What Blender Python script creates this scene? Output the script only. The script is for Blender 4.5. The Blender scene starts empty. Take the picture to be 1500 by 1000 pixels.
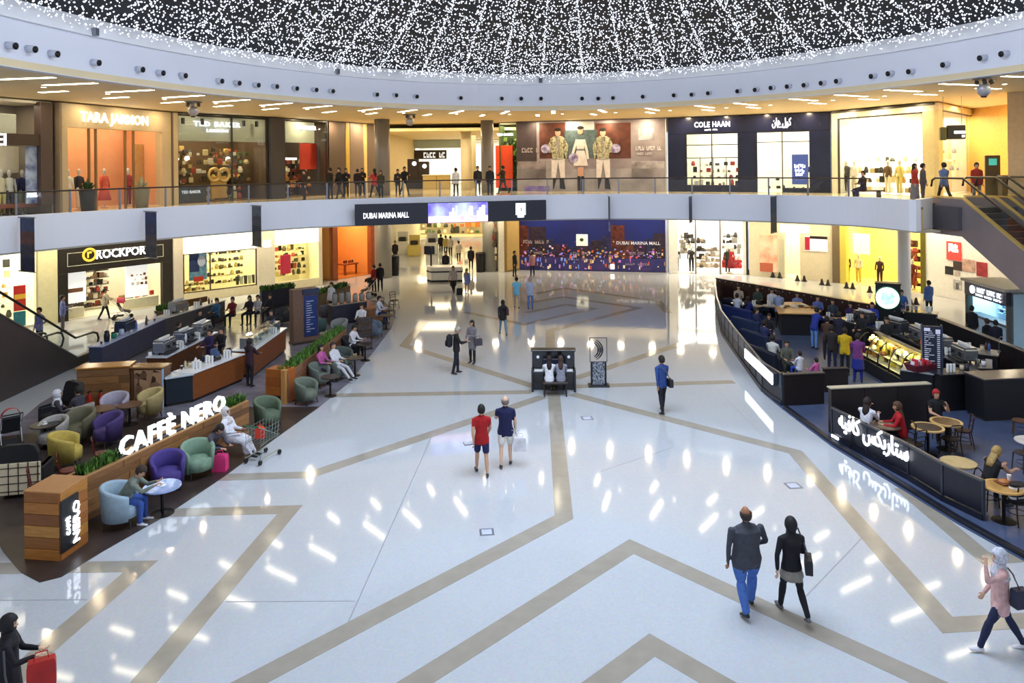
import bpy, math, random
import numpy as np
from mathutils import Vector, Matrix
random.seed(7)
SC = bpy.context.scene
COL = SC.collection
PI = math.pi

# ---------------------------------------------------------------- camera, world, light, exposure
CAM_H = 7.7                      # eye height over the ground floor, standing on the upper level
FPX, HOR, ROLL = 1100.0, 238.0, 0.0105   # focal length (px), horizon row, slight camera roll
cam_d = bpy.data.cameras.new('camera'); cam = bpy.data.objects.new('camera', cam_d); COL.objects.link(cam)
cam.location = (0, 0, CAM_H); cam.rotation_euler = (PI/2, ROLL, 0)
cam_d.sensor_width = 36; cam_d.lens = 36*FPX/1500; cam_d.shift_y = -(500-HOR)/1500; cam_d.clip_end = 300
SC.camera = cam
w = bpy.data.worlds.new('world'); SC.world = w; w.use_nodes = True
w.node_tree.nodes['Background'].inputs[0].default_value = (.76, .84, 1, 1)
w.node_tree.nodes['Background'].inputs[1].default_value = .95
vs = SC.view_settings
vs.view_transform = 'Standard'; vs.look = 'None'; vs.gamma = 1; vs.use_curve_mapping = False
vs.exposure = 0.24
SC.cycles.use_denoising = True
SC.cycles.max_bounces = 7; SC.cycles.diffuse_bounces = 3; SC.cycles.glossy_bounces = 3
SC.cycles.transparent_max_bounces = 12; SC.cycles.caustics_reflective = False; SC.cycles.caustics_refractive = False
SC.cycles.sample_clamp_indirect = 6

def area(name, loc, sx, sy, power, col=(1, 1, 1), rot=(0, 0, 0), shape='RECTANGLE', spread=PI):
    l = bpy.data.lights.new(name, 'AREA'); l.shape = shape; l.size = sx; l.size_y = sy
    l.energy = power; l.color = col; l.spread = spread
    o = bpy.data.objects.new(name, l); COL.objects.link(o); o.location = loc; o.rotation_euler = rot
    return o
# glow of the light canopy under the roof
area('canopy_light', (1.6, 17, 14.6), 13, 13, 2900, (.74, .85, 1), shape='DISK')

# ---------------------------------------------------------------- survey: photograph pixel -> place
def unroll(x, y):
    a = x-750; b = y-HOR
    return a-ROLL*b, b+ROLL*a
def at(x, y, z=0.0):
    "plan position of a thing seen at (x, y) that lies at height z"
    dx, dy = unroll(x, y); d = FPX*(CAM_H-z)/dy
    return Vector((dx*d/FPX, d, z))
def ppm(x, y):                   # pixels per metre for a ground point
    return unroll(x, y)[1]/CAM_H
def rise(x, yb, yt):             # height of a thing standing on the ground at (x, yb), top at yt
    return (yb-yt)/ppm(x, yb)
def along(x, y, Y):              # the point seen at (x, y) at distance Y
    dx, dy = unroll(x, y)
    return Vector((dx*Y/FPX, Y, CAM_H-dy*Y/FPX))

# ---------------------------------------------------------------- materials
MATS = {}
def lin(c):
    if isinstance(c, str):
        c = c.lstrip('#'); c = c if len(c) == 6 else ''.join(q*2 for q in c); c = [int(c[i:i+2], 16)/255 for i in (0, 2, 4)]
        return tuple(v/12.92 if v <= .04045 else ((v+.055)/1.055)**2.4 for v in c)
    return tuple(c)
def M(col, rough=.5, metal=0, emit=0, var=.035, scale=6, kind=None, col2=None, spec=.5, alpha=1, coat=0):
    key = (col, rough, metal, emit, var, scale, kind, col2, spec, alpha, coat)
    if key in MATS: return MATS[key]
    c = lin(col)
    m = bpy.data.materials.new('mat_%d' % len(MATS)); MATS[key] = m; m.use_nodes = True
    nt = m.node_tree; nd = nt.nodes; lk = nt.links; b = nd['Principled BSDF']
    b.inputs['Roughness'].default_value = rough; b.inputs['Metallic'].default_value = metal
    b.inputs['Specular IOR Level'].default_value = spec; b.inputs['Coat Weight'].default_value = coat
    c2 = lin(col2) if col2 else tuple(v*(1-var*2.2) for v in c)
    tc = nd.new('ShaderNodeTexCoord')
    if kind in ('wood', 'plank'):
        mp = nd.new('ShaderNodeMapping'); mp.inputs['Scale'].default_value = (.6, .6, 7) if kind == 'wood' else (7, 7, .6)
        lk.new(tc.outputs['Object'], mp.inputs[0])
        t = nd.new('ShaderNodeTexNoise'); t.inputs['Scale'].default_value = scale; t.inputs['Detail'].default_value = 5
        t.inputs['Distortion'].default_value = .6
        lk.new(mp.outputs[0], t.inputs['Vector'])
    elif kind == 'blotch':
        t = nd.new('ShaderNodeTexVoronoi'); t.inputs['Scale'].default_value = scale
        lk.new(tc.outputs['Object'], t.inputs['Vector'])
    else:
        t = nd.new('ShaderNodeTexNoise'); t.inputs['Scale'].default_value = scale; t.inputs['Detail'].default_value = 3
        lk.new(tc.outputs['Object'], t.inputs['Vector'])
    r = nd.new('ShaderNodeValToRGB')
    r.color_ramp.elements[0].position = .32; r.color_ramp.elements[1].position = .68
    r.color_ramp.elements[0].color = (*c2, 1); r.color_ramp.elements[1].color = (*c, 1)
    lk.new(t.outputs[1] if kind == 'blotch' else t.outputs[0], r.inputs[0])
    lk.new(r.outputs[0], b.inputs['Base Color'])
    if emit:
        lk.new(r.outputs[0], b.inputs['Emission Color']); b.inputs['Emission Strength'].default_value = emit
        if emit < 4: m.cycles.emission_sampling = 'NONE'
    return m
def glass_mat(name, tint=(1, 1, 1), gloss=1.0, ior=1.35):
    m = bpy.data.materials.new(name); m.use_nodes = True; nt = m.node_tree; nt.nodes.clear()
    o = nt.nodes.new('ShaderNodeOutputMaterial'); mx = nt.nodes.new('ShaderNodeMixShader')
    t = nt.nodes.new('ShaderNodeBsdfTransparent'); t.inputs[0].default_value = (*tint, 1)
    g = nt.nodes.new('ShaderNodeBsdfGlossy'); g.inputs['Roughness'].default_value = .02; g.inputs[0].default_value = (gloss, gloss, gloss, 1)
    f = nt.nodes.new('ShaderNodeFresnel'); f.inputs[0].default_value = ior
    ge = nt.nodes.new('ShaderNodeNewGeometry'); iv = nt.nodes.new('ShaderNodeMath'); iv.operation = 'SUBTRACT'; iv.inputs[0].default_value = 1
    ml = nt.nodes.new('ShaderNodeMath'); ml.operation = 'MULTIPLY'     # the far face of a thin pane does not reflect a second time
    nt.links.new(ge.outputs['Backfacing'], iv.inputs[1]); nt.links.new(f.outputs[0], ml.inputs[0]); nt.links.new(iv.outputs[0], ml.inputs[1])
    nt.links.new(ml.outputs[0], mx.inputs[0]); nt.links.new(t.outputs[0], mx.inputs[1]); nt.links.new(g.outputs[0], mx.inputs[2])
    nt.links.new(mx.outputs[0], o.inputs[0])
    return m
GLASS = glass_mat('clear_glass', (.95, .97, .97))
GLASS_DK = glass_mat('smoked_glass', (.42, .45, .5))

# ---------------------------------------------------------------- mesh helpers
class MB:
    def __init__(s): s.v = []; s.f = []; s.m = []
    def add(s, vs, fs, mi=0):
        n = len(s.v); s.v += [tuple(p) for p in vs]; s.f += [tuple(i+n for i in f) for f in fs]; s.m += [mi]*len(fs); return s
    def box(s, x0, x1, y0, y1, z0, z1, mi=0, T=None):
        vs = [Vector((x, y, z)) for z in (z0, z1) for y in (y0, y1) for x in (x0, x1)]
        if T: vs = [T @ p for p in vs]
        return s.add(vs, [(0, 2, 3, 1), (4, 5, 7, 6), (0, 1, 5, 4), (1, 3, 7, 5), (3, 2, 6, 7), (2, 0, 4, 6)], mi)
    def cbox(s, x0, x1, y0, y1, z0, z1, c=.02, mi=0):       # box with chamfered edges
        c = min(c, (x1-x0)*.45, (y1-y0)*.45, (z1-z0)*.45)
        poly = lambda d, e: [(x0+d+e, y0+d), (x1-d-e, y0+d), (x1-d, y0+d+e), (x1-d, y1-d-e), (x1-d-e, y1-d), (x0+d+e, y1-d), (x0+d, y1-d-e), (x0+d, y0+d+e)]
        return s.rings([[(*p, z) for p in poly(d, c)] for z, d in ((z0, c), (z0+c, 0), (z1-c, 0), (z1, c))], mi)
    def rings(s, R, mi=0, cap=True, closed=True):
        n = len(R[0]); vs = [p for r in R for p in r]; fs = []
        for k in range(len(R)-1):
            for i in range(n if closed else n-1):
                j = (i+1) % n; fs.append((k*n+i, k*n+j, (k+1)*n+j, (k+1)*n+i))
        if cap and closed:
            fs.append(tuple(range(n-1, -1, -1))); fs.append(tuple((len(R)-1)*n+i for i in range(n)))
        return s.add(vs, fs, mi)
    def tube(s, pts, r, n=6, mi=0, cap=True):
        pts = [Vector(p) for p in pts]; R = []
        rr = r if isinstance(r, (list, tuple)) else [r]*len(pts)
        for i, p in enumerate(pts):
            d = (pts[min(i+1, len(pts)-1)]-pts[max(i-1, 0)]).normalized()
            a = d.orthogonal().normalized() if abs(d.z) > .9 else Vector((0, 0, 1)).cross(d).normalized()
            if abs(d.z) > .9: a = Vector((1, 0, 0)); a = (a-d*a.dot(d)).normalized()
            b = d.cross(a)
            R.append([p+(a*math.cos(t)+b*math.sin(t))*rr[i] for t in [2*PI*k/n for k in range(n)]])
        return s.rings(R, mi, cap)
    def lathe(s, prof, n=16, c=(0, 0, 0), mi=0, sx=1, sy=1):
        return s.rings([[(c[0]+r*sx*math.cos(2*PI*k/n), c[1]+r*sy*math.sin(2*PI*k/n), c[2]+z) for k in range(n)] for r, z in prof], mi)
    def prism(s, poly, z0, z1, mi=0):
        n = len(poly)
        return s.add([(p[0], p[1], z0) for p in poly]+[(p[0], p[1], z1) for p in poly],
                     [tuple(range(n-1, -1, -1)), tuple(range(n, 2*n))]+[(i, (i+1) % n, n+(i+1) % n, n+i) for i in range(n)], mi)
    def plate(s, poly, y0, y1, mi=0):                        # outline in x,z given thickness in y
        n = len(poly)
        return s.add([(p[0], y0, p[1]) for p in poly]+[(p[0], y1, p[1]) for p in poly],
                     [tuple(range(n)), tuple(range(2*n-1, n-1, -1))]+[(i, n+i, n+(i+1) % n, (i+1) % n) for i in range(n)], mi)
    def ball(s, c, rx, ry=None, rz=None, n=8, mi=0):
        ry = ry or rx; rz = rz or rx
        k = max(3, n//2)
        R = [[(c[0]+rx*math.sin(a)*math.cos(2*PI*i/n), c[1]+ry*math.sin(a)*math.sin(2*PI*i/n), c[2]-rz*math.cos(a)) for i in range(n)] for a in [PI*(j+.35)/(k-.3) for j in range(k)]]
        return s.rings(R, mi)
    def mesh(s, name, mats, smooth=False):
        me = bpy.data.meshes.new(name); me.from_pydata(s.v, [], s.f)
        for m in (mats if isinstance(mats, (list, tuple)) else [mats]): me.materials.append(m)
        if any(s.m): me.polygons.foreach_set('material_index', s.m)
        if smooth: me.polygons.foreach_set('use_smooth', [True]*len(s.f))
        me.update(); return me
    def build(s, name, mats, parent=None, smooth=False, loc=None, rz=0):
        return link(name, s.mesh(name, mats, smooth), parent, loc, rz)
def link(name, me, parent=None, loc=None, rz=0):
    o = bpy.data.objects.new(name, me); COL.objects.link(o)
    if parent: o.parent = parent
    if loc is not None: o.location = loc
    if rz: o.rotation_euler.z = rz
    return o
def tag(o, label=None, cat=None, group=None, kind=None):
    if label: o['label'] = label
    if cat: o['category'] = cat
    if group: o['group'] = group
    if kind: o['kind'] = kind
    return o
def thing(name, label, cat, loc=(0, 0, 0), rz=0, group=None):
    o = bpy.data.objects.new(name, None); COL.objects.link(o); o.empty_display_size = .1
    o.location = loc; o.rotation_euler = (0, 0, rz)
    return tag(o, label, cat, group)
def struct(name, mb, mats, label=None, smooth=False, parent=None):
    o = mb.build(name, mats, parent, smooth)
    if not parent: tag(o, label, None, None, 'structure')
    return o
def clone(o, loc, rz=0, label=None, group=None, recol=None, parent=None):
    "copy of a thing with copies of its parts and sub-parts"
    c = o.copy(); COL.objects.link(c)
    if parent: c.parent = parent
    else:
        c.location = loc; c.rotation_euler = (0, 0, rz)
    if label: c['label'] = label
    if group: c['group'] = group
    for ch in o.children:
        k = clone(ch, None, parent=c)
    return c
TXT = {}
def text_mesh(s, size, depth, mat, font_align='CENTER', spacing=1.0):
    cu = bpy.data.curves.new('lettering', 'FONT'); cu.body = s; cu.size = size; cu.extrude = depth/2
    cu.align_x = font_align; cu.align_y = 'CENTER'; cu.resolution_u = 2; cu.space_character = spacing
    cu.offset = size*.012
    o = bpy.data.objects.new('lettering', cu); COL.objects.link(o)
    dg = bpy.context.evaluated_depsgraph_get(); me = bpy.data.meshes.new_from_object(o.evaluated_get(dg))
    bpy.data.objects.remove(o); bpy.data.curves.remove(cu)
    me.materials.clear(); me.materials.append(mat)
    return me
def lettering(s, parent, u, w, z, size=None, width=None, depth=.03, mat=None, name='lettering', spacing=1.0, rot=None):
    "upright lettering in a thing's local frame, read from -y"
    me = text_mesh(s, 1.0, .03, mat, spacing=spacing)
    co = np.empty(len(me.vertices)*3); me.vertices.foreach_get('co', co); co = co.reshape(-1, 3)
    mn, mx = co.min(0), co.max(0)
    sx = size if width is None else width/(mx[0]-mn[0])
    sz = size if size is not None else sx
    co[:, 0] = (co[:, 0]-(mn[0]+mx[0])/2)*sx; co[:, 1] = (co[:, 1]-(mn[1]+mx[1])/2)*sz; co[:, 2] *= depth/.03
    me.vertices.foreach_set('co', co.ravel()); me.update()
    o = link(name, me, parent); o.location = (u, w, z); o.rotation_euler = rot or (PI/2, 0, 0)
    return o

# ---------------------------------------------------------------- people
SKINS = {'a': '#c99a7c', 'b': '#a87452', 'c': '#e0b79c', 'd': '#6d4833'}
class Fig:
    "collects overlapping lofts that are fused into one continuous body surface"
    def __init__(s): s.mb = MB(); s.segs = []
    def loft(s, pts, tagi, X=None, n=10, bias=0):
        # pts: (point, rx, ry); rings square to the path, rx along X
        P = [Vector(p[0]) for p in pts]; R = []
        ax = []
        for i, p in enumerate(P):
            d = (P[min(i+1, len(P)-1)]-P[max(i-1, 0)]).normalized()
            x = Vector(X) if X else Vector((1, 0, 0))
            x = x-d*x.dot(d)
            if x.length < .05: x = Vector((0, 1, 0))-d*d.y
            x.normalize(); y = d.cross(x); ax.append((d, x, y))
            R.append((p, pts[i][1], pts[i][2], x, y))
        def ring(p, rx, ry, x, y): return [p+x*rx*math.cos(2*PI*k/n)+y*ry*math.sin(2*PI*k/n) for k in range(n)]
        d0, d1 = ax[0][0], ax[-1][0]
        rr = [ring(R[0][0]-d0*min(R[0][1], R[0][2])*.5, R[0][1]*.6, R[0][2]*.6, R[0][3], R[0][4])]
        rr += [ring(*q) for q in R]
        rr += [ring(R[-1][0]+d1*min(R[-1][1], R[-1][2])*.5, R[-1][1]*.6, R[-1][2]*.6, R[-1][3], R[-1][4])]
        s.mb.rings(rr)
        for i in range(len(P)-1):
            s.segs.append((P[i], P[i+1], pts[i][1], pts[i][2], pts[i+1][1], pts[i+1][2], ax[i][1], ax[i][2], tagi, bias))
    def raw(s, name, mats, vox):
        o = bpy.data.objects.new(name, s.mb.mesh(name, mats)); COL.objects.link(o)
        md = o.modifiers.new('fuse', 'REMESH'); md.mode = 'VOXEL'; md.voxel_size = vox
        sm = o.modifiers.new('soften', 'SMOOTH'); sm.factor = .5; sm.iterations = 2
        return o
    def paint(s, r):
        "give each face of the fused body the material of the garment it belongs to"
        n = len(r.polygons); c = np.empty(n*3); r.polygons.foreach_get('center', c); c = c.reshape(-1, 3)
        best = np.full(n, 1e9); idx = np.zeros(n, int)
        for a, b, r0x, r0y, r1x, r1y, x, y, ti, bs in s.segs:
            a = np.array(a); d = np.array(b)-a; L2 = max(d.dot(d), 1e-9)
            t0 = (c-a) @ d/L2; t = np.clip(t0, 0, 1); q = c-a-t[:, None]*d
            rx = r0x+(r1x-r0x)*t; ry = r0y+(r1y-r0y)*t
            e = np.sqrt((q @ np.array(x)/rx)**2+(q @ np.array(y)/ry)**2)
            out = np.abs(t0-t)*math.sqrt(L2)
            sc = np.where(out > 0, np.sqrt(out**2+(np.maximum(e-1, 0)*np.minimum(rx, ry))**2)-.3*np.minimum(rx, ry)*(e < 1), (e-1)*np.minimum(rx, ry))
            sc = sc-bs; k = sc < best; best[k] = sc[k]; idx[k] = ti
        r.polygons.foreach_set('material_index', idx.astype(np.int32)); r.polygons.foreach_set('use_smooth', np.ones(n, bool))
BODIES = []
def finish_people():
    dg = bpy.context.evaluated_depsgraph_get()
    done = [(o, bpy.data.meshes.new_from_object(o.evaluated_get(dg)), F, mats, ex) for o, F, mats, ex in BODIES]
    for o, r, F, mats, ex in done:
        r.materials.clear()
        for m in mats: r.materials.append(m)
        F.paint(r)
        n0, l0, f0 = len(r.vertices), len(r.loops), len(r.polygons)       # append fingers, eyes and mouth to the same mesh
        ln = [len(f) for f in ex.f]
        r.vertices.add(len(ex.v)); r.loops.add(sum(ln)); r.polygons.add(len(ex.f))
        co = np.empty((n0+len(ex.v))*3); r.vertices.foreach_get('co', co); co[n0*3:] = np.array(ex.v, float).ravel(); r.vertices.foreach_set('co', co)
        vi = np.empty(l0+sum(ln), np.int32); r.loops.foreach_get('vertex_index', vi); vi[l0:] = [i+n0 for f in ex.f for i in f]; r.loops.foreach_set('vertex_index', vi)
        ls = np.empty(f0+len(ln), np.int32); r.polygons.foreach_get('loop_start', ls); ls[f0:] = l0+np.cumsum([0]+ln[:-1]); r.polygons.foreach_set('loop_start', ls)
        mi = np.empty(f0+len(ln), np.int32); r.polygons.foreach_get('material_index', mi); mi[f0:] = ex.m; r.polygons.foreach_set('material_index', mi)
        r.polygons.foreach_set('use_smooth', np.ones(f0+len(ln), bool))
        r.update(calc_edges=True); r.validate()
        o.modifiers.clear(); old = o.data; o.data = r; bpy.data.meshes.remove(old)
def dirv(pitch, side=0):          # 0 = straight down, +90 = forward
    p = math.radians(pitch); s = math.radians(side)
    return Vector((math.sin(s), math.sin(p)*math.cos(s), -math.cos(p)*math.cos(s)))
def person(label, loc, face=0, h=1.75, pose='stand', top='#333842', bottom='#22252e', skin='a', hair='#1d1613', style='short',
           sleeve='long', legs='long', shoe='#1c1c1e', lean=0, arms=None, leg=None, build=1.0, seat=.46, vox=.024, group=None,
           trim=None, robe=None, head=0, skirt=None, name='person', hem=.10):
    """face: heading in degrees, 0 = away from the camera (+y), 90 = to the left, 180 = toward the camera.
    arms: ((pitch, out, elbow, inward) left, right); leg: ((hip, knee) left, right)"""
    k = h/1.75; F = Fig(); SK, TOP, BOT, SH, TR = 0, 1, 2, 3, 4
    sit = pose == 'sit'
    if leg is None: leg = ((84, 82), (84, 86)) if sit else (((20, 4), (-16, 22)) if pose == 'walk' else ((2, 1), (-2, 2)))
    if arms is None: arms = ((28, 8, 62, 18), (28, 8, 62, 18)) if sit else (((-20, 9, 14, 3), (20, 9, 22, 5)) if pose == 'walk' else ((3, 9, 10, 3), (3, 9, 12, 3)))
    if sit: zp = (seat+.095)/k
    else:
        low = 9
        for hp, kn in leg: low = min(low, (dirv(hp)*.43+dirv(hp-kn)*.42).z-.085)
        zp = -low
    Pv = Vector((0, 0, zp)); D = dirv(180-lean); bw = build
    U = lambda t, dx=0, dy=0: Pv+D*t+Vector((dx, dy, 0))
    bt = BOT if legs != 'robe' else TOP
    # trunk
    F.loft([(U(-.10), .125*bw, .10*bw), (U(.0), .160*bw, .120*bw), (U(.08), .140*bw, .105*bw)], bt)
    F.loft([(U(-hem), .172*bw, .132*bw), (U(.02), .170*bw, .132*bw), (U(.16), .152*bw, .118*bw+.008), (U(.30), .170*bw, .122*bw), (U(.42), .178*bw, .112*bw), (U(.49), .120, .085)], TOP, bias=.035+.06*(bw-1))
    F.loft([(U(.43, -.15), .075, .068), (U(.475, 0), .085, .075), (U(.43, .15), .075, .068)], TOP, X=(0, 1, 0))
    # neck and head
    hd = dirv(180-lean*.55-head); nb = U(.49); hc = nb+hd*.172+Vector((0, .012, 0))
    F.loft([(nb-hd*.03, .058, .060), (nb+hd*.10, .052, .055)], SK)
    fw = Vector((0, 1, 0)); fw = (fw-hd*fw.dot(hd)).normalized()
    F.loft([(hc-hd*.105+fw*.03, .045, .050), (hc-hd*.06+fw*.012, .062, .082), (hc, .074, .095), (hc+hd*.055, .074, .094), (hc+hd*.10, .05, .065)], SK)
    F.loft([(hc+hd*.02+fw*.085, .010, .012), (hc-hd*.03+fw*.108, .016, .016)], SK, n=6)
    for sx in (-1, 1): F.loft([(hc+Vector((sx*.074, -.01, 0))-hd*.03, .012, .02), (hc+Vector((sx*.080, -.015, 0))+hd*.025, .012, .022)], SK, n=6)
    extra = MB()
    # arms and hands
    for sx, (pt, out, el, inn) in zip((-1, 1), arms):
        sh = U(.445, sx*.175*max(1, bw*.97)); d1 = dirv(pt, sx*out); d1.x = sx*math.sin(math.radians(out))
        eb = sh+d1*.285; d2 = dirv(pt+el, -sx*inn); wr = eb+d2*.235
        slv = TOP if sleeve in ('long', 'short') else SK
        F.loft([(sh, .064, .064), (sh+d1*.15, .056, .056)], slv)
        F.loft([(sh+d1*.14, .050 if slv == SK else .055, .05), (eb, .043, .043)], TOP if sleeve == 'long' else SK)
        F.loft([(eb, .044, .044), (eb+d2*.10, .042, .042), (wr, .034 if sleeve == 'long' else .027, .032)], TOP if sleeve == 'long' else SK)
        side = Vector((0, 1, 0)) if abs(d2.y) < .8 else Vector((1, 0, 0))
        wd = (side-d2*side.dot(d2)).normalized(); th = d2.cross(wd)
        F.loft([(wr, .026, .022), (wr+d2*.05, .040, .018), (wr+d2*.09, .036, .016)], SK, X=wd)
        for q, (off, ln) in enumerate(((-.028, .062), (-.010, .074), (.010, .070), (.027, .055))):
            a = wr+d2*.082+wd*off; cv = th*(.018*sx)
            extra.tube([a, a+d2*ln*.45, a+d2*ln*.8+cv, a+d2*ln*.95+cv*2.2], [.0095, .009, .0085, .006], 5)
        a = wr+d2*.03+wd*.032
        extra.tube([a, a+d2*.03+wd*.022, a+d2*.06+wd*.028], [.0115, .011, .007], 5)
    # legs and feet
    for sx, (hp, kn) in zip((-1, 1), leg):
        sp = 7 if sit else 2
        hj = Pv+Vector((sx*.088*bw, 0, -.02)); d1 = dirv(hp, sx*sp); kj = hj+d1*.41; d2 = dirv(hp-kn, sx*1); an = kj+d2*.42
        lt = bt if legs in ('long', 'robe', 'shorts') else SK
        wide = 1.12 if legs == 'shorts' else 1
        F.loft([(hj, .092*bw*wide, .098*bw*wide), (hj+d1*.20, .080*bw*wide, .084*bw*wide), (hj+d1*.34, .066*wide*wide*(1+(bw-1)*.6), .068*wide*wide*(1+(bw-1)*.6))], lt)
        F.loft([(hj+d1*.30, .060, .062), (kj, .056*(1+(bw-1)*.6), .058*(1+(bw-1)*.6))], BOT if legs == 'long' else (bt if legs == 'robe' else SK))
        lo = BOT if legs == 'long' else (bt if legs == 'robe' else SK); g = 1.12*(1+(bw-1)*.75) if legs == 'long' else .95
        F.loft([(kj, .056*g, .058*g), (kj+d2*.14, .055*g, .060*g), (kj+d2*.30, .045*g, .046*g), (an-d2*.02, .042*g if legs == 'long' else .033, .046*g if legs == 'long' else .035)], lo)
        pf = math.radians(max(-35, min(35, (hp-kn)*.6))) if not sit else 0
        fd = Vector((sx*.12, math.cos(pf), math.sin(pf)*.7)).normalized()
        F.loft([(an-fd*.055+Vector((0, 0, -.035)), .034, .034), (an+fd*.05+Vector((0, 0, -.045)), .044, .034), (an+fd*.155+Vector((0, 0, -.058)), .040, .022)], SH)
    # long garments
    if robe == 'ankle':
        F.loft([(U(.05), .175*bw, .14*bw), (U(-.25), .19*bw, .17*bw), (Vector((0, 0, .42)), .22*bw, .21*bw), (Vector((0, 0, .10)), .25*bw, .25*bw)], TOP, bias=.06)
    elif robe == 'lap':
        F.loft([(U(.0), .18, .13), (U(.02)+Vector((0, .25, -.0)), .19, .11), (U(0)+Vector((0, .46, -.06)), .19, .12), (U(0)+Vector((0, .50, -.36)), .17, .10)], TOP, bias=.06)
    if skirt:
        zb = skirt if not sit else .2
        F.loft([(U(-.05), .150*bw, .115*bw), (U(-.12), .185*bw, .16*bw), (Vector((0, 0, zb)), .215*bw, .20*bw)], TR, bias=.02)
    mats = [M(SKINS.get(skin, skin), .55, var=.03), M(top, .85, var=.12, scale=14), M(bottom, .85, var=.12, scale=14), M(shoe, .5), M(trim or bottom, .85, var=.10, scale=10), M('#15100e', .3), M('#9a4b45', .5)]
    fc = MB()
    for sx in (-1, 1):
        e = hc+Vector((sx*.031, 0, 0))+fw*.086+hd*.012; fc.ball(e, .012, .008, .007, 6, 5)
        e = e+hd*.022; fc.ball(e, .018, .007, .004, 6, 5)
    e = hc+fw*.088-hd*.062; fc.ball(e, .022, .007, .006, 6, 6)
    n_ = len(extra.v); extra.v += fc.v; extra.f += [tuple(i+n_ for i in f) for f in fc.f]; extra.m += fc.m
    o = F.raw(name, mats, vox); BODIES.append((o, F, mats, extra))
    o.location = loc; o.rotation_euler.z = math.radians(face); o.scale = (k, k, k)
    tag(o, label, 'person', group)
    # hair or head covering
    if style != 'none':
        H = MB(); n, m = 16, 9; V = []
        rx, ry, rz = (.086, .108, .122)
        if style == 'hijab': rx, ry, rz = .094, .116, .13
        up = hd; back = -fw; X = Vector((1, 0, 0))
        grid = []
        for j in range(m):
            a = PI*j/(m-1)*.82
            grid.append([hc+up*.018+X*(rx*math.sin(a)*math.cos(2*PI*i/n))+fw*(ry*math.sin(a)*math.sin(2*PI*i/n)-.012)+up*(rz*math.cos(a)) for i in range(n)])
        vs = [p for r in grid for p in r]; fs = []
        for j in range(m-1):
            for i in range(n):
                q = (j*n+i, j*n+(i+1) % n, (j+1)*n+(i+1) % n, (j+1)*n+i)
                cc = sum((vs[t] for t in q), Vector())/4-hc; f_ = cc.dot(fw)/ry; u_ = cc.dot(up)/rz
                if style == 'bald':
                    if u_ > .42 or f_ > .25 or u_ < -.35: continue
                elif style == 'hijab':
                    if f_ > .62 and -.75 < u_ < .45: continue
                elif style == 'long':
                    if f_ > .38 and u_ < .5: continue
                elif style == 'cap':
                    if u_ < .25: continue
                else:
                    if (f_ > .35 and u_ < .55) or (u_ < .0 and f_ > -.15) or u_ < -.5: continue
                fs.append(q[::-1])
        H.add(vs, fs)
        if style == 'long':
            H.rings([[p+X*(a*math.cos(t))+fw*(b*math.sin(t)) for t in [2*PI*i/10 for i in range(10)]] for p, a, b in
                     ((hc+back*.05+up*.03, .07, .055), (hc+back*.062-up*.10, .088, .055), (nb+back*.085-up*.05, .095, .045), (nb+back*.10-up*.17, .07, .03))])
        if style == 'hijab':
            H.rings([[p+X*(a*math.cos(t))+fw*(b*math.sin(t)) for t in [2*PI*i/12 for i in range(12)]] for p, a, b in
                     ((hc-up*.085-fw*.01, .078, .095), (nb+up*.02, .085, .095), (nb-up*.05, .15, .125), (nb-up*.13, .19, .14))])
        if style == 'cap': H.plate([(-.075, 0), (.075, 0), (.06, .01), (-.06, .01)], 0, .01)
        hm = H.mesh('hair', M(hair, .7, var=.2, scale=30), True)
        ho = link('hair' if style not in ('hijab', 'cap') else 'head_covering', hm, o)
        sm = ho.modifiers.new('t', 'SOLIDIFY'); sm.thickness = .012; sm.offset = 1
    return o

# ---------------------------------------------------------------- the building
Z_UP, Z_EDGE, Z_SOF, Z_CEIL = 5.8, 6.1, 4.83, 10.4
def spline(pts, n=8):
    P = [Vector((*p, 0)) for p in pts]; P = [P[0]*2-P[1]]+P+[P[-1]*2-P[-2]]; out = []
    for i in range(1, len(P)-2):
        for k in range(n):
            t = k/n; a, b, c, d = P[i-1:i+3]
            out.append(.5*((2*b)+(c-a)*t+(2*a-5*b+4*c-d)*t*t+(3*b-a-3*c+d)*t**3))
    out.append(P[-2]); return [(p.x, p.y) for p in out]
def normal2(pts, i):
    a = Vector(pts[max(i-1, 0)]); b = Vector(pts[min(i+1, len(pts)-1)]); d = (b-a).normalized()
    return Vector((-d.y, d.x))         # left of travel = outward when we walk left to right across the far side
def offset(pts, d): return [tuple(Vector(p)+normal2(pts, i)*d) for i, p in enumerate(pts)]
def ribbon(mb, pts, w0, w1, z0, z1, mi=0):
    "solid band that follows a plan line from offset w0 to w1"
    a, b = offset(pts, w0), offset(pts, w1)
    return mb.rings([[(*p, z0), (*q, z0), (*q, z1), (*p, z1)] for p, q in zip(a, b)], mi)

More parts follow.
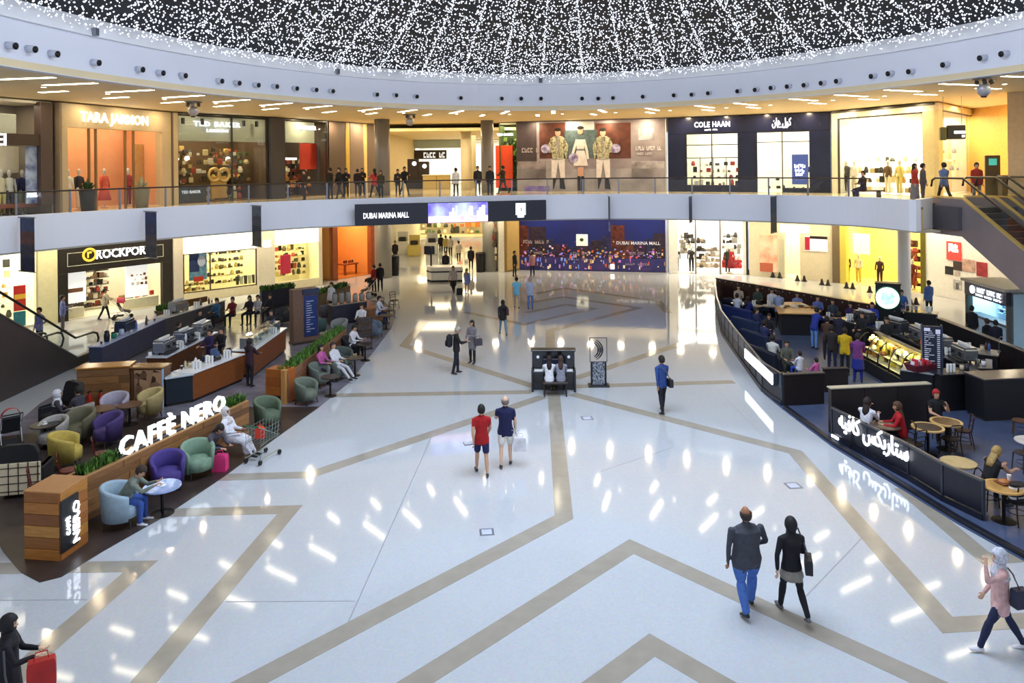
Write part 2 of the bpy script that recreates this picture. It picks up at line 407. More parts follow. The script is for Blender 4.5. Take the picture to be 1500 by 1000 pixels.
# materials of the shell
WHITE = M('#eef0fa', .6, var=.015, scale=.4)
WARM = M('#f2deb4', .6, var=.02, scale=.6)
def floor_mat():
    m = bpy.data.materials.new('polished_stone'); m.use_nodes = True; nt = m.node_tree; b = nt.nodes['Principled BSDF']
    tc = nt.nodes.new('ShaderNodeTexCoord')
    a = nt.nodes.new('ShaderNodeTexNoise'); a.inputs['Scale'].default_value = .35; a.inputs['Detail'].default_value = 4
    v = nt.nodes.new('ShaderNodeTexVoronoi'); v.inputs['Scale'].default_value = 26
    nt.links.new(tc.outputs['Object'], a.inputs['Vector']); nt.links.new(tc.outputs['Object'], v.inputs['Vector'])
    r = nt.nodes.new('ShaderNodeValToRGB'); r.color_ramp.elements[0].color = (.50, .53, .575, 1); r.color_ramp.elements[1].color = (.56, .59, .635, 1)
    nt.links.new(a.outputs[0], r.inputs[0])
    mx = nt.nodes.new('ShaderNodeMix'); mx.data_type = 'RGBA'; mx.blend_type = 'MULTIPLY'; mx.inputs[0].default_value = .10
    nt.links.new(r.outputs[0], mx.inputs[6]); nt.links.new(v.outputs['Color'], mx.inputs[7]); nt.links.new(mx.outputs[2], b.inputs['Base Color'])
    b.inputs['Roughness'].default_value = .055; b.inputs['IOR'].default_value = 1.5
    return m
FLOOR = floor_mat()
BAND = M('#a39c90', .10, var=.05, scale=3)
JOINT = M('#9a9ca6', .4, var=.05)
floor = struct('floor', MB().box(-60, 60, -12, 110, -.3, 0), FLOOR, 'polished pale stone floor of the atrium with beige inlaid bands')
def inlay(px, w=.40, name='inlay_band', mat=None, h=.004, cut=0):
    pts = [at(*p) for p in px]; n = len(pts); L, R_ = [], []
    for i, p in enumerate(pts):
        d0 = (p-pts[i-1]).normalized() if i else None; d1 = (pts[i+1]-p).normalized() if i < n-1 else None
        d = ((d0 or d1)+(d1 or d0)).normalized(); nn = Vector((-d.y, d.x, 0)); k = 1/max(.35, nn.dot(Vector((-(d0 or d1).y, (d0 or d1).x, 0))))
        L.append(p+nn*w/2*k); R_.append(p-nn*w/2*k)
    for i in range(n-1):
        MB().prism([L[i], L[i+1], R_[i+1], R_[i]][::-1], -.002, h).build(name, mat or BAND, floor)
for line in ([(811, 575), (826, 757), (300, 1034)], [(795, 581), (455, 695), (322, 699)], [(838, 577), (1165, 662), (1388, 915), (1560, 905)],
             [(560, 1030), (925, 800), (1460, 1045)], [(820, 1045), (955, 944), (1130, 1045)], [(1322, 715), (1445, 818), (1560, 810)],
             [(180, 1035), (425, 746), (240, 751)], [(60, 955), (207, 829), (-40, 833)], [(-60, 1075), (60, 955)],
             [(806, 540), (806, 484), (935, 451), (826, 435), (775, 443)], [(770, 458), (829, 446), (870, 452), (768, 475), (680, 457)],
             [(786, 430), (826, 422), (964, 441), (979, 458)], [(783, 566), (686, 535), (592, 506), (622, 470)], [(842, 554), (1018, 497), (1050, 497)],
             [(778, 574), (490, 579)], [(842, 566), (1075, 559)], [(1000, 480), (1050, 482)]):
    inlay(line)
for line in ([(507, 918), (632, 640)], [(1172, 882), (1268, 782)], [(330, 881), (520, 880)], [(0, 879), (128, 878)], [(1010, 480), (1040, 560)], [(880, 690), (985, 655)],
             [(1040, 560), (1120, 640)]):
    inlay(line, .02, 'floor_joint', JOINT, .002)
# small brass access covers in the floor
for x, y, wd in ((713, 779, .30), (860, 612, .34), (1162, 711, .34)):
    p = at(x, y); c = thing('floor_cover', 'small square floor cover %s' % ('by the bent beige band in the foreground' if x == 713 else 'just beyond the red-shirted man and right of the piano stool' if x == 860 else 'beside the band running to the coffee kiosk barrier'), 'floor cover', (p.x, p.y, 0), .1)
    MB().cbox(-wd/2, wd/2, -wd/2, wd/2, -.01, .004, .003).build('rim', M('#7f8894', .35, .4), c)
    MB().cbox(-wd*.36, wd*.36, -wd*.36, wd*.36, .003, .008, .003).build('lid', M('#c3cbe0', .25), c)

# upper slab: white curved parapet, floor and the ceiling under it
EDGE = spline([(-21, 8), (-19.6, 14.5), (-18.4, 20), (-16.8, 24.5), (-13.5, 29.5), (-10.0, 33.2), (-6.7, 34.9), (-2.5, 36.3), (1.67, 37.0), (5.7, 37.0), (10.4, 35.2), (13.2, 33.1), (14.8, 31.2), (15.45, 28.75)], 7)
FAR = spline([(-34, 8), (-33, 20), (-32, 40), (-26, 60), (-14, 74), (0, 78), (16, 74), (26, 62), (32, 44)], 4)
LAND = [(15.45, 28.75), (16.95, 30.3), (17.25, 30.6), (24, 29.6), (24.4, 26), (34, 26)]
slab = struct('ceiling_ground', MB().prism(offset(EDGE, .12)+[(16.9, 30.4), (24, 29.6), (36, 26), (40, 60), (26, 82), (-26, 82), (-40, 60), (-36, 8)][:], 4.9, 5.70), WARM, 'underside of the upper floor')
struct('floor_upper', MB().prism(offset(EDGE, .12)+[(16.9, 30.4), (24, 29.6), (36, 26), (40, 60), (26, 82), (-26, 82), (-40, 60), (-36, 8)], 5.70, Z_UP), M('#d6c8a8', .12, var=.05, scale=1), 'polished stone floor of the upper gallery')
mb = MB(); ribbon(mb, EDGE, 0, .22, Z_SOF+.06, Z_EDGE); mb.prism([(15.45, 28.75), (16.95, 30.3), (16.78, 30.45), (15.28, 28.92)], Z_SOF+.06, Z_EDGE); struct('trim_1', mb, WHITE, 'white curved parapet band along the edge of the upper gallery')
mb = MB(); ribbon(mb, EDGE, .03, 1.1, Z_SOF, Z_SOF+.08); struct('trim_2', mb, M('#b9b3a6', .6, var=.02), 'beige lip under the curved parapet band')
mb = MB(); ribbon(mb, [(16.95, 30.3), (17.3, 30.55), (18.2, 30.7), (24, 30.2)], 0, .25, Z_SOF, Z_UP+.06); struct('trim_3', mb, M('#4a4b55', .45, var=.04), 'dark grey end face of the slab at the escalator landing')

# glass balustrade on the parapet
bal = thing('glass_balustrade', 'clear glass balustrade with dark handrail on the curved white parapet', 'balustrade', (0, 0, Z_EDGE))
STEEL = M('#8b8d93', .3, .8); RAILM = M('#3a3432', .35, .5)
line = offset(EDGE, .11)
acc = [0]
for i in range(1, len(line)): acc.append(acc[-1]+(Vector(line[i])-Vector(line[i-1])).length)
def on_line(s):
    for i in range(1, len(acc)):
        if s <= acc[i]:
            t = (s-acc[i-1])/(acc[i]-acc[i-1]); return Vector(line[i-1]).lerp(Vector(line[i]), t)
    return Vector(line[-1])
npan = int(acc[-1]/1.75); step = acc[-1]/npan
post_me = MB().cbox(-.02, .02, -.035, .035, 0, .76, .006).mesh('post', STEEL)
for k in range(npan+1):
    a = on_line(k*step); b = on_line(min((k+1)*step, acc[-1])); d = (on_line(min(k*step+.1, acc[-1]))-on_line(max(k*step-.1, 0)))
    if a.y < 21.5 or (a.x > 14.6 and a.y < 31.3): continue
    link('post', post_me, bal, (a.x, a.y, 0), math.atan2(d.y, d.x)+PI/2)
    if k < npan:
        e = (b-a).normalized(); n = Vector((-e.y, e.x))*.006; a2 = a+e*.03; b2 = b-e*.03
        MB().prism([a2-n, b2-n, b2+n, a2+n], .03, .70).build('glass_pane', GLASS, bal)
MB().tube([(*p, .775) for p in line if p[1] > 21 and not (p[0] > 14.9 and p[1] < 31)], .030, 8).build('handrail', RAILM, bal, True)

# roof ring: ceiling over the gallery, white fascia, light canopy
RC, RA, RB = (1.6, 16.0), 15.15, 22.7
def ell(t, ka=0.0): return (RC[0]+(RA+ka)*math.cos(t), RC[1]+(RB+ka)*math.sin(t))
NR = 128
TT = [PI*1.25-(PI*1.5)*k/NR for k in range(NR+1)]       # left to right across the far side
ring = [ell(t) for t in TT]
outer = [ell(t, 34) for t in TT]
mb = MB(); mb.rings([[(*p, Z_CEIL), (*q, Z_CEIL), (*q, Z_CEIL+.2), (*p, Z_CEIL+.2)] for p, q in zip(ring, outer)])
struct('ceiling', mb, WARM, 'warm beige ceiling over the upper gallery')
def band(name, rows, mat, label):
    mb = MB(); mb.rings([[(*ell(t, ka), z) for ka, z in rows] for t in TT]); return struct(name, mb, mat, label, False)
band('trim_4', [(0, Z_CEIL-.02), (.35, Z_CEIL-.02), (.35, 11.72), (.04, 11.72)], WHITE, 'broad white fascia ring round the roof opening')
band('trim_5', [(-.07, 11.70), (.4, 11.70), (.45, 12.25), (.0, 12.25)], M('#fbfcff', .5, var=.01, scale=.4), 'bright upper band of the white fascia ring below the light canopy')  # stronger light on the upper band is put into its whiter colour
APEX = Vector((1.2, 16.5, 16.6))
mb = MB(); vs = [(*ell(2*PI*k/96, .05), 12.22) for k in range(96)]+[tuple(APEX)]
mb.add(vs, [(k, (k+1) % 96, 96) for k in range(96)])
canopy = struct('ceiling_canopy', mb, M('#0a0d18', .7, var=.2, scale=.5), 'dark tent-shaped roof lining behind the strings of lights')
rng = np.random.default_rng(3)
def canopy_pt(t, s, drop):
    p = Vector((*ell(t, -.1), 12.20)); q = p.lerp(APEX, s); sag = .35*math.sin(PI*min(1, (s*7) % 1))
    return (q.x, q.y, q.z-drop)
mb_v = []
for k in range(46):
    t = 2*PI*(k+.5)/46
    for j in range(170): mb_v.append((*canopy_pt(t+rng.normal()*.0022, (j+rng.random())/170*.97, .10+rng.random()*.05), .030))
for s in np.linspace(.004, .9, 30):
    for j in range(int(560*(1-s))):
        t = 2*PI*j/int(560*(1-s)); mb_v.append((*canopy_pt(t+rng.normal()*.002, s+.006*math.sin(t*46)+rng.normal()*.0012, .12+rng.random()*.1), .026))
for _ in range(30000):
    s = 1-math.sqrt(rng.random()); mb_v.append((*canopy_pt(rng.random()*2*PI, s*.985, .08+rng.random()*.3), .020+rng.random()*.020))
mb_v = np.array(mb_v); n = len(mb_v); C3 = mb_v[:, :3]; r3 = mb_v[:, 3:4]
off = np.array([(1, 0, 0), (-1, 0, 0), (0, 1, 0), (0, -1, 0), (0, 0, 1), (0, 0, -1)], float)
V = (C3[:, None, :]+off[None]*r3[:, None, :]).reshape(-1, 3)
tri = np.array([(0, 2, 4), (2, 1, 4), (1, 3, 4), (3, 0, 4), (2, 0, 5), (1, 2, 5), (3, 1, 5), (0, 3, 5)])
Fi = (tri[None]+(np.arange(n)*6)[:, None, None]).reshape(-1, 3)
me = bpy.data.meshes.new('string_lights'); me.vertices.add(len(V)); me.vertices.foreach_set('co', V.ravel())
me.loops.add(len(Fi)*3); me.loops.foreach_set('vertex_index', Fi.ravel().astype(np.int32)); me.polygons.add(len(Fi))
me.polygons.foreach_set('loop_start', np.arange(0, len(Fi)*3, 3, dtype=np.int32)); me.update(calc_edges=True)
me.materials.append(M('#eef3ff', .5, emit=1.3, var=.0))
tag(link('string_lights', me), 'thousands of tiny white string lights covering the dark tent roof', 'string lights', None, 'stuff')

# round spotlights on the fascia, radial light slots and downlights in the ceiling
SPOTB = M('#d6d9e6', .5); BLK = M('#101014', .5)
def spot_proto():
    o = thing('ring_spotlight', 'small white drum spotlight with black face on the white fascia ring', 'spotlight', (0, 0, 0), 0, 'spotlights round the fascia ring')
    mb = MB(); mb.tube([(0, .02, 0), (0, -.22, -.03)], .10, 12); mb.build('drum', SPOTB, o, True)
    mb = MB(); mb.tube([(0, -.215, -.03), (0, -.25, -.035)], [.085, .098], 12); mb.build('lens', BLK, o, True)
    return o
proto = None
SPX = [8, 40, 73, 135, 199, 233, 263, 319, 346, 374, 401, 429, 457, 483, 548, 578, 607, 673, 733, 762, 792, 853, 876, 898, 943, 989, 1015, 1039, 1085, 1109, 1133, 1159, 1183, 1207, 1232, 1281, 1309, 1337, 1389, 1446, 1475]
SPY = [66, 71, 78, 91, 101, 106, 110, 118, 121, 124, 126, 129, 131, 133, 138, 139, 141, 143, 144, 144, 144, 144, 144, 143, 141, 139, 138, 136, 133, 131, 128, 126, 124, 121, 118, 111, 107, 104, 94, 84, 78]
def on_ring(x, z):
    "plan point of the fascia ring seen at column x (far side)"
    best = None
    for i in range(len(ring)-1):
        for k in range(6):
            p = Vector(ring[i]).lerp(Vector(ring[i+1]), k/6)
            if p.y < 12: continue
            px = 750+FPX*p.x/p.y+ROLL*(-(z-CAM_H)*FPX/p.y)
            if best is None or abs(px-x) < best[0]: best = (abs(px-x), p, i)
    return best[1], best[2]
for x, y in zip(SPX, SPY):
    p, i = on_ring(x, 11); n = normal2(ring, i); rz = math.atan2(n.y, n.x)-PI/2
    Y = p.y; z = along(x, y, Y).z
    if proto is None: proto = spot_proto(); o = proto
    else: o = clone(proto, (0, 0, 0))
    o.location = (p.x, p.y, z); o.rotation_euler = (0, 0, rz)
for x, y, l in ((135, 47, 'left end'), (493, 105, 'left middle'), (791, 118, 'centre')):
    p, i = on_ring(x, 12); n = normal2(ring, i); z = along(x, y, p.y).z
    o = thing('wall_speaker', 'tiny grey box speaker on the bright fascia band, at the %s of the ring' % l, 'speaker', (p.x-n.x*.07, p.y-n.y*.07, z), math.atan2(n.y, n.x)-PI/2)
    MB().cbox(-.09, .09, -.12, .0, -.13, .13, .02).build('cabinet', M('#8d919c', .5), o); MB().cbox(-.07, .07, -.13, -.115, -.10, .10, .005).build('grille', M('#585c68', .6), o)
SLOT = M('#fff2d0', .5, emit=11, var=0); DOWN = M('#fff0d0', .5, emit=14, var=0)
slot_p = dl_p = None
def slot_proto(L, label, group):
    o = thing('ceiling_light_slot', label, 'ceiling light', (0, 0, 0), 0, group)
    MB().box(-.13, .13, -L/2, L/2, -.012, .0).build('trim_frame', M('#efe6d2', .5), o)
    MB().box(-.10, .10, -L/2+.04, L/2-.04, -.02, -.010).build('diffuser', SLOT, o)
    return o
long_p = slot_proto(2.1, 'long radial light slot in the warm ceiling, row nearest the fascia', 'light slots nearest the fascia')
short_p = slot_proto(1.3, 'short radial light slot in the warm ceiling, row nearer the shops', 'light slots nearer the shops')
dl_p = thing('downlight', 'small round downlight in the warm ceiling between the light slots', 'downlight', (0, 0, 0), 0, 'round ceiling downlights')
MB().lathe([(.10, -.012), (.10, 0)], 12).build('trim_ring', M('#efe6d2', .5), dl_p); MB().lathe([(.075, -.018), (.075, -.010)], 12).build('lamp', DOWN, dl_p)
used = set()
def put(pr, loc, rz):
    if pr.name not in used: used.add(pr.name); pr.location = loc; pr.rotation_euler = (0, 0, rz); return pr
    return clone(pr, loc, rz)
arc = [0]
for i in range(1, len(ring)): arc.append(arc[-1]+(Vector(ring[i])-Vector(ring[i-1])).length)
s = 0; k = 0
while s < arc[-1]-1:
    i = next(j for j in range(len(arc)) if arc[j] >= s); p = Vector(ring[i]); n = normal2(ring, i); rz = math.atan2(n.y, n.x)-PI/2
    if p.y > 13:
        q = p+n*1.75; put(long_p, (q.x, q.y, Z_CEIL), rz)
        if 19 < p.y:
            q = p+n*4.3+Vector((-n.y, n.x))*.9; put(short_p, (q.x, q.y, Z_CEIL), rz)
            q = p+n*3.3-Vector((-n.y, n.x))*.5; put(dl_p, (q.x, q.y, Z_CEIL), rz)
    s += 2.25; k += 1
# area lamps added to brighten galleries and corridor, with no fittings of their own
WL = (1, .80, .52)
def wash(pts, z, power, col, name, d=.7, wd=.18):
    "added unseen area lamps just before a row of shop fronts"
    for (x0, y0), (x1, y1) in pts:
        a, c = Vector((x0, y0)), Vector((x1, y1)); e = (c-a).normalized(); n = Vector((e.y, -e.x)); m_ = (a+c)/2+n*d
        L_ = (c-a).length; k_ = max(1, round(L_/2.3))
        for i in range(k_):
            q = a+(c-a)*((i+.5)/k_)+n*d
            area(name, (q.x, q.y, z), wd, wd, power*(.32 if x0 < -16.5 and z > 8 else 1)*L_/k_, col, (0, 0, math.atan2(e.y, e.x)))
wash((((-20.9, 23.2), (-18.5, 30.6)), ((-18.5, 30.6), (-16.9, 37)), ((-16.8, 37.2), (-13.5, 42)), ((-13.2, 43), (-9.5, 50)), ((-9, 50.5), (.3, 50)), ((.3, 49.6), (5, 48.1)), ((5, 48.1), (9.6, 46.7)), ((9.7, 46.7), (18, 42.4)), ((18, 41.9), (20.1, 35.7)), ((20.6, 35), (21, 31.5))), Z_CEIL-.03, 30, (1, .80, .50), 'gallery_added_wash')
wash(((at(-30, 495).xy, at(84, 472).xy), (at(85, 472).xy, at(252, 445).xy), (at(268, 443).xy, at(472, 417).xy), (at(487, 411).xy, at(549, 401).xy), ((-8, 53), (0, 53.5)), (at(761, 395).xy, at(977, 399).xy), (at(980, 400).xy, at(1222, 413).xy), (at(1229, 414).xy, at(1357, 430).xy), (at(1357, 430).xy, (25.8, 36.0))), 4.84, 26, (1, .84, .58), 'arcade_added_wash', 1.3, .35)
for x, y in ((-6, 58), (-6, 66), (-4, 73)): area('corridor_lamp', (x, y, 4.85), 3, 3, 120, (1, .84, .58))

# ---------------------------------------------------------------- columns
def column(name, x, Y, z0, z1, dia, col, label, rings=()):
    p = along(x, HOR, Y)
    mb = MB(); mb.lathe([(dia*.5, z0), (dia*.5, z1)], 28, (p.x, Y, 0))
    for z in rings: mb.lathe([(dia*.5+.02, z), (dia*.5+.02, z+.05)], 28, (p.x, Y, 0))
    return struct(name, mb, M(col, .4, var=.03, scale=1), label, True)
column('trim_6', 560, 45.5, Z_UP, Z_CEIL, .92, '#8b8784', 'grey round column on the upper gallery by the central corridor, left one')
column('trim_7', 714, 48, Z_UP, Z_CEIL, .80, '#8b8784', 'grey round column on the upper gallery beside the fashion hoarding')
column('trim_8', 560, 51, 0, 4.9, 1.15, '#9b978c', 'grey round column on the ground floor beside the wood-framed shop')
column('trim_9', 716, 53.5, 0, 4.9, 1.02, '#9b978c', 'grey round column on the ground floor beside the city-view hoarding')
column('trim_10', 1323, 39.2, 0, 4.9, .62, '#e6eeff', 'slim white round column behind the coffee kiosk')

# ---------------------------------------------------------------- shop fronts
class Shop:
    """a shop front from A to B (left to right as you face it); local x along the front, y into the shop, z up"""
    def __init__(s, A, B, z0, h, label, name='shop_front', cat='shop', depth=5, wall='#e9dfc4', floor='#d8c8a4', ceil='#f2ead6', power=0, lcol=(1, .87, .66), back=True):
        s.A = Vector((A[0], A[1], z0)); s.B = Vector((B[0], B[1], z0)); s.L = (s.B-s.A).length; s.h = h; s.z0 = z0
        s.u = (s.B-s.A).normalized(); s.n = Vector((-s.u.y, s.u.x, 0)); s.rz = math.atan2(s.u.y, s.u.x); s.depth = depth
        s.o = thing(name, label, cat, s.A, s.rz); s.sign = s.fr = None
        if depth:
            L = s.L; d = depth
            MB().box(0, L, d, d+.1, 0, h).build('back_wall', M(wall, .7, var=.03, scale=1), s.o)
            for a in (0, L-.08): MB().box(a, a+.08, .12, d, 0, h).build('side_wall', M(wall, .7, var=.03, scale=1), s.o)
            MB().box(0, L, .05, d, 0, .03).build('shop_floor', M(floor, .25, var=.05), s.o)
            MB().box(0, L, .12, d, h-.1, h).build('shop_ceiling', M(ceil, .7), s.o)
            if power:
                c = s.pt(L/2, min(d*.45, 2.2), h-.16)
                area('shop_light', c, L*.8, min(d*.5, 2.0), power, lcol, (0, 0, s.rz))
    def pt(s, u, w, z): return s.A+s.u*u+s.n*w+Vector((0, 0, z))
    def px(s, x, y, w=0):
        "local (u, z) of the point seen at pixel (x, y) on the plane w behind the front"
        dx, dy = unroll(x, y); d = Vector((dx/FPX, 1, -dy/FPX)); o = Vector((0, 0, CAM_H)); q = s.A+s.n*w
        t = (q-o).dot(s.n)/d.dot(s.n); p = o+d*t
        return (p-s.A).dot(s.u), p.z-s.z0
    def box(s, name, u0, u1, z0, z1, w0=-.05, w1=.05, mat=None, c=.01, parent=None):
        o = MB().cbox(min(u0, u1), max(u0, u1), w0, w1, min(z0, z1), max(z0, z1), c).build(name, mat, parent or (s.sign if name.startswith('printed') and s.sign else s.o))
        if name in ('sign_fascia', 'fascia', 'header', 'sign_panel', 'board', 'fascia_board', 'sign_band'): s.sign = o      # lettering belongs to it
        return o
    def pbox(s, name, x0, y0, x1, y1, w0=-.05, w1=.05, mat=None, c=.01, parent=None):
        ym, xm = (y0+y1)/2, (x0+x1)/2
        u0, u1 = s.px(x0, ym, w0)[0], s.px(x1, ym, w0)[0]; z1, z0 = s.px(xm, y0, w0)[1], s.px(xm, y1, w0)[1]
        z0 = max(z0, .0)
        return s.box(name, u0, u1, z0, z1, w0, w1, mat, c, parent)
    def frame(s, name, u0, u1, z0, z1, t, mat, w0=-.04, w1=.06, bars=(), rows=()):
        mb = MB()
        for a, b in ((u0, u0+t), (u1-t, u1)): mb.box(a, b, w0, w1, z0, z1)
        mb.box(u0+t, u1-t, w0, w1, z1-t, z1)
        if z0 > .1: mb.box(u0+t, u1-t, w0, w1, z0, z0+t)
        o = s.fr = mb.build(name, mat, s.o)
        for b in bars: MB().box(b-t/2, b+t/2, w0, w1, z0, z1-t).build('mullion', mat, o)
        for r in rows: MB().box(u0+t, u1-t, w0+.01, w1-.01, r-t/2, r+t/2).build('transom', mat, o)
        return o
    def pane(s, u0, u1, z0, z1, w=.02, mat=None): return MB().box(u0, u1, w-.006, w+.006, z0, z1).build('glass_pane', mat or GLASS, s.fr or s.o)
    def text(s, t, x0, x1, y, size=None, w=-.08, mat=None, spacing=1.0, zs=None):
        u0, z = s.px(x0, y, w); u1, z2 = s.px(x1, y, w)
        return lettering(t, s.sign or s.o, (u0+u1)/2, w, s.px((x0+x1)/2, y, w)[1] if zs is None else zs, size=size, width=abs(u1-u0), mat=mat, spacing=spacing)
    def scribble(s, x0, x1, y, h, mat, w=-.08, n=6, name='sign_letter_row', seed=2):
        "a row of lettering too small to read in the photograph"
        R = random.Random(seed+int(x0)); u0, u1 = s.px(x0, y, w)[0], s.px(x1, y, w)[0]; z = s.px((x0+x1)/2, y, w)[1]; mb = MB(); st = (u1-u0)/n
        for k in range(n):
            if n > 5 and k % 5 == 4: continue
            a = u0+st*(k+.12); b = u0+st*(k+.88); t = (b-a)*.3
            mb.box(a, a+t, w-.01, w+.01, z-h/2, z+h/2); q = R.random()
            if q < .5: mb.box(a+t, b, w-.01, w+.01, z+h*.25, z+h/2)
            if q > .25: mb.box(a+t, b, w-.01, w+.01, z-h*.5, z-h*.25)
            if q > .6 or q < .2: mb.box(b-t*.9, b, w-.01, w+.01, z-h*.25, z+h*.25)
        o = mb.build(name, mat, s.sign or s.o); o['kind'] = 'stuff'; return o
    def merch(s, u0, u1, z0, z1, w, cols, rows, n, size=.16, seed=1, shelf=None, name='merchandise'):
        "small goods on rows, too small to tell apart one by one"
        R = random.Random(seed); mb = MB(); ms = [M(c, .6) for c in cols]
        for r in range(rows):
            z = z0+(z1-z0)*(r+.05)/rows
            for k in range(n):
                u = u0+(u1-u0)*(k+.2+R.random()*.6)/n; sz = size*(.6+R.random()*.7); hh = sz*(.5+R.random()*.9)
                mi = R.randrange(len(cols)); d = w-.05-R.random()*.2
                if R.random() < .5: mb.cbox(u-sz*.5, u+sz*.5, d-sz*.35, d, z, z+hh, .02, mi)
                else: mb.lathe([(sz*.4, 0), (sz*.5, hh*.4), (sz*.25, hh)], 7, (u, d-sz*.4, z), mi)
        o = mb.build(name, ms, s.o); o['kind'] = 'stuff'
        if shelf:
            for r in range(rows): s.box('shelf_board', u0, u1, z0+(z1-z0)*(r+.05)/rows-.04, z0+(z1-z0)*(r+.05)/rows-.005, w-.35, w, M(shelf, .5), .005)
        return o
LIT = M('#fffdf2', .5, emit=2.2, var=0); LITC = M('#f4f8ff', .5, emit=2.6, var=0)
CREAM = M('#e8dcc0', .55, var=.03, scale=1); DKF = M('#2a2622', .4, var=.1); BRN = M('#4a3524', .5, var=.1)
def mannequin(label, p, rz, top, bottom, skin='#d9d2c6', h=1.75, dress=False, group=None):
    o = thing('mannequin', label, 'mannequin', p, rz, group); k = h/1.75
    mb = MB()
    mb.lathe([(.16, 0), (.16, .02), (.02, .03), (.02, .12)], 12); mb.build('stand', M('#b9b9bd', .3, .6), o)
    mb = MB(); mb.rings([[(a*math.cos(t), b*math.sin(t), z*k) for t in [2*PI*i/12 for i in range(12)]] for z, a, b in ((.92, .17, .12), (1.0, .17, .12), (1.12, .13, .10), (1.28, .17, .12), (1.42, .19, .10), (1.48, .08, .07))])
    for sx in (-1, 1): mb.tube([(sx*.18, 0, 1.42*k), (sx*.24, .02, 1.16*k), (sx*.24, .06, .92*k)], [.055, .045, .035], 8)
    mb.build('jacket', M(top, .8), o, True)
    mb = MB(); mb.lathe([(.05, 1.46*k), (.045, 1.54*k), (.07, 1.6*k), (.085, 1.68*k), (.06, 1.76*k), (.02, 1.79*k)], 10); mb.build('head', M(skin, .5), o, True)
    mb = MB()
    if dress: mb.lathe([(.30, .35*k), (.24, .6*k), (.17, .98*k)], 12)
    else:
        for sx in (-1, 1): mb.tube([(sx*.09, 0, .98*k), (sx*.10, .02, .52*k), (sx*.10, 0, .08)], [.095, .065, .05], 9)
    mb.build('dress_skirt' if dress else 'trousers', M(bottom, .8), o, True)
    return o
def plant_pot(label, p, pot='#1f2630', leaf='#3f6b2a', r=.3, h=.75, lh=.7, group=None, cat='potted plant'):
    o = thing('potted_plant', label, cat, p, 0, group)
    MB().lathe([(r*.75, 0), (r, h*.95), (r*1.03, h), (r*.9, h), (r*.88, h-.05)], 16).build('pot', M(pot, .4), o, True)
    mb = MB(); R = random.Random(int(p[0]*100))
    for i in range(46):
        a = R.random()*2*PI; e = R.random(); q = Vector((math.cos(a)*r*1.1*e, math.sin(a)*r*1.1*e, h+lh*(1-e*.5)*(.35+R.random()*.65)))
        b = Vector((math.cos(a)*r*.3, math.sin(a)*r*.3, h-.06)); sd = Vector((-math.sin(a), math.cos(a), 0))*.05; m_ = (b+q)/2+Vector((0, 0, .04))
        mb.add([b-sd*.3, m_-sd, q, m_+sd], [(0, 1, 2, 3)])
    f = mb.build('foliage', M(leaf, .6, var=.3, scale=20), o); f['kind'] = 'stuff'
    return o

# --- upper gallery, left to right
U = 4.55
S = Shop((-20.9, 23.2), (-18.55, 30.5), Z_UP, U, 'dark-framed shop at the left edge of the upper gallery, white and blue window display', wall='#8a8072', floor='#8a6a50', power=90, depth=2)
S.pbox('fascia_board', -60, 195, 66, 212, -.06, .1, M('#3a2a20', .4)); S.pbox('pier', 60, 150, 78, 300, -.1, .25, M('#4a3a34', .35))
S.text('EI', -6, 9, 204, mat=LITC); S.pbox('upper_pane_panel', -60, 165, 24, 194, .5, .6, M('#b9c0b4', .4))
MB().box(.2, S.L-.7, 0, .02, .15, 3.0).build('glass_pane', GLASS, S.o)
S.pbox('display_panel', -40, 214, 28, 254, 1.0, 1.1, M('#d8cdb8', .6)); S.pbox('floor_riser', -60, 300, 60, 306, .3, 1.6, M('#8c4a38', .5))
for x, c, c2, l in ((2, '#e6dcb8', '#d9c87a', 'cream outfit'), (14, '#efe9d9', '#4a4a55', 'pale jacket'), (33, '#2c2a5e', '#8f9a70', 'dark blue jacket')):
    u, z = S.px(x, 298, .8); mannequin('mannequin with %s in the leftmost upper shop window' % l, S.pt(u, .8, .034), S.rz+PI, c, c2)
pp = S.pbox('window_poster', 38, 214, 60, 298, .12, .16, M('#26387e', .5, var=.4, scale=2, col2='#c8d4f2')); lettering('75%', S.o, S.px(47, 285, .1)[0], .10, S.px(47, 285, .1)[1], width=.45, mat=LITC, name='poster_lettering')

S = Shop((-18.5, 30.65), (-16.9, 37.05), Z_UP, U, 'cream shop front with white serif sign and three peach glazed bays', wall='#f0b184', floor='#e8c69a', ceil='#f6dcb4', power=120, lcol=(1, .78, .50), depth=2.4)
L = S.L; T_ = M('#c9b48e', .5, var=.03); zt = S.px(165, 190)[1]
S.box('sign_fascia', 0, L, zt, U, -.12, .05, T_); S.box('left_pier', 0, .35, 0, zt, -.12, .3, T_); S.box('right_pier', L-.65, L, 0, zt, -.12, .3, T_)
S.box('left_trim', -.12, 0, 0, U, -.18, .1, M('#8a7a66', .4)); S.box('right_trim', L, L+.12, 0, U, -.18, .1, M('#6a5a4a', .4))
S.text('Tara Jarmon'.upper(), 118, 217, 176, mat=M('#fffbe8', .5, emit=2.4, var=0), w=-.16)
for x in (131, 141, 184, 196):
    u = S.px(x, 240)[0]; S.box('door_post', u-.04, u+.04, 0, zt, -.03, .08, M('#8a7048', .35, .4))
us = [.35, S.px(131, 240)[0], S.px(141, 240)[0], S.px(184, 240)[0], S.px(196, 240)[0], L-.65]
for a, b in zip(us[:-1], us[1:]): S.pane(a+.02, b-.02, .05, zt-.02)
S.box('curtain_panel', S.px(197, 240, 1.4)[0], min(L-.1, S.px(225, 240, 1.4)[0]), 0, 3, 1.4, 1.5, M('#e9c98c', .7, kind='plank', col2='#c79a5c'))
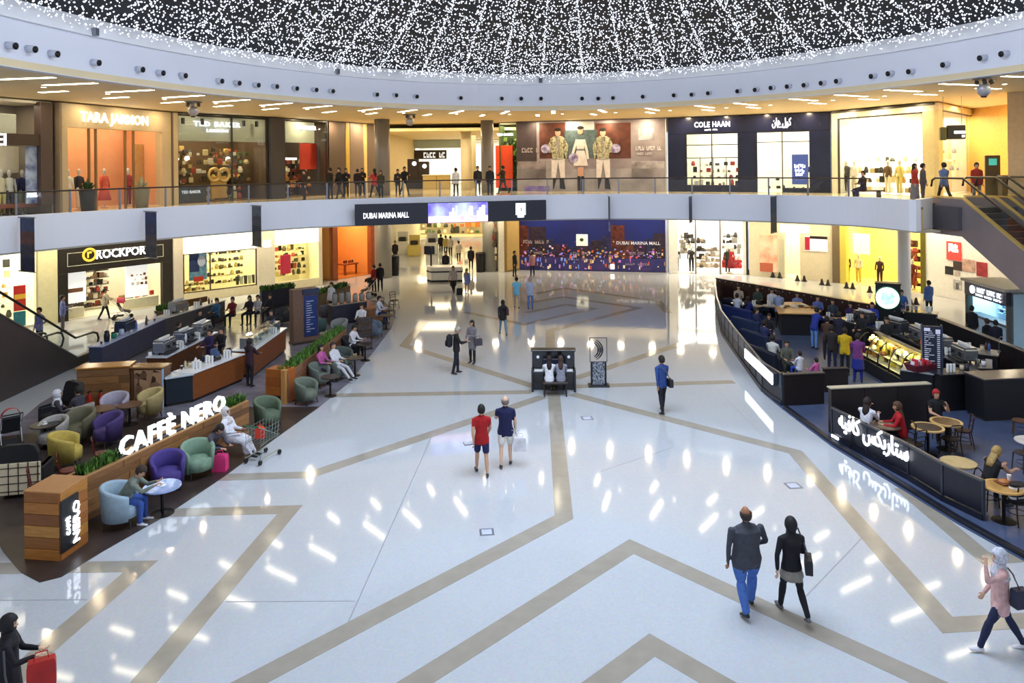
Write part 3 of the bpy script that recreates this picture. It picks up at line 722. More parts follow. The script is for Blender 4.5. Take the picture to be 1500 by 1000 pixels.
for x, c, b, l in ((100, '#f2ead4', '#e8e0cc', 'white blouse'), (153, '#d85a44', '#c44a3a', 'coral dress'), (188, '#a02c38', '#7c2030', 'crimson coat'), (116, '#22242e', '#e3dccb', 'navy jacket')):
    u, z = S.px(x, 304, .9); mannequin('mannequin in a %s inside the peach-lit shop' % l, S.pt(u, .9, .034), S.rz+PI, c, b, dress='dress' in l)
for x, l in ((129, 'black pot left of the peach shop door'), (208, 'stone pot right of the peach shop door')):
    u, z = S.px(x, 306, -.7); plant_pot('leafy plant in a %s' % l, S.pt(u, -.7, 0), '#20262c' if x == 129 else '#7c7a66', '#33552a' if x == 129 else '#cfcda8', .34, .95, .6)

S = Shop((-16.75, 37.2), (-13.6, 41.9), Z_UP, U, 'glazed clothes shop on the upper gallery with white sign panel and dark interior', wall='#5a4630', floor='#8a6a40', ceil='#2a2622', power=150, lcol=(1, .82, .55), depth=3)
L = S.L; zt = S.px(320, 207)[1]
S.box('sign_panel', .15, L-.1, zt, U-.12, .10, .2, M('#a4a89a', .5, var=.02)); S.box('left_pier', -.1, .18, 0, U, -.1, .3, M('#c9b48c', .5))
S.text('TED BAKER', 284, 352, 182, mat=LITC, w=.02, spacing=1.25, size=.34); S.text('LONDON', 303, 334, 191.5, mat=LITC, w=.02, spacing=1.25, size=.2)
S.pane(.18, L-.05, .05, U-.15, -.02)
S.frame('window_frame', .15, L, 0, U, .07, DKF, bars=(S.px(340, 240)[0],))
for x in (264, 292, 353, 372):
    u = S.px(x, 167)[0]; o = S.box('track_spot', u-.06, u+.06, U-.55, U-.25, -.3, -.15, BLK)
S.merch(.4, L*.42, .1, 3.0, 2.4, ('#2a2018', '#6a4a28', '#c9a860', '#101010', '#d8d0b8'), 7, 11, .34, 4, '#4a3420')
S.merch(L*.62, L-.3, .1, 3.0, 2.4, ('#c8a850', '#e8d890', '#5a4020', '#1a1a1a', '#a83a2a'), 8, 8, .24, 5, '#6a4a20')
S.merch(.3, L-.2, .05, 2.9, 1.5, ('#3a2a1c', '#8a6a38', '#d8c890', '#17140f', '#a83a2a', '#e8e0c8', '#5a6a3a'), 6, 12, .26, 44)
# big gold ornament of two rings in the window
S.pbox('ornament_body', 310, 258, 332, 290, .6, .75, M('#c99a4a', .4, .3))
mb = MB(); R_ = []
for x in (314, 328):
    u, z = S.px(x, 256, .55)
    R0 = [[(u+(.33+rr*math.cos(q))*math.cos(a), .55+rr*math.sin(q), z+(.33+rr*math.cos(q))*math.sin(a)) for q in [2*PI*j/6 for j in range(6)] for rr in (.08,)] for a in [2*PI*i/16 for i in range(17)]]
    mb.rings(R0, cap=False)
mb.build('ornament_rings', M('#d9b46a', .4, .3), S.o, True)
S.pbox('window_placard', 257, 272, 303, 298, .1, .14, M('#3c4450', .5, var=.3)); S.text('TED BAKER', 266, 294, 281, mat=M('#c8ccd0', .5, emit=.6), w=.06)
for x, y in ((258, 233), (274, 232), (334, 233), (376, 233)):
    u, z = S.px(x, y, 1.5); MB().ball((u, 1.5, z), .13, n=10).build('globe_lamp', M('#fff6dc', .5, emit=6, var=0), S.o, True)
mb = S.box('dark_pier', L, L+.95, 0, U, -.25, .4, M('#3d3a3e', .4))

S = Shop((-13.05, 43.0), (-11.35, 46.2), Z_UP, U, 'second glazed bay of the dark-interior clothes shop, with a red hanging panel', wall='#4c4034', floor='#8a6a40', ceil='#2a2622', power=90, lcol=(1, .82, .55), depth=4)
L = S.L; zt = S.px(440, 209)[1]
S.box('sign_panel', .1, L*.72, zt, U-.12, .10, .2, M('#a4a89a', .5, var=.02)); S.pane(.08, L-.05, .05, U-.15, -.02); S.frame('window_frame', 0, L, 0, U, .07, DKF)
S.text('TED BAKER', 434, 463, 187, mat=LITC, w=.05); S.pbox('red_panel', 440, 210, 466, 248, .8, .9, M('#d83a20', .6)); S.pbox('lit_shelf', 411, 231, 435, 234, .5, .8, LIT)
S.merch(.2, L-.2, .05, 2.4, 1.4, ('#c8803a', '#e8dcb8', '#2a1c18', '#8a2c20'), 5, 8, .26, 45); S.merch(.2, L-.2, .1, 2.0, 2.6, ('#6a3020', '#c9a860', '#1a1a1a', '#d8d0b8'), 5, 9, .3, 9)
# brown panelled return wall beside the corridor
S = Shop((-11.3, 46.3), (-9.2, 50.5), Z_UP, U, 'brown panelled wall strip left of the upper corridor', name='wall_panelling', cat='wall panelling', depth=0)
for k, (a, b, c) in enumerate(((0, .33, '#5a4a40'), (.34, .42, '#c9a850'), (.43, .72, '#7d6c60'), (.73, .80, '#d9c080'), (.81, 1, '#6a5a50'))): S.box('panel', a*S.L, b*S.L-.02, 0, U, -.05-.03*(k % 2), .3, M(c, .45))

# central corridor of the upper gallery
mb = MB(); mb.box(-9.3, -9.1, 50.5, 80, Z_UP, 10.3); struct('wall_left', mb, M('#e3c98a', .6, var=.04), 'warm cream wall on the left of the upper corridor')
mb = MB(); mb.box(0.4, .6, 51.2, 80, Z_UP, 10.3); struct('wall_right', mb, M('#efe4c4', .6, var=.04), 'cream wall on the right of the upper corridor')
mb = MB(); mb.box(-9.2, .6, 51, 80, 9.9, 10.1); struct('ceiling_corridor', mb, M('#f0dfae', .6, var=.03), 'yellow-lit ceiling of the upper corridor')
area('corridor_light', (-4.3, 60, 9.85), 6, 14, 380, (1, .84, .55))
S = Shop((-9.1, 70), (.4, 70), Z_UP, 4.1, 'bright white shop closing the upper corridor under a dark sign band', wall='#fbfaf4', floor='#e4dcc8', power=300, lcol=(1, .97, .92), depth=4)
S.pbox('sign_band', 573, 220, 654, 233, -.1, .1, M('#2a2320', .4)); S.pbox('upper_bulkhead', 560, 205, 690, 217, -.05, .15, M('#b9c9cc', .5))
S.scribble(578, 591, 226, .5, LITC, -.14, 3); S.scribble(620, 652, 227, .5, M('#d8d8d8', .5, emit=1), -.14, 7)
for x in (583, 596): S.pbox('teal_stripe', x-4, 206, x+4, 262, -.12, -.06, M('#3d6266' if x == 583 else '#dfe6e4', .5))
p = along(640, 283, 56); o = thing('service_counter', 'beige service counter in the middle of the upper corridor', 'counter', (p.x, 56, Z_UP))
MB().cbox(-1.0, 0, -.4, .4, 0, 1.0, .02).build('counter_body', M('#c9b070', .5), o); MB().cbox(.02, 1.0, -.4, .4, 0, 1.0, .02).build('counter_body', M('#c9b070', .5), o); MB().cbox(-1.05, 1.05, -.45, .45, 1.0, 1.06, .02).build('counter_top', M('#efe9d8', .4), o)
for x, hh, l in ((606, 2.25, 'left'), (621, 2.05, 'right')):
    p = along(x, 283, 57); o = thing('display_tower', 'dark brown display tower in the upper corridor, %s one of the pair' % l, 'display tower', (p.x, 57, Z_UP))
    MB().cbox(-.42, .42, -.25, .25, 0, hh, .02).build('cabinet', M('#2a201c', .4), o); MB().lathe([(.16, 0), (.16, .03)], 14).build('round_emblem', LITC, o).rotation_euler = (PI/2, 0, 0); o.children[1].location = (.1, -.26, hh-.35)
for x, Y, l in ((683, 53, 'nearer'), (690, 58, 'farther')):
    p = along(x, HOR, Y); mb = MB(); mb.lathe([(.38, Z_UP), (.38, 9.9)], 18, (p.x, Y, 0)); struct('trim_%d' % (11 if x == 683 else 12), mb, M('#efe3c0', .5, var=.02), 'cream round column in the upper corridor, %s one' % l, True)

# right of the corridor: plant wall with red panel, then the fashion hoarding
S = Shop((-.9, 50.2), (.33, 49.7), Z_UP, U, 'narrow shop window with leafy wall and tall red panel', wall='#4a5a28', floor='#3a3a2a', depth=1.2, power=25)
S.merch(.1, S.L-.1, .2, U-1.0, 1.1, ('#5a7a2a', '#7a9a3a', '#2c4418'), 14, 7, .26, 3, name='leaf_wall')
S.pbox('red_panel', 726, 213, 751, 275, .2, .3, M('#e8461e', .55)); S.text('TED BAKER', 728, 752, 197, mat=LITC, w=.1)
S.pane(.05, S.L-.02, .05, U-.1)

S = Shop((.34, 49.6), (9.62, 46.72), Z_UP, U, 'large grey fashion hoarding with three standing models holding helmets', name='hoarding', cat='hoarding', depth=0)
L = S.L
S.box('board', 0, L, 0, U, -.04, .10, M('#7b7078', .5, var=.3, scale=.7, col2='#a39aa0'))
S.box('left_dark_print', 0, L*.14, 1.7, U, -.048, -.03, M('#453a40', .5, var=.2, scale=1)); S.box('lower_print', 0, L, 0, 1.45, -.05, -.03, M('#a9a4ac', .5, var=.2, scale=.9))  # darker print on the left part of the board
a, b = S.px(800, 220)[0], S.px(838, 220)[0]
for x0, x1 in ((790, 828), (872, 924)): S.pbox('printed_door', x0, 180, x1, 232, -.05, -.02, M('#6a3a2c', .5, var=.25, scale=2))
S.pbox('printed_sky', 829, 178, 870, 191, -.05, -.02, M('#d5dce0', .5)); S.pbox('printed_arch', 826, 190, 875, 232, -.05, -.02, M('#5b7076', .5, var=.2))
for x0, y0, x1, y1, c in ((758, 236, 800, 262, '#9a8f94'), (925, 236, 974, 262, '#b9b2b8'), (935, 188, 958, 205, '#c3c4d0')): S.pbox('printed_patch', x0, y0, x1, y1, -.05, -.02, M(c, .5, var=.3, scale=1.5))
def model(x, woman, helm):
    u, zb = S.px(x, 283, -.06); zt = S.px(x, 186 if not woman else 183, -.06)[1]; zb = max(zb, .05); k = (zt-zb)
    W = M('#e6dfdf', .6, var=.08); J = M('#c9c3a4', .6, var=.5, scale=9, col2='#5a5a48'); K = M('#1a1618', .5); SKN = M('#c99a84', .6); HL = M('#5a4a7c', .4, col2='#c9c4e8', scale=5)
    y0, y1 = -.085, -.05
    def pl(name, poly, m): return MB().plate([(u+a*k, zb+b*k) for a, b in poly], y0, y1).build(name, m, S.sign)
    if woman:
        pl('printed_boots', [(-.05, 0), (-.005, 0), (-.01, .22), (-.05, .22)], K); pl('printed_boots', [(.005, 0), (.05, 0), (.05, .22), (.01, .22)], K)
        pl('printed_legs', [(-.04, .22), (.04, .22), (.045, .36), (-.045, .36)], SKN)
        pl('printed_dress', [(-.11, .38), (.11, .38), (.09, .52), (.055, .62), (.07, .78), (-.07, .78), (-.055, .62), (-.09, .52)], W)
        pl('printed_belt', [(-.055, .61), (.055, .61), (.055, .64), (-.055, .64)], K)
        pl('printed_arm', [(-.07, .79), (-.13, .6), (-.16, .5), (-.13, .48), (-.09, .6), (-.05, .74)], W); pl('printed_arm', [(.07, .79), (.12, .6), (.13, .48), (.10, .48), (.08, .6), (.05, .74)], W)
    else:
        for q in (-1, 1):
            pl('printed_boots', [(q*.055-.03, .03), (q*.055+.04*q+.02, .02), (q*.055+.03, .2), (q*.055-.03, .2)], K)
            pl('printed_trousers', [(q*.075-.035, .2), (q*.075+.035, .2), (q*.05+.055, .5), (q*.05-.055, .5)], W)
        pl('printed_jacket', [(-.09, .48), (.09, .48), (.10, .62), (.12, .82), (.05, .86), (-.05, .86), (-.12, .82), (-.10, .62)], J)
        pl('printed_shirt', [(-.02, .6), (.02, .6), (.035, .85), (-.035, .85)], W)
        for q in (-1, 1): pl('printed_arm', [(q*.10, .83), (q*.17, .7), (q*.15*(1.4 if q == helm else .9), .6 if q == helm else .48), (q*.10, .6), (q*.09, .7)][::q], J)
    mb = MB(); c = [(math.cos(a)*.045*k, math.sin(a)*.055*k) for a in [2*PI*i/14 for i in range(14)]]
    MB().plate([(u+a, zb+.91*k+b) for a, b in c], y0, y1).build('printed_face', SKN, S.sign)
    MB().plate([(u+a*1.15, zb+.958*k+b*.5) for a, b in c], y0-.004, y1).build('printed_hair', K, S.sign)
    hx = helm*.20 if not woman else -.11; hz = .66 if not woman else .5
    MB().plate([(u+hx*k+a*1.7, zb+hz*k+b*1.3) for a, b in c], y0-.01, y1).build('printed_helmet', HL, S.sign)
model(818, False, -1); model(851, True, -1); model(884, False, 1)
S.scribble(931, 969, 217, .26, M('#e8e4ea', .5), -.06, 12); S.scribble(933, 955, 225, .14, M('#d8d4da', .5), -.06, 9); S.scribble(764, 789, 220, .30, M('#a8a0a4', .5), -.06, 6)
u = S.px(785, 278)[0]; S.pbox('printed_violet_patch', 768, 272, 806, 283, -.052, -.03, M('#6a55b0', .5, var=.4, scale=2, col2='#8f88a8'))  # violet print along the foot of the board
S.box('edge_strip', L-.06, L, 0, U, -.09, .1, M('#d8d4cc', .4))

S = Shop((9.72, 46.69), (17.98, 42.36), Z_UP, U, 'navy shop front with white lettering, two-pane window and open glazed doorway', wall='#fdf8e4', floor='#efe6cc', power=400, lcol=(1, .95, .80), depth=3.5)
L = S.L; NV = M('#181a34', .22, var=.15, scale=.7); q = S.px
w0, w1 = q(1005, 240)[0], q(1082, 240)[0]; d0, d1 = q(1108, 230)[0], q(1187, 230)[0]; zt = q(1043, 195)[1]; zs = q(1043, 272)[1]
S.box('header', 0, L, zt, U, -.08, .12, NV)
for a, b in ((0, w0), (w1, d0), (d1, L)): S.box('pier', a, b, 0, zt, -.08, .12, NV)
S.box('sill', w0, w1, 0, zs, -.08, .12, NV); S.box('sill', q(1147, 240)[0], d1, 0, zs-.1, -.08, .12, NV)
S.frame('window_frame', w0, w1, zs, zt, .05, BLK, bars=((w0+w1)/2,), rows=(q(1043, 212)[1], q(1043, 231)[1]))
S.frame('door_frame', d0, d1, 0, zt, .05, BLK, bars=(q(1146, 230)[0],), rows=(q(1130, 208)[1],))
S.pane(w0, w1, zs, zt); S.pane(q(1147, 240)[0], d1, zs-.1, zt)
S.text('COLE HAAN', 1017, 1069, 182, mat=LITC, w=-.14, size=.46, spacing=1.1); S.scribble(1032, 1051, 190, .08, LITC, -.10, 8); 
ar1 = S.text('\uFEE5\uFE8E\uFEEB \uFEDD\uFEEE\uFEDB', 1131, 1159, 180, mat=LITC, w=-.14, size=.62); S.scribble(1138, 1151, 186, .06, LITC, -.10, 6)
b = S.pbox('blue_banner', 1160, 226, 1184, 270, -.02, .0, M('#3c56b4', .5)); S.scribble(1163, 1180, 243, .2, LITC, -.04, 3); S.scribble(1164, 1179, 249, .16, LITC, -.04, 3); S.scribble(1165, 1178, 255, .18, LITC, -.04, 3)
S.merch(w0+.1, w1-.1, zs, zs+1.6, 1.2, ('#1c1c20', '#f4f0e6', '#f4f0e6', '#b03038', '#3a3a44', '#c9b9a0'), 4, 8, .22, 6, '#e8e4da')
S.merch(d0+.1, d1-.1, .1, 1.6, 3.0, ('#1c1c20', '#f4f0e6', '#e9dfca'), 3, 6, .2, 7)
for k in range(1, 4): S.box('display_upright', w0+(w1-w0)*k/4-.02, w0+(w1-w0)*k/4+.02, zs, zs+1.7, .3, .34, BLK)

S = Shop((17.95, 41.9), (20.15, 35.7), Z_UP, U, 'brightly lit white corner shop on the upper gallery with cream frame', depth=0)
ri = S.o.matrix_basis.inverted(); loc2 = lambda x, y: (ri @ Vector((x, y, Z_UP))).xy
MB().prism([loc2(17.95, 42.0), loc2(25.6, 41.8), loc2(25.6, 41.95), loc2(17.95, 42.15)], 0, U).build('back_wall', M('#fffaf0', .7, var=.02), S.o)
for z0_, z1_, nm in ((.0, .03, 'shop_floor'), (U-.1, U-.02, 'shop_ceiling')): MB().prism([loc2(18.1, 41.9), loc2(20.25, 36.0), loc2(25.4, 41.8)], z0_, z1_).build(nm, M('#f6efdf', .5, var=.03), S.o)
area('shop_light', (20.6, 39.8, Z_UP+U-.15), 2.2, 2.6, 330, (1, .93, .74))
L = S.L; q = S.px; zt = q(1300, 168)[1]
S.box('header', 0, L, zt, U, -.10, .15, CREAM); S.box('left_pier', 0, q(1228, 230)[0], 0, zt, -.10, .15, CREAM); cx = q(1354, 230)[0]; S.box('corner_post', cx, L, 0, zt, -.1, .2, M('#d9cc98', .5))
S.frame('window_frame', q(1228, 230)[0], cx, 0, zt, .06, DKF); S.pane(q(1228, 230)[0], cx, .03, zt)
S.box('dark_top_line', 0, L, U-.12, U, -.14, .0, DKF)
S.merch(.6, cx-.1, .1, 1.6, 1.3, ('#c9b078', '#e9d9a8', '#2a2622', '#f8f4ea', '#8a6a40', '#d8a060'), 3, 14, .3, 8)
S.merch(.6, cx-.1, 1.7, 2.5, 1.3, ('#2a2622', '#f8f4ea', '#f8f4ea', '#6a6a60'), 1, 9, .22, 18)
for x, c, c2, l in ((1241, '#4a4a48', '#3a3a38', 'charcoal suit'), (1252, '#ece4d4', '#d8caa8', 'ivory outfit'), (1301, '#6a5030', '#e8d8a8', 'brown jacket'), (1318, '#e3d078', '#d8c268', 'mustard coat')):
    u, z = q(x, 288, .7); mannequin('mannequin in a %s in the bright corner shop' % l, S.pt(u, .7, .034), S.rz+PI, c, c2)
S2 = Shop((20.2, 35.7), (25.4, 41.5), Z_UP, U, 'side window of the bright corner shop with small bags on white shelves', wall='#fffaf0', depth=0)
L = S2.L; q = S2.px; zt = q(1400, 165)[1]
S2.box('header', 0, L, zt, U, -.1, .15, CREAM); c0 = q(1378, 230)[0]; S2.box('left_pier', 0, c0, 0, zt, -.1, .15, M('#d9cc98', .5)); S2.box('right_pier', q(1437, 230)[0], L, 0, zt, -.1, .15, CREAM)
S2.frame('window_frame', c0, q(1437, 230)[0], 0, zt, .06, DKF); S2.pane(c0, q(1437, 230)[0], .03, zt)
S2.pbox('display_back', 1380, 200, 1436, 286, .9, .95, M('#fffaf0', .6)); S2.merch(c0+.2, q(1430, 230)[0], 1.2, 2.6, .85, ('#1c1c20', '#5a8ab0', '#c9b078', '#f8f4ea'), 3, 7, .2, 12)
S2.pbox('window_poster', 1422, 252, 1437, 284, -.02, .0, M('#5a2c22', .5, var=.4, col2='#d8b090', scale=3))
area('side_window_light', S2.pt((c0+q(1437, 230)[0])/2, .5, U-.35), 3.0, .3, 150, (1, .93, .76), (0, 0, S2.rz))
# orange side passage
mb = MB(); mb.box(25.3, 25.5, 34, 42, Z_UP, Z_CEIL); struct('wall_far', mb, M('#e0a448', .6, var=.05), 'orange-lit wall of the side passage on the upper right')
mb = MB(); mb.prism([(20.6, 31.2), (21.0, 31.6), (26, 33.5), (26, 32), (23, 29.5)], Z_UP, Z_CEIL); struct('wall_passage', mb, M('#dcb784', .5, var=.05), 'tan wall at the right edge of the upper gallery')
area('passage_light', (23.4, 36.5, Z_CEIL-.1), 2.5, 4, 190, (1, .72, .34))
# hanging direction sign
p = along(1392, 194, 33.0); o = thing('hanging_sign', 'dark box sign hung on two rods before the bright corner shop', 'sign', p, -.25)
MB().cbox(-.15, .58, -.12, .12, -.30, .32, .03).build('sign_box', M('#3a3420', .4), o); MB().cbox(-.42, -.16, -.12, .12, -.34, .24, .03).build('side_box', M('#6a6428', .4), o)
MB().box(.12, .55, -.128, -.118, -.06, .06).build('lettering_strip', LITC, o); MB().box(.42, .53, -.128, -.118, -.22, -.12).build('arrow_tile', LITC, o)
for a in (-.28, .45): MB().tube([(a, 0, .2), (a, 0, Z_CEIL-p.z)], .012, 6).build('rod', STEEL, o)
p = along(1454, 285, 34); o = thing('totem_sign', 'slim dark totem sign with teal screen by the passage', 'sign', (p.x, 34, Z_UP), -.3)
MB().cbox(-.30, .30, -.08, .08, 0, 2.0, .02).build('body', M('#33332c', .4), o); MB().cbox(-.16, .16, -.09, -.07, 1.55, 1.85, .01).build('screen', M('#2f9a94', .4, emit=.8), o)
p = along(1476, 285, 33); o = thing('litter_bin', 'dark square litter bin beside the upper escalator', 'bin', (p.x, 33, Z_UP), -.2); MB().cbox(-.30, .30, -.25, .25, 0, 1.05, .03).build('body', M('#2c2a28', .4), o); MB().cbox(-.32, .32, -.27, .27, 1.05, 1.12, .02).build('lid', M('#3a3836', .4), o)

# --- ground floor, left to right
G = 4.85
S = Shop((-25.4, 33.4), at(84, 472).xy, 0, G, 'white-lit shop at the left edge of the ground floor with red sale poster', wall='#fffbe8', floor='#eadfbe', power=380, lcol=(1, .95, .78), depth=4)
L = S.L; q = S.px
S.box('right_pier', L-.9, L, 0, G, -.1, .4, M('#e8e4b8', .5)); S.pane(.1, L-.9, .1, 4, .02); S.box('base', 0, L-.9, 0, .12, -.05, .1, CREAM); S.frame('window_frame', 0, L-.9, 0, 4.2, .06, M('#cfc9a8', .4), bars=(L*.45,))
p_ = S.pbox('red_poster', 20, 418, 38, 455, -.02, .01, M('#c02a20', .5)); MB().cbox(*[q(21, 440, -.03)[0], q(38, 440, -.03)[0]], -.04, -.02, q(30, 434)[1]-.12, q(30, 434)[1]+.12, .01).build('poster_stripe', M('#e8b83a', .5), S.o)
S.pbox('teal_screen', 20, 456, 38, 482, -.02, .02, M('#1d5a60', .3, emit=.5))
S.merch(.4, L-1.1, .2, 3.2, 2.6, ('#fffbe8', '#fffbe8', '#c8b890', '#2a2622', '#b8923a'), 6, 6, .25, 3, '#efe6cc')
S = Shop(at(85, 472).xy, at(252, 445).xy, 0, G, 'shoe shop with black fascia, round gold logo and two lit advertising boxes', wall='#f2ead0', floor='#efe6cc', power=250, lcol=(1, .95, .80), depth=3)
L = S.L; q = S.px; BKB = M('#26221e', .4, var=.1)
zt = q(168, 392)[1]
S.box('fascia', 0, L, zt, G, -.10, .12, BKB); S.box('left_pier', 0, .45, 0, zt, -.10, .2, BKB); S.box('right_pier', L-.55, L, 0, zt, -.1, .2, BKB)
mb = MB(); a0, a1 = q(97, 372)[0], q(238, 372)[0]; z0, z1 = q(168, 383)[1], q(168, 364)[1]
for r in ((a0, a1, z1-.03, z1), (a0, a1, z0, z0+.03), (a0, a0+.03, z0, z1), (a1-.03, a1, z0, z1)): mb.box(r[0], r[1], -.12, -.10, r[2], r[3])
mb.build('sign_outline', M('#c8ccb8', .4), S.o)
u, z = q(131, 373, -.12); GD = M('#e0b33a', .4, emit=1.0)
mb = MB(); mb.rings([[(u+(.30+.06*math.cos(a))*math.cos(t), -.14+.05*math.sin(a), z+(.30+.06*math.cos(a))*math.sin(t)) for a in [2*PI*j/6 for j in range(6)]] for t in [2*PI*i/24 for i in range(25)]], cap=False); mb.build('logo_ring', GD, S.o, True)
lettering('r', S.o, u, -.14, z, width=.22, mat=GD, name='logo_mark')
S.text('ROCKPORT', 141, 222, 369, mat=LITC, w=-.14, size=.62)
for x0, y0, x1, y1, l in ((88, 388, 126, 444, 'white'), (185, 386, 217, 434, 'white')):
    S.pbox('advertising_lightbox', x0, y0, x1, y1, .25, .4, M('#f6f2ee', .5, emit=.7, var=.02))
S.pbox('printed_shoe', 99, 422, 122, 428, .21, .25, M('#8a5a40', .5)); S.merch(q(190, 410, .2)[0], q(214, 410, .2)[0], q(200, 418)[1], q(200, 398)[1], .26, ('#2a2a2a', '#f6f2ee', '#8a5a40'), 3, 4, .14, 6)
a, b = q(127, 420)[0], q(184, 420)[0]
S.merch(a, b, .2, 3.2, 2.2, ('#3a2a20', '#1a1a1a', '#d8d0b8', '#7a5a3a', '#3a5a6a', '#a83a2a'), 8, 12, .24, 5, '#5a4a38')
S.box('shoe_plinth', .5, a, 0, .55, .3, 1.0, M('#e9e0c4', .5)); S.box('shoe_plinth', b, L-.6, 0, .55, .3, 1.0, M('#e9e0c4', .5)); S.merch(.6, a, .55, .75, .9, ('#3a2a20', '#8a6a40', '#1a1a1a'), 1, 8, .26, 7); S.merch(b+.1, L-.7, .55, .75, .9, ('#3a2a20', '#c84030', '#8a6a40'), 1, 8, .26, 8)
S.pane(.45, a, .05, zt); S.pane(b, L-.55, .05, zt)
S = Shop(at(254, 445).xy, at(268, 443).xy, 0, G, 'plain pale pier between the two shoe shops', name='wall_pier', cat='pier', depth=0); S.box('cladding', 0, S.L, 0, G, -.08, .5, M('#d8d0c0', .5)); S.box('plinth', 0, S.L, 0, .12, -.1, -.08, M('#8a8478', .5))
S = Shop(at(269, 443).xy, at(472, 417).xy, 0, G, 'long cream shoe shop with a blue portrait poster and red sale panel', wall='#f2e6b4', floor='#efe6cc', power=380, lcol=(1, .93, .70), depth=3)
L = S.L; q = S.px; zt = q(320, 368)[1]; m0, m1 = q(376, 400)[0], q(402, 400)[0]
S.box('lit_fascia', .05, m0, zt, G, -.06, .1, M('#fffef6', .5, emit=.9, var=0)); S.box('mid_pier', m0, m1, 0, G, -.12, .3, M('#e9e2cc', .5)); S.box('lit_fascia', m1, L, q(430, 357)[1], G, -.06, .1, M('#fffef6', .5, emit=.7, var=0)); S.box('base', 0, L, 0, .5, -.04, .1, M('#efe4c0', .5)); S.box('end_pier', L-.25, L, 0, G, -.08, .2, CREAM)
S.scribble(386, 397, 357, .4, LITC, -.16, 3)
S.frame('window_frame', 0, m0, .5, zt, .05, BRN, bars=(q(308, 400)[0],)); S.pane(.05, m0, .5, zt); S.pane(m1, L-.25, .5, q(430, 357)[1])
b0 = S.pbox('portrait_poster', 277, 366, 303, 410, .2, .24, M('#7fb0d0', .5, var=.2)); S.pbox('poster_hair', 278, 367, 292, 398, .185, .2, M('#2a3a6a', .5)); u, z = q(295, 382, .19); mb = MB(); mb.plate([(u+.22*math.cos(t), z+.32*math.sin(t)) for t in [2*PI*i/14 for i in range(14)]], .17, .2); mb.build('poster_face', M('#cfd0ea', .5), S.o)
S.pbox('poster_red_strip', 284, 405, 298, 412, .16, .2, M('#d8402a', .5)); S.pbox('red_sale_panel', 411, 373, 426, 401, .3, .34, M('#d42a4c', .5))
S.merch(q(310, 400)[0], m0-.1, .6, 3.2, 1.9, ('#5a4a20', '#2a2210', '#c9b060', '#f2e6b4', '#8a7a30', '#3a3a3a'), 6, 13, .22, 11, '#e2d49a')
S.merch(.1, q(305, 400)[0], .5, 1.1, .8, ('#b8923a', '#6a5a30', '#d8c890', '#8a4a2a'), 2, 10, .2, 13)
S.merch(m1+.2, L-.3, .6, 3.4, 1.9, ('#5a4a20', '#2a2210', '#c9b060', '#f2e6b4', '#b84a2a', '#3a3a3a'), 7, 10, .24, 12, '#e2d49a')
for k in range(5):
    u = q(348+k*6, 420, .6)[0]; mb = MB(); mb.tube([(u, .6, .55), (u, .62, 1.05)], [.09, .12], 8); mb.build('tall_boot', M(('#3a3a28', '#c8c8b0')[k % 2], .6), S.o)
S = Shop(at(487, 411).xy, at(549, 401).xy, 0, G, 'orange wood-framed open shop at the back left of the ground floor', wall='#e9a860', floor='#b8743a', power=190, lcol=(1, .74, .42), depth=4)
L = S.L; WD = M('#a85a2c', .5, kind='plank', col2='#7c3c1c'); S.box('left_post', 0, .4, 0, G, -.1, .3, WD); S.box('right_post', L-.4, L, 0, G, -.1, .3, WD); S.box('header', .4, L-.4, 3.55, G, -.1, .2, WD)
S.merch(.6, L*.45, .1, 2.6, 2.4, ('#3a2a20', '#c9a860', '#8a3a20', '#d8d0b8'), 4, 5, .3, 14, '#7c4a24'); S.box('display_table', L*.5, L-.6, .7, .8, 1.0, 2.0, WD); S.box('table_leg', L*.52, L*.56, 0, .7, 1.1, 1.2, WD); S.box('table_leg', L-.75, L-.65, 0, .7, 1.1, 1.2, WD); S.merch(L*.55, L-.7, .8, 1.0, 1.6, ('#8a3a20', '#3a2a20'), 1, 5, .25, 15)

# deep central corridor on the ground floor
mb = MB(); mb.box(-10.2, -10.0, 55, 92, 0, G); struct('wall_left_ground', mb, M('#efe2b8', .6, var=.05), 'cream wall on the left of the ground-floor corridor')
S = Shop((-11, 78), (-3, 78), 0, G, 'bright shop far down the ground-floor corridor, left of two', wall='#fdf2d0', floor='#f0d9a0', power=380, lcol=(1, .93, .74), depth=4)
S.merch(.5, 7.5, .1, 3.4, 3.6, ('#3a3a30', '#d8b060', '#4a6a3a', '#fdf2d0', '#c8783a', '#fdf2d0'), 5, 12, .5, 15); S.box('left_post', 0, .4, 0, G, -.1, .2, CREAM)
S = Shop((-3, 78), (3.5, 76), 0, G, 'bright shop far down the ground-floor corridor, right of two', wall='#fdf6e4', floor='#f0e0b8', power=340, lcol=(1, .93, .78), depth=4)
S.merch(.5, 6.0, .1, 3.6, 3.4, ('#5a5a30', '#d8c890', '#8a8a60', '#fdf2d0', '#b85a4a'), 5, 10, .45, 16); S.box('left_post', 0, .4, 0, G, -.1, .2, CREAM)
S = Shop((-1.9, 58), (-.9, 52.6), 0, G, 'white shop side wall to the right of the corridor column', wall='#fff8e8', floor='#efe2c0', power=0, depth=0)
S.box('wall_face', 0, S.L, 0, G, -.05, .3, M('#f4ecd6', .5)); S.merch(.3, S.L-.3, .8, 4.0, -.05, ('#6a6048', '#c9b890', '#8a3a30', '#e8dcc0'), 7, 9, .35, 17)
S = Shop(at(742, 398).xy, at(760, 395).xy, 0, G, 'tan stone pier beside the city-view hoarding', name='wall_pier', cat='pier', depth=0); S.box('cladding', 0, S.L, 0, G, -.08, .6, M('#c9a868', .5, var=.05)); S.box('plinth', 0, S.L, 0, .12, -.1, -.08, M('#8a7448', .5))
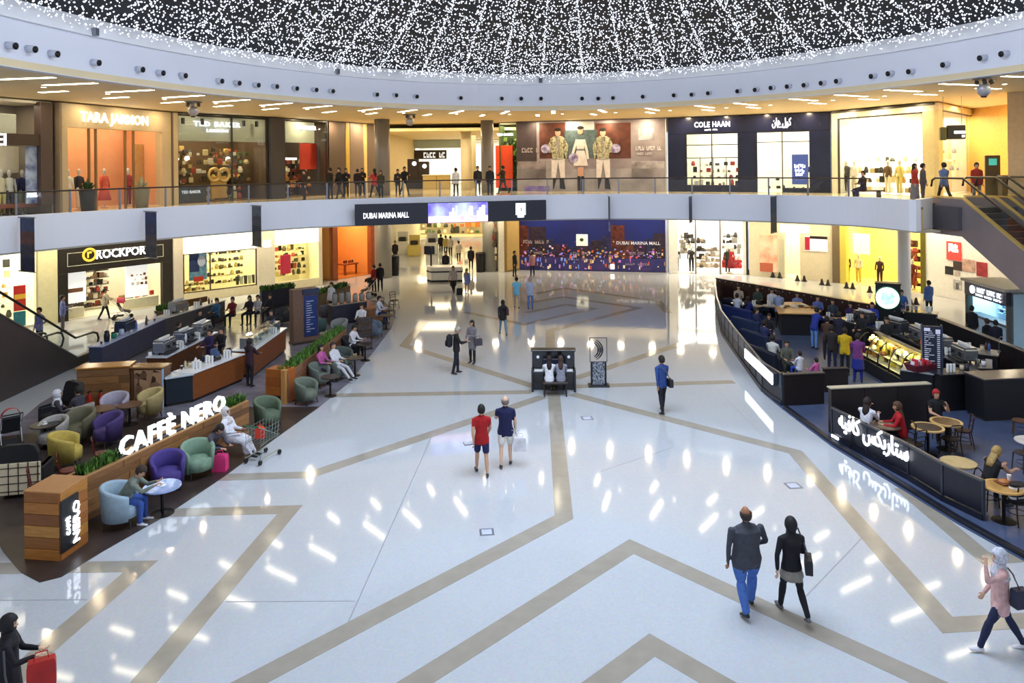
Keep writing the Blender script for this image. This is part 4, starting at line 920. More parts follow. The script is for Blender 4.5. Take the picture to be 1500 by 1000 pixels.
for x, y, c, hh, l in ((590, 372, '#f8f4e8', 1.1, 'white'), (607, 374, '#e8d070', .9, 'yellow'), (633, 372, '#f4f0e4', 1.0, 'cream')):
    p = at(x, y); o = thing('display_stand', '%s display stand in the ground-floor corridor' % l, 'display stand', p); MB().cbox(-.5, .5, -.4, .4, 0, hh, .03).build('plinth', M(c, .5), o); MB().cbox(-.3, .3, -.2, .2, hh, hh+.35, .03).build('goods', M('#2a2626', .5), o); MB().cbox(-.45, .45, .2, .26, hh, hh+.8, .01).build('backing', M(c, .5), o)
p = at(648, 411); o = thing('information_desk', 'white angular information desk with black bands at the corridor mouth', 'desk', p, .05)
DK = MB().prism([(-1.0, 0), (-.7, -.55), (1.3, -.55), (1.3, .7), (-1.0, .7)], .1, .95).build('desk_body', M('#f2f0ea', .35), o); MB().prism([(-1.02, 0), (-.7, -.58), (1.32, -.58), (1.32, .72), (-1.02, .72)], 0, .12).build('kick_band', BLK, o); MB().prism([(-1.04, 0), (-.7, -.6), (1.34, -.6), (1.34, .74), (-1.04, .74)], .62, .70).build('black_band', BLK, o)
MB().cbox(-.8, -.7, .3, .7, .9, 2.2, .02).build('screen_post', BLK, o); MB().cbox(-1.2, -.5, .35, .42, 1.7, 2.25, .02).build('screen', M('#1a1a22', .2), o)
for x, y, l in ((578, 403, 'by the left grey column'), (704, 398, 'by the right grey column')):
    p = at(x, y); o = thing('litter_bin', 'tall black litter bin %s' % l, 'bin', p); MB().lathe([(.30, 0), (.34, 1.2), (.30, 1.25)], 16).build('body', BLK, o, True); MB().lathe([(.36, 1.25), (.30, 1.38), (.1, 1.42)], 16).build('lid', M('#26262a', .4), o, True)

# city-view hoarding
S = Shop(at(761, 395).xy, at(977, 399).xy, 0, G, 'large hoarding printed with a blue night view of towers and water', name='hoarding', cat='hoarding', depth=0)
L = S.L; q = S.px; H_ = 3.9
S.box('board', 0, L, 0, H_, -.05, .1, M('#1c2a7a', .35, var=.2, scale=.4, col2='#20205a'))
S.box('water_print', 0, L, .05, .95, -.058, -.04, M('#232a6e', .35, var=.4, scale=1.2, col2='#4a3a80'))
R = random.Random(5); tw = [M(c, .4, var=.35, scale=4) for c in ('#6a3020', '#4a2c4a', '#32305e', '#7a4430', '#3c2a3c', '#2a2c58')]
for x0, x1, y, c in ((761, 774, 330, 0), (775, 800, 332, 4), (800, 812, 350, 2), (812, 832, 358, 1), (832, 845, 362, 5), (845, 865, 356, 1), (866, 882, 352, 4), (882, 893, 345, 2), (895, 915, 330, 0), (915, 928, 352, 3), (928, 945, 358, 1), (945, 958, 350, 2), (958, 974, 342, 4)):
    a, b = q(x0, 370, -.06)[0], q(x1, 370, -.06)[0]; zt = min(H_-.02, q((x0+x1)/2, y, -.06)[1]); S.box('printed_tower', max(.02, a), min(b, L-.02), .95, zt, -.066, -.04, tw[c])
mb = MB(); ms = [M(c, .4, emit=.25, var=0) for c in ('#c89860', '#c878d8', '#7898f0', '#f0e0c0', '#d85a30')]  # printed dots given a faint glow of their own
for k in range(230):
    u = R.random()*(L-.2)+.1; z = .95+abs(R.gauss(0, .42)) if R.random() < .7 else .1+R.random()*.85; a = .015+R.random()*.035; mb.box(u-a, u+a*(1+R.random()*2), -.075, -.06, z, z+a*(1+R.random()*2.5) if z > .95 else z+.25*R.random()+.05, R.randrange(5))
lp = mb.build('printed_city_lights', ms, S.sign); lp['kind'] = 'stuff'
S.pbox('white_logo_tile', 844, 343, 861, 360, -.10, -.05, M('#eef0e6', .5, emit=.35)); u, z = q(852, 351, -.11); mb = MB(); mb.plate([(u+.14*math.cos(t), z+.12*math.sin(t)) for t in [2*PI*i/12 for i in range(12)]], -.12, -.1); mb.build('logo_mark', M('#3a4a20', .5), S.o)
S.text('DUBAI MARINA MALL', 903, 967, 356, mat=M('#d8d4dc', .5, emit=.3), w=-.09); S.scribble(766, 804, 354, .25, M('#b8a8a8', .5), -.08, 11)
for x0, x1, y, h_ in ((836, 868, 371, .18), (922, 946, 371, .18), (776, 796, 370, .18), (916, 952, 387, .14), (832, 872, 380, .1)): S.scribble(x0, x1, y, h_, M('#a89ab0', .5), -.09, 10)
S.pbox('small_white_tile', 894, 387, 900, 394, -.1, -.06, LIT); S.box('edge_strip', L-.08, L, 0, H_, -.1, .1, M('#c8c0c8', .4)); S.box('hoarding_upper_wall', 0, L, H_, G, 0, .1, CREAM)

# right-hand shops
S = Shop(at(980, 400).xy, at(1096, 402).xy, 0, G, 'white open-fronted fashion shop with grey and red clothes on display', wall='#fffdf6', floor='#f4ecd8', power=380, lcol=(1, .97, .88), depth=3)
L = S.L; q = S.px
for x in (1019, 1055): S.box('post', q(x, 370)[0]-.06, q(x, 370)[0]+.06, 0, G, -.05, .1, M('#8a8680', .4))
S.box('left_pier', 0, q(993, 370)[0], 0, G, -.05, .3, M('#fbf8f0', .5)); S.box('right_pier', q(1088, 370)[0], L, 0, G, -.05, .3, M('#fbf8f0', .5)); S.box('dark_edge', L-.12, L, 0, G, -.08, -.04, DKF)
for (x0, x1, y0, y1, c, sd) in ((996, 1016, 342, 372, ('#3a3632', '#8a847c', '#e8e2d8', '#c9c0b0'), 20), (1021, 1034, 345, 392, ('#4a4038', '#c9b8a0', '#2a2622'), 21), (1058, 1086, 340, 372, ('#2a2a28', '#f8f4ec', '#9a9890'), 22), (1058, 1086, 376, 392, ('#b82a30', '#d04048', '#f0e0d8'), 23), (1034, 1053, 360, 392, ('#b8aca0', '#8a7c70', '#d8ccc0'), 24)):
    S.merch(q(x0, 370, 1)[0], q(x1, 370, 1)[0], max(.1, q(1000, y1, 1)[1]), q(1000, y0, 1)[1], 1.4, c, 4, 5, .32, sd)
for x, c, c2 in ((991, '#2c2a2a', '#3a3836'), (1013, '#3a3634', '#1e1c1c'), (1070, '#b82a30', '#8a2026'), (1066, '#2a3a2c', '#2a2a28')):
    u, z = q(x, 397, .3); mannequin('mannequin in %s clothes in the white fashion shop, at its %s' % ({'#2c2a2a': 'black', '#3a3634': 'charcoal', '#b82a30': 'red', '#2a3a2c': 'dark green'}[c], 'left side' if x < 1030 else 'right side'), S.pt(u, .3, .034), S.rz+PI, c, c2, dress=(x == 1070))
S = Shop(at(1098, 403).xy, at(1222, 413).xy, 0, G, 'cream shop front with a pale posters and a red-topped window card', wall='#fdf0cc', floor='#f6e6bc', power=300, lcol=(1, .93, .72), depth=2)
L = S.L; q = S.px; S.box('wall_face', 0, q(1150, 380)[0], 0, G, -.05, .2, M('#ece0c0', .5)); S.box('wall_face', q(1172, 380)[0], L, 0, G, -.05, .2, M('#ece0c0', .5)); S.box('door_header', q(1150, 380)[0], q(1172, 380)[0], 3.0, G, -.05, .2, M('#ece0c0', .5))
S.pbox('lightbox_poster', 1113, 344, 1138, 398, -.14, -.05, M('#f2cba8', .5, emit=.4, var=.3, scale=1.2, col2='#d88a68')); S.pbox('poster_base_print', 1113, 385, 1132, 398, -.16, -.13, M('#c86a4a', .5)); S.pbox('lit_header', 1143, 330, 1184, 341, -.12, -.05, LIT)
S.pbox('window_card', 1179, 346, 1212, 368, -.12, -.06, M('#fbf6f4', .5, emit=.3)); S.pbox('card_red_print', 1179, 347, 1186, 366, -.14, -.11, M('#c02a48', .5)); S.pbox('card_dark_print', 1186, 346, 1212, 350, -.14, -.11, M('#2a1a20', .5))
S.pbox('glass_leaf', 1141, 350, 1150, 402, -.1, -.08, GLASS); S.box('right_pier', L-.05, L+.45, 0, G, -.25, .3, M('#7a6a50', .4))
S = Shop(at(1229, 414).xy, at(1357, 430).xy, 0, G, 'yellow-lit clothes shop behind the slim white column', wall='#f6e08a', floor='#f4e2a8', power=300, lcol=(1, .88, .50), depth=3.2)
L = S.L; q = S.px; S.box('left_post', 0, .5, 0, G, -.1, .3, M('#e2cc5a', .5)); S.box('right_post', q(1350, 400)[0], L, 0, G, -.15, .3, M('#6a6420', .4)); S.box('header', .5, q(1350, 400)[0], 4.2, G, -.05, .2, M('#f2dc7a', .5))
S.pbox('pale_star_poster', 1249, 342, 1274, 372, .2, .24, M('#f0dfe6', .5, emit=.3)); 
for x, c, c2, l in ((1241, '#33301c', '#2a2816', 'dark'), (1258, '#f2e8c0', '#d8b83a', 'pale yellow'), (1289, '#3a1c18', '#2a1412', 'maroon'), (1337, '#6a2a20', '#8a3a28', 'rust')):
    u, z = q(x, 424, .6); mannequin('mannequin in %s clothes in the yellow-lit shop' % l, S.pt(u, .6, .034), S.rz+PI, c, c2)
S.merch(q(1300, 400)[0], q(1314, 400)[0], 1.6, 3.0, 2.6, ('#5a2a20', '#3a1a14'), 2, 3, .5, 26); S.merch(q(1335, 400, 1)[0], q(1349, 400, 1)[0], .2, 2.6, 1.2, ('#8a2a20', '#3a1a14', '#c87a4a'), 5, 4, .35, 27)
S = Shop(at(1357, 430).xy, (25.8, 36.0), 0, G, 'white shop wall with red sale sign and large black and white print, below the escalator', wall='#fffdf8', floor='#f6eedc', depth=3, power=300, lcol=(1, .97, .90))
L = S.L; q = S.px; S.box('wall_face', 0, L, 0, G, -.05, .2, M('#fbf8f2', .5))
S.pbox('red_sale_sign', 1386, 354, 1407, 381, -.12, -.05, M('#e04a44', .5, emit=.3)); S.scribble(1389, 1403, 360, .22, LIT, -.14, 3); S.scribble(1389, 1404, 366, .22, LIT, -.14, 3)
for x0, y0, x1, y1, c in ((1384, 390, 1396, 402, '#2a2a2c'), (1396, 383, 1409, 396, '#4a3c3a'), (1398, 398, 1406, 404, '#d8c8c0'), (1409, 380, 1428, 398, '#e0b8a8'), (1430, 384, 1446, 405, '#b83a44'), (1396, 410, 1408, 424, '#d4d4d4'), (1400, 414, 1405, 424, '#3a3a3c')): S.pbox('print_panel', x0, y0, x1, y1, -.08, -.05, M(c, .5, var=.2, scale=4))
# small blue-lit phone kiosk
A = at(1416, 487); B = at(1478, 512); S = Shop((A.x, A.y), (B.x, B.y), 0, 2.3, 'small blue-lit phone kiosk with dark header and white lettering', cat='kiosk', name='phone_kiosk', wall='#bfe0f0', floor='#8aa0b0', power=110, lcol=(.75, .9, 1), depth=1.6)
L = S.L; q = S.px; S.box('header', 0, L, 1.72, 2.3, -.08, .2, M('#141a3c', .3)); S.box('left_post', 0, .15, 0, 2.3, -.06, .2, M('#1c2a26', .4)); S.box('right_post', L-.1, L, 0, 2.3, -.06, .2, M('#5a5650', .4)); S.box('roof', -.1, L+.1, 2.3, 2.42, -.2, 1.6, M('#b8b4a8', .5))
u, z = q(1424, 424, -.12)[0], 2.02; mb = MB(); mb.plate([(u+.17*math.cos(t), z+.17*math.sin(t)) for t in [2*PI*i/14 for i in range(14)]], -.14, -.1); mb.build('round_logo', LITC, S.o); lz = S.scribble(1431, 1466, 430, .20, LITC, -.12, 12); lz.location.z = 2.06-q(1448, 430, -.12)[1]; lz = S.scribble(1429, 1466, 430, .08, LITC, -.12, 14); lz.location.z = 1.86-q(1448, 430, -.12)[1]
S.pane(.15, L-.1, .95, 1.72); S.box('counter', .15, L-.1, 0, .85, 0, .5, M('#a8c8e4', .4)); S.box('counter_band', .15, L-.1, .85, .95, -.06, .5, M('#16303a', .4)); S.merch(.3, L-.3, .98, 1.75, 1.5, ('#2a6a7a', '#1a2a5a', '#d8f0ff', '#4aa0b0', '#16384a'), 4, 7, .24, 30, '#a8d0e0')

# --- hanging things on the white parapet
def edge_at(x, z):
    best = None
    for i in range(len(EDGE)-1):
        for k in range(5):
            p = Vector(EDGE[i]).lerp(Vector(EDGE[i+1]), k/5)
            if p.y < 15: continue
            e = abs(750+FPX*p.x/p.y+ROLL*(CAM_H-z)*FPX/p.y-x)
            if best is None or e < best[0]: best = (e, p, i)
    return best[1], best[2]
for x, yt, yb, wd, cs, l in ((27, 320, 398, .75, ('#3a4a78', '#6a3a34', '#3c3448', '#2a2450'), 'first from the left, blue and brown print'), (208, 311, 377, .75, ('#2a3470', '#33355a', '#55494c', '#4a4a54'), 'second from the left, dark blue'),
                             (368, 302, 360, .75, ('#5a6470', '#44484c', '#2c2e34', '#33343c'), 'third from the left, grey'), (890, 288, 337, .75, ('#3a4258', '#2c3350', '#3a3a6a', '#8aa0d8'), 'seen almost edge-on above the city-view hoarding'),
                             (1012, 288, 325, .75, ('#33406a', '#2a3050', '#2a2c40', '#2c2c38'), 'thin one above the white fashion shop'), (1138, 288, 340, .75, ('#24345a', '#33465a', '#5a5048', '#2c2c30'), 'first to the left of the right-hand escalator')):
    p, i = edge_at(x, 5.5); n = normal2(EDGE, i); o = thing('hanging_banner', 'narrow printed banner on the white parapet, %s' % l, 'banner', (p.x-n.x*.06, p.y-n.y*.06, 0), math.atan2(n.y, n.x))
    zt = along(x, yt, p.y-.4).z; zb = along(x, yb, p.y-.4).z
    mb = MB(); 
    for k, c in enumerate(cs):
        MB().box(-.82, -.06, -.012, .012, zb+(zt-zb)*(3-k)/4, zb+(zt-zb)*(4-k)/4).build('printed_field', M(c, .6, var=.3, scale=3), o)
    MB().tube([(.06, 0, zt+.02), (-.86, 0, zt+.02)], .022, 8).build('top_rod', STEEL, o); MB().tube([(.06, 0, zb-.02), (-.86, 0, zb-.02)], .022, 8).build('bottom_rod', STEEL, o)
# long LED screen sign
def sign_pt(x, y):
    p, i = edge_at(x, 5.5); return p
a, b = edge_at(517, 5.5)[0], edge_at(795, 5.5)[0]
d = (b-a).normalized(); nn = Vector((-d.y, d.x)); o = thing('led_sign', 'long black screen sign on the white parapet with white lettering and purple picture', 'sign', (a.x-nn.x*.75, a.y-nn.y*.75, 0), math.atan2(d.y, d.x))
Ls = (b-a).length; zt, zb = along(655, 296, a.lerp(b, .5).y-.7).z, along(655, 326, a.lerp(b, .5).y-.7).z
MB().cbox(0, Ls, -.02, .22, zb, zt, .02).build('cabinet', M('#171a2a', .25, var=.05), o)
for k in range(4): MB().box(Ls*(.12+.25*k)-.05, Ls*(.12+.25*k)+.05, .2, 1.0, (zb+zt)/2-.1, (zb+zt)/2+.1).build('bracket', STEEL, o)
f = lambda x: Ls*(x-517)/(795-517)
lettering('DUBAI MARINA MALL', o, f(560), -.04, zt-(zt-zb)*.55, width=f(592)-f(529), size=.36, mat=M('#ffffff', .5, emit=1.1, var=0))
pc = MB().box(f(619), f(706), -.035, -.02, zb+.02, zt-.03).build('screen_picture', M('#c8d4ff', .4, emit=.9, var=.5, scale=1.1, col2='#6a5ad8'), o)
MB().box(f(619), f(706), -.045, -.03, zb+.02, zb+(zt-zb)*.33).build('screen_picture_strip', M('#ffe6fa', .4, emit=1.1, var=.2, scale=2, col2='#f0a0e0'), o)
mb = MB(); R = random.Random(4)
for k in range(16): u = f(640)+R.random()*(f(702)-f(640)); hh = .15+R.random()*.4; mb.box(u, u+.05+R.random()*.12, -.05, -.03, zb+(zt-zb)*.33, zb+(zt-zb)*.33+hh)
mb.build('screen_picture_towers', M('#f4fbff', .4, emit=1.0), o)['kind'] = 'stuff'
MB().cbox(f(748), f(763), -.05, -.02, zb+.28, zt-.13, .04).build('emblem_tile', M('#f4f8ff', .5, emit=1.6, var=0), o); MB().cbox(f(750.5), f(760.5), -.05, -.02, zb+.16, zb+.28, .02).build('emblem_foot', M('#f4f8ff', .5, emit=1.6, var=0), o); MB().cbox(f(755), f(757), -.055, -.045, (zb+zt)/2-.03, (zb+zt)/2+.14, .01).build('emblem_mark', M('#b8b8a0', .5), o)
# camera and projector clusters under the ceiling
for x, y, l in ((283, 150, 'on the left, before the glazed clothes shop'), (600, 168, 'in the middle, by the grey column'), (1441, 130, 'on the right, near the orange passage')):
    Y = {283: 31.5, 600: 41, 1441: 25.5}[x]; p = along(x, y, Y); o = thing('ceiling_projector', 'cluster of grey projectors hung from the ceiling %s' % l, 'projector', (p.x, Y, Z_CEIL))
    MB().lathe([(.34, -.06), (.34, 0)], 14).build('ceiling_plate', M('#7a7670', .4, .4), o); MB().tube([(0, 0, -.05), (0, 0, -.25)], .05, 8).build('stem', STEEL, o)
    for k in range(3): MB().tube([(.22*math.cos(k*2.1), .22*math.sin(k*2.1), -.08), (.26*math.cos(k*2.1), .26*math.sin(k*2.1)-.05, -.2)], .07, 8).build('lamp_head', M('#55524e', .4), o)
    MB().lathe([(.10, -.62), (.20, -.5), (.22, -.32), (.14, -.22)], 14).build('housing', M('#b8b4b8', .35, .3), o, True); MB().lathe([(.08, -.66), (.10, -.6)], 12).build('lens', BLK, o)

# small dark floor uplights in pairs before the right-hand shops
up_p = thing('floor_uplight', 'small black cone-shaped floor light before the right-hand shop fronts', 'floor light', at(1096, 402), 0, 'floor lights before the shops')
MB().lathe([(.15, 0), (.15, .04), (.11, .10), (.06, .32), (.02, .38)], 12).build('cone', BLK, up_p, True); MB().lathe([(.19, 0), (.19, .025)], 12).build('base', M('#3a3a3c', .4, .5), up_p)
for x, y in ((1106, 403), (1132, 406), (1142, 407), (1168, 411), (1178, 412), (1204, 417), (1213, 418), (1240, 422), (1249, 423), (1274, 428), (1334, 447), (1342, 446)): clone(up_p, at(x, y))

# ---------------------------------------------------------------- furniture makers
def tub_chair(label, p, face, col, group=None, sc=1.0, legc='#2a201a', cushion=None):
    o = thing('tub_chair', label, 'armchair', p, math.radians(face), group)
    m = M(col, .8, var=.08, scale=10); mb = MB(); R = []
    for i in range(19):
        a = math.radians(-205+ (230*i/18)); t = abs(i-9)/9        # sweeps round the back from arm to arm
        a = PI*1.5+math.radians(-128+256*i/18); hh = (.80-.17*t*t)*sc; th = .085*sc; ro = .40*sc; sy = 1.0
        c, s_ = math.cos(a), math.sin(a); f = 1+.0*t
        P_ = lambda r, z: (c*r, s_*r*sy, z)
        R.append([P_(ro*.86, .16*sc), P_(ro*.97, hh-.05), P_(ro*.95, hh), P_(ro*.95-th*.6, hh+.012), P_(ro*.95-th, hh-.04), P_(ro*.80-th, .16*sc)])
    mb.rings(R); mb.build('shell', m, o, True)
    MB().lathe([(.26*sc, .17*sc), (.335*sc, .20*sc), (.335*sc, .40*sc), (.30*sc, .44*sc), (.1*sc, .455*sc)], 16, sy=1.02).build('seat_cushion', M(cushion or col, .8, var=.12, scale=8), o, True)
    for x, y in ((-.22, -.22), (.22, -.22), (-.22, .22), (.22, .22)): MB().tube([(x*sc, y*sc, .18*sc), (x*1.12*sc, y*1.12*sc, 0)], [.022, .014], 6).build('leg', M(legc, .5), o)
    return o
def round_table(label, p, r=.38, h=.68, top='#6a4a30', base='#1a1816', group=None, rim=None, gloss=.3, z=0):
    o = thing('round_table', label, 'table', (p[0], p[1], z), 0, group)
    MB().lathe([(r-.015, h-.035), (r, h-.03), (r, h-.005), (r-.01, h)], 24).build('table_top', M(top, gloss, var=.12, scale=5), o)
    if rim: MB().rings([[((r+a)*math.cos(t), (r+a)*math.sin(t), h+b) for a, b in ((-.055, .004), (.012, .004), (.012, -.03), (-.055, -.03))] for t in [2*PI*i/24 for i in range(25)]], cap=False).build('rim', M(rim, .4), o)
    MB().tube([(0, 0, .03), (0, 0, h-.03)], .035, 10).build('column', M(base, .4, .5), o); MB().lathe([(r*.62, 0), (r*.62, .015), (.05, .05)], 18).build('foot', M(base, .4, .5), o)
    return o
def wood_chair(label, p, face, col='#3a1c14', group=None, seatc=None, round_back=False):
    o = thing('cafe_chair', label, 'chair', p, math.radians(face), group); m = M(col, .4, var=.1)
    MB().lathe([(.19, .43), (.205, .44), (.205, .465), (.19, .475)], 14).build('seat', M(seatc or col, .5), o)
    for x, y in ((-.15, .15), (.15, .15)): MB().tube([(x, y, .44), (x*1.15, y*1.2, 0)], [.018, .014], 6).build('leg', m, o)
    for x in (-1, 1): MB().tube([(x*.19, -.23, 0), (x*.16, -.16, .44)], [.014, .018], 6).build('leg', m, o)
    mb = MB()
    if round_back: mb.tube([(.16*math.cos(a)+0, -.16-.07*max(0, math.sin(a)), .47+.42*math.sin(a)) for a in [PI*i/12 for i in range(13)]], .014, 6)
    else: mb.tube([(-.16, -.16, .44), (-.17, -.22, .84), (-.12, -.235, .87), (.12, -.235, .87), (.17, -.22, .84), (.16, -.16, .44)], .016, 6)
    mb.build('back_frame', m, o)
    for z in ((.58, .70) if not round_back else (.68,)): MB().tube([(-.155, -.185-(z-.5)*.1, z), (0, -.21-(z-.5)*.1, z+.01), (.155, -.185-(z-.5)*.1, z)], .013, 6).build('back_rail', m, o)
    MB().tube([(.17*math.cos(a), .17*math.sin(a), .22) for a in [2*PI*i/12 for i in range(13)]], .009, 5).build('stretcher', m, o)
    return o
def plank_face(S, u0, u1, z0, z1, rows, w0=-.03, w1=.02, cols=('#8a6038', '#a87848', '#74502e', '#9a6c40'), seg=1.3, seed=1, name='plank', kind='wood'):
    R = random.Random(seed); hr = (z1-z0)/rows
    for r in range(rows):
        u = u0
        while u < u1-.01:
            e = min(u1, u+seg*(.7+R.random()*.6))
            if u1-e < .25: e = u1
            S.box(name, u+.004, e-.004, z0+r*hr+.004, z0+(r+1)*hr-.004, w0-R.random()*.012, w1, M(R.choice(cols), .5, var=.16, kind=kind, scale=5), .004); u = e
def hedge(S, u0, u1, w0, w1, z, h, col='#4c7a2c', n=500, seed=1, name='foliage', lw=.03):
    R = random.Random(seed); mb = MB()
    for i in range(n):
        u = u0+R.random()*(u1-u0); w = w0+R.random()*(w1-w0); hh = h*(.5+.6*R.random()); a = R.random()*2*PI; d = Vector((math.cos(a), math.sin(a), 0))*lw; l = Vector((R.gauss(0, .05), R.gauss(0, .05), hh)); b = Vector((u, w, z-.03))
        mb.add([b-d*.4, b+l*.55-d, b+l, b+l*.55+d], [(0, 1, 2, 3)], R.randrange(3))
    o = mb.build(name, [M(col, .6, var=.25, scale=30), M('#6a9a3a', .6, var=.2, scale=30), M('#35591f', .6, var=.2, scale=30)], S.o); o['kind'] = 'stuff'; return o
def small_thing(name, label, cat, p, build, rz=0, group=None):
    o = thing(name, label, cat, p, rz, group); build(o); return o
def espresso(label, p, rz=0, col='#c8ccd2'):
    o = thing('espresso_machine', label, 'coffee machine', p, rz); MT = M(col, .25, .8)
    MB().cbox(-.42, .42, -.22, .25, .08, .46, .04).build('body', MT, o); MB().cbox(-.40, .40, -.34, -.2, .04, .10, .01).build('drip_tray', M('#2a2c30', .4), o); MB().cbox(-.38, .38, -.2, .22, .46, .52, .01).build('cup_rail', MT, o)
    for x in (-.2, .2): MB().tube([(x, -.25, .34), (x, -.25, .24)], .045, 10).build('group_head', BLK, o); MB().tube([(x, -.27, .25), (x, -.42, .23)], .016, 6).build('handle', BLK, o)
    mb = MB(); 
    for k in range(10): mb.lathe([(.03, 0), (.04, .07)], 8, (-.32+.07*k, .02, .52))
    c = mb.build('cups', M('#f0f0ee', .4), o); c['kind'] = 'stuff'
    for x in (-.36, .36): MB().tube([(x, 0, .09), (x, 0, 0)], .03, 8).build('foot', BLK, o)
    return o
def cups(label, p, n=3, col='#f2f2f0', r=.042, group=None):
    o = thing('cup_stack', label, 'cups', p, 0, group)
    for k in range(n):
        mb = MB(); x, y = .1*(k % 3), .1*(k//3)
        for j in range(4): mb.lathe([(r*.72, j*.05), (r, j*.05+.1)], 10, (x, y, 0))
        mb.build('stack', M(col, .5), o)
    return o
def box_thing(name, label, cat, p, sx, sy, sz, col, rz=0, top=None, c=.02, rough=.5, kind=None, group=None):
    o = thing(name, label, cat, p, rz, group); MB().cbox(-sx/2, sx/2, -sy/2, sy/2, 0, sz*(.94 if top else 1), c).build('body', M(col, rough, kind=kind), o)
    if top: MB().cbox(-sx/2-.02, sx/2+.02, -sy/2-.02, sy/2+.02, sz*.94, sz, c*.5).build('top', M(top, .4), o)
    return o
class Run(Shop):
    "a counter or low wall along a line; local x along it, y behind its face"
    def __init__(s, A, B, label, name, cat, z0=0): Shop.__init__(s, A, B, z0, 1, label, name, cat, depth=0)
def counter(A, B, label, h=.98, d=.7, front='#8a5028', top='#e6e8ec', kick='#2a2420', planks=0, name='service_counter', kind='wood'):
    S = Run(A, B, label, name, 'counter'); L = S.L
    S.box('kick_board', .03, L-.03, 0, .1, .05, d-.05, M(kick, .5)); S.box('counter_body', 0, L, .1, h-.05, 0, d, M(front, .45, var=.1, kind=kind, scale=4), .01); S.box('counter_top', -.03, L+.03, h-.05, h, -.05, d+.03, M(top, .2, var=.05), .01)
    if planks: plank_face(S, 0, L, .1, h-.06, planks, -.02, .005, seed=int(A[0]*7) & 255)
    return S

# ---------------------------------------------------------------- left cafe
XY = lambda x, y: at(x, y).xy
CARP = M('#3e3330', .35, var=.18, scale=2.5)
cp = [at(*q) for q in ((-90, 700), (-20, 770), (5, 808), (30, 838), (58, 853), (90, 845), (150, 808), (240, 757), (330, 697), (402, 643), (468, 596), (350, 596), (250, 610), (100, 628), (0, 640), (-80, 640))]
tag(MB().prism([(p.x, p.y) for p in cp], 0, .012).build('cafe_floor', CARP), 'dark brown wooden floor under the left cafe seating', None, None, 'structure')
cp = [at(*q) for q in ((350, 596), (468, 596), (512, 560), (550, 512), (575, 478), (580, 455), (560, 440), (440, 440), (300, 470), (200, 510), (130, 550), (60, 590), (0, 640), (100, 628), (250, 610))]
tag(MB().prism([(p.x, p.y) for p in cp], 0, .010).build('cafe_floor_rear', M('#85828f', .2, var=.15, scale=2)), 'dark glossy wooden floor round the left cafe counters with grey reflection painted in', None, None, 'structure')  # bluish grey reflection is put into the floor's base colour

# planter wall with the illuminated name, and its timber end box
S = Run(XY(118, 769), XY(364, 637), 'plank-clad planter wall with green plants, foremost in the left cafe', 'planter_wall', 'planter'); PW = S; L = S.L; HW = 1.0
S.box('core', 0, L, 0, HW-.04, .0, .42, M('#4a3624', .6)); plank_face(S, 0, L, .02, HW-.02, 6, -.03, .0, seed=3)
S.box('cap_board', 0, L, HW-.04, HW, -.03, .08, M('#a87c4c', .5, kind='wood')); S.box('cap_board', 0, L, HW-.04, HW, .36, .46, M('#a87c4c', .5, kind='wood')); S.box('soil', 0, L, HW-.05, HW-.035, .06, .38, M('#3a2c20', .9))
uz = lambda x, y: S.px(x, y, .2)
f0, f1 = .2, S.px(172, 690, .2)[0]; hedge(S, f0, max(f1, 1.1), .06, .36, HW-.02, .26, n=420, seed=2); hedge(S, S.px(330, 600, .2)[0], L-.05, .06, .36, HW-.02, .26, n=420, seed=3)
n0 = thing('cafe_name_sign', 'large white illuminated letters of the cafe name standing on the planter wall', 'sign', S.pt(0, .1, HW), S.rz)
u0, u1 = S.px(176, 668, .1)[0], S.px(329, 596, .1)[0]
lettering('CAFFÈ NERO', n0, (u0+u1)/2, 0, .27, width=u1-u0, size=.60, depth=.09, mat=M('#f6fcff', .5, emit=1.2, var=0), spacing=1.12); MB().box(u0-.05, u1+.05, -.04, .04, 0, .035).build('base_rail', M('#2a3440', .4), n0)
E_ = Run(XY(88, 822), XY(123, 797), 'timber end box of the cafe planter with black name panel', 'planter_end_box', 'planter'); L = E_.L; hb = 1.35
E_.box('core', 0.02, L+.1, 0, hb-.03, .02, .75, M('#6a4420', .6)); plank_face(E_, 0, L+.1, 0, hb-.02, 6, -.015, .02, ('#a8682c', '#c08238', '#8c5424', '#b4743a'), seed=5)
for r in range(6):
    MB().cbox(-.02, .02, 0, .76, r*hb/6+.004, (r+1)*hb/6-.004, .004).build('plank', M(('#b8762e', '#9c6026', '#c48a40', '#8c5424')[r % 4], .5, kind='wood', var=.15, scale=4), E_.o)
E_.box('top_board', -.03, L+.12, hb-.03, hb, -.02, .78, M('#a87444', .5, kind='wood'))
E_.pbox('name_panel', 90, 727, 116, 803, -.05, -.015, M('#10141c', .4))
uc = (E_.px(90, 770)[0]+E_.px(116, 770)[0])/2
lettering('NERO', E_.o, uc+.09, -.06, .62, width=.82, size=.24, mat=LITC, rot=(PI/2, -PI/2, 0)); lettering('CAFFÈ', E_.o, uc-.14, -.06, .62, width=.36, size=.13, mat=LITC, rot=(PI/2, -PI/2, 0))

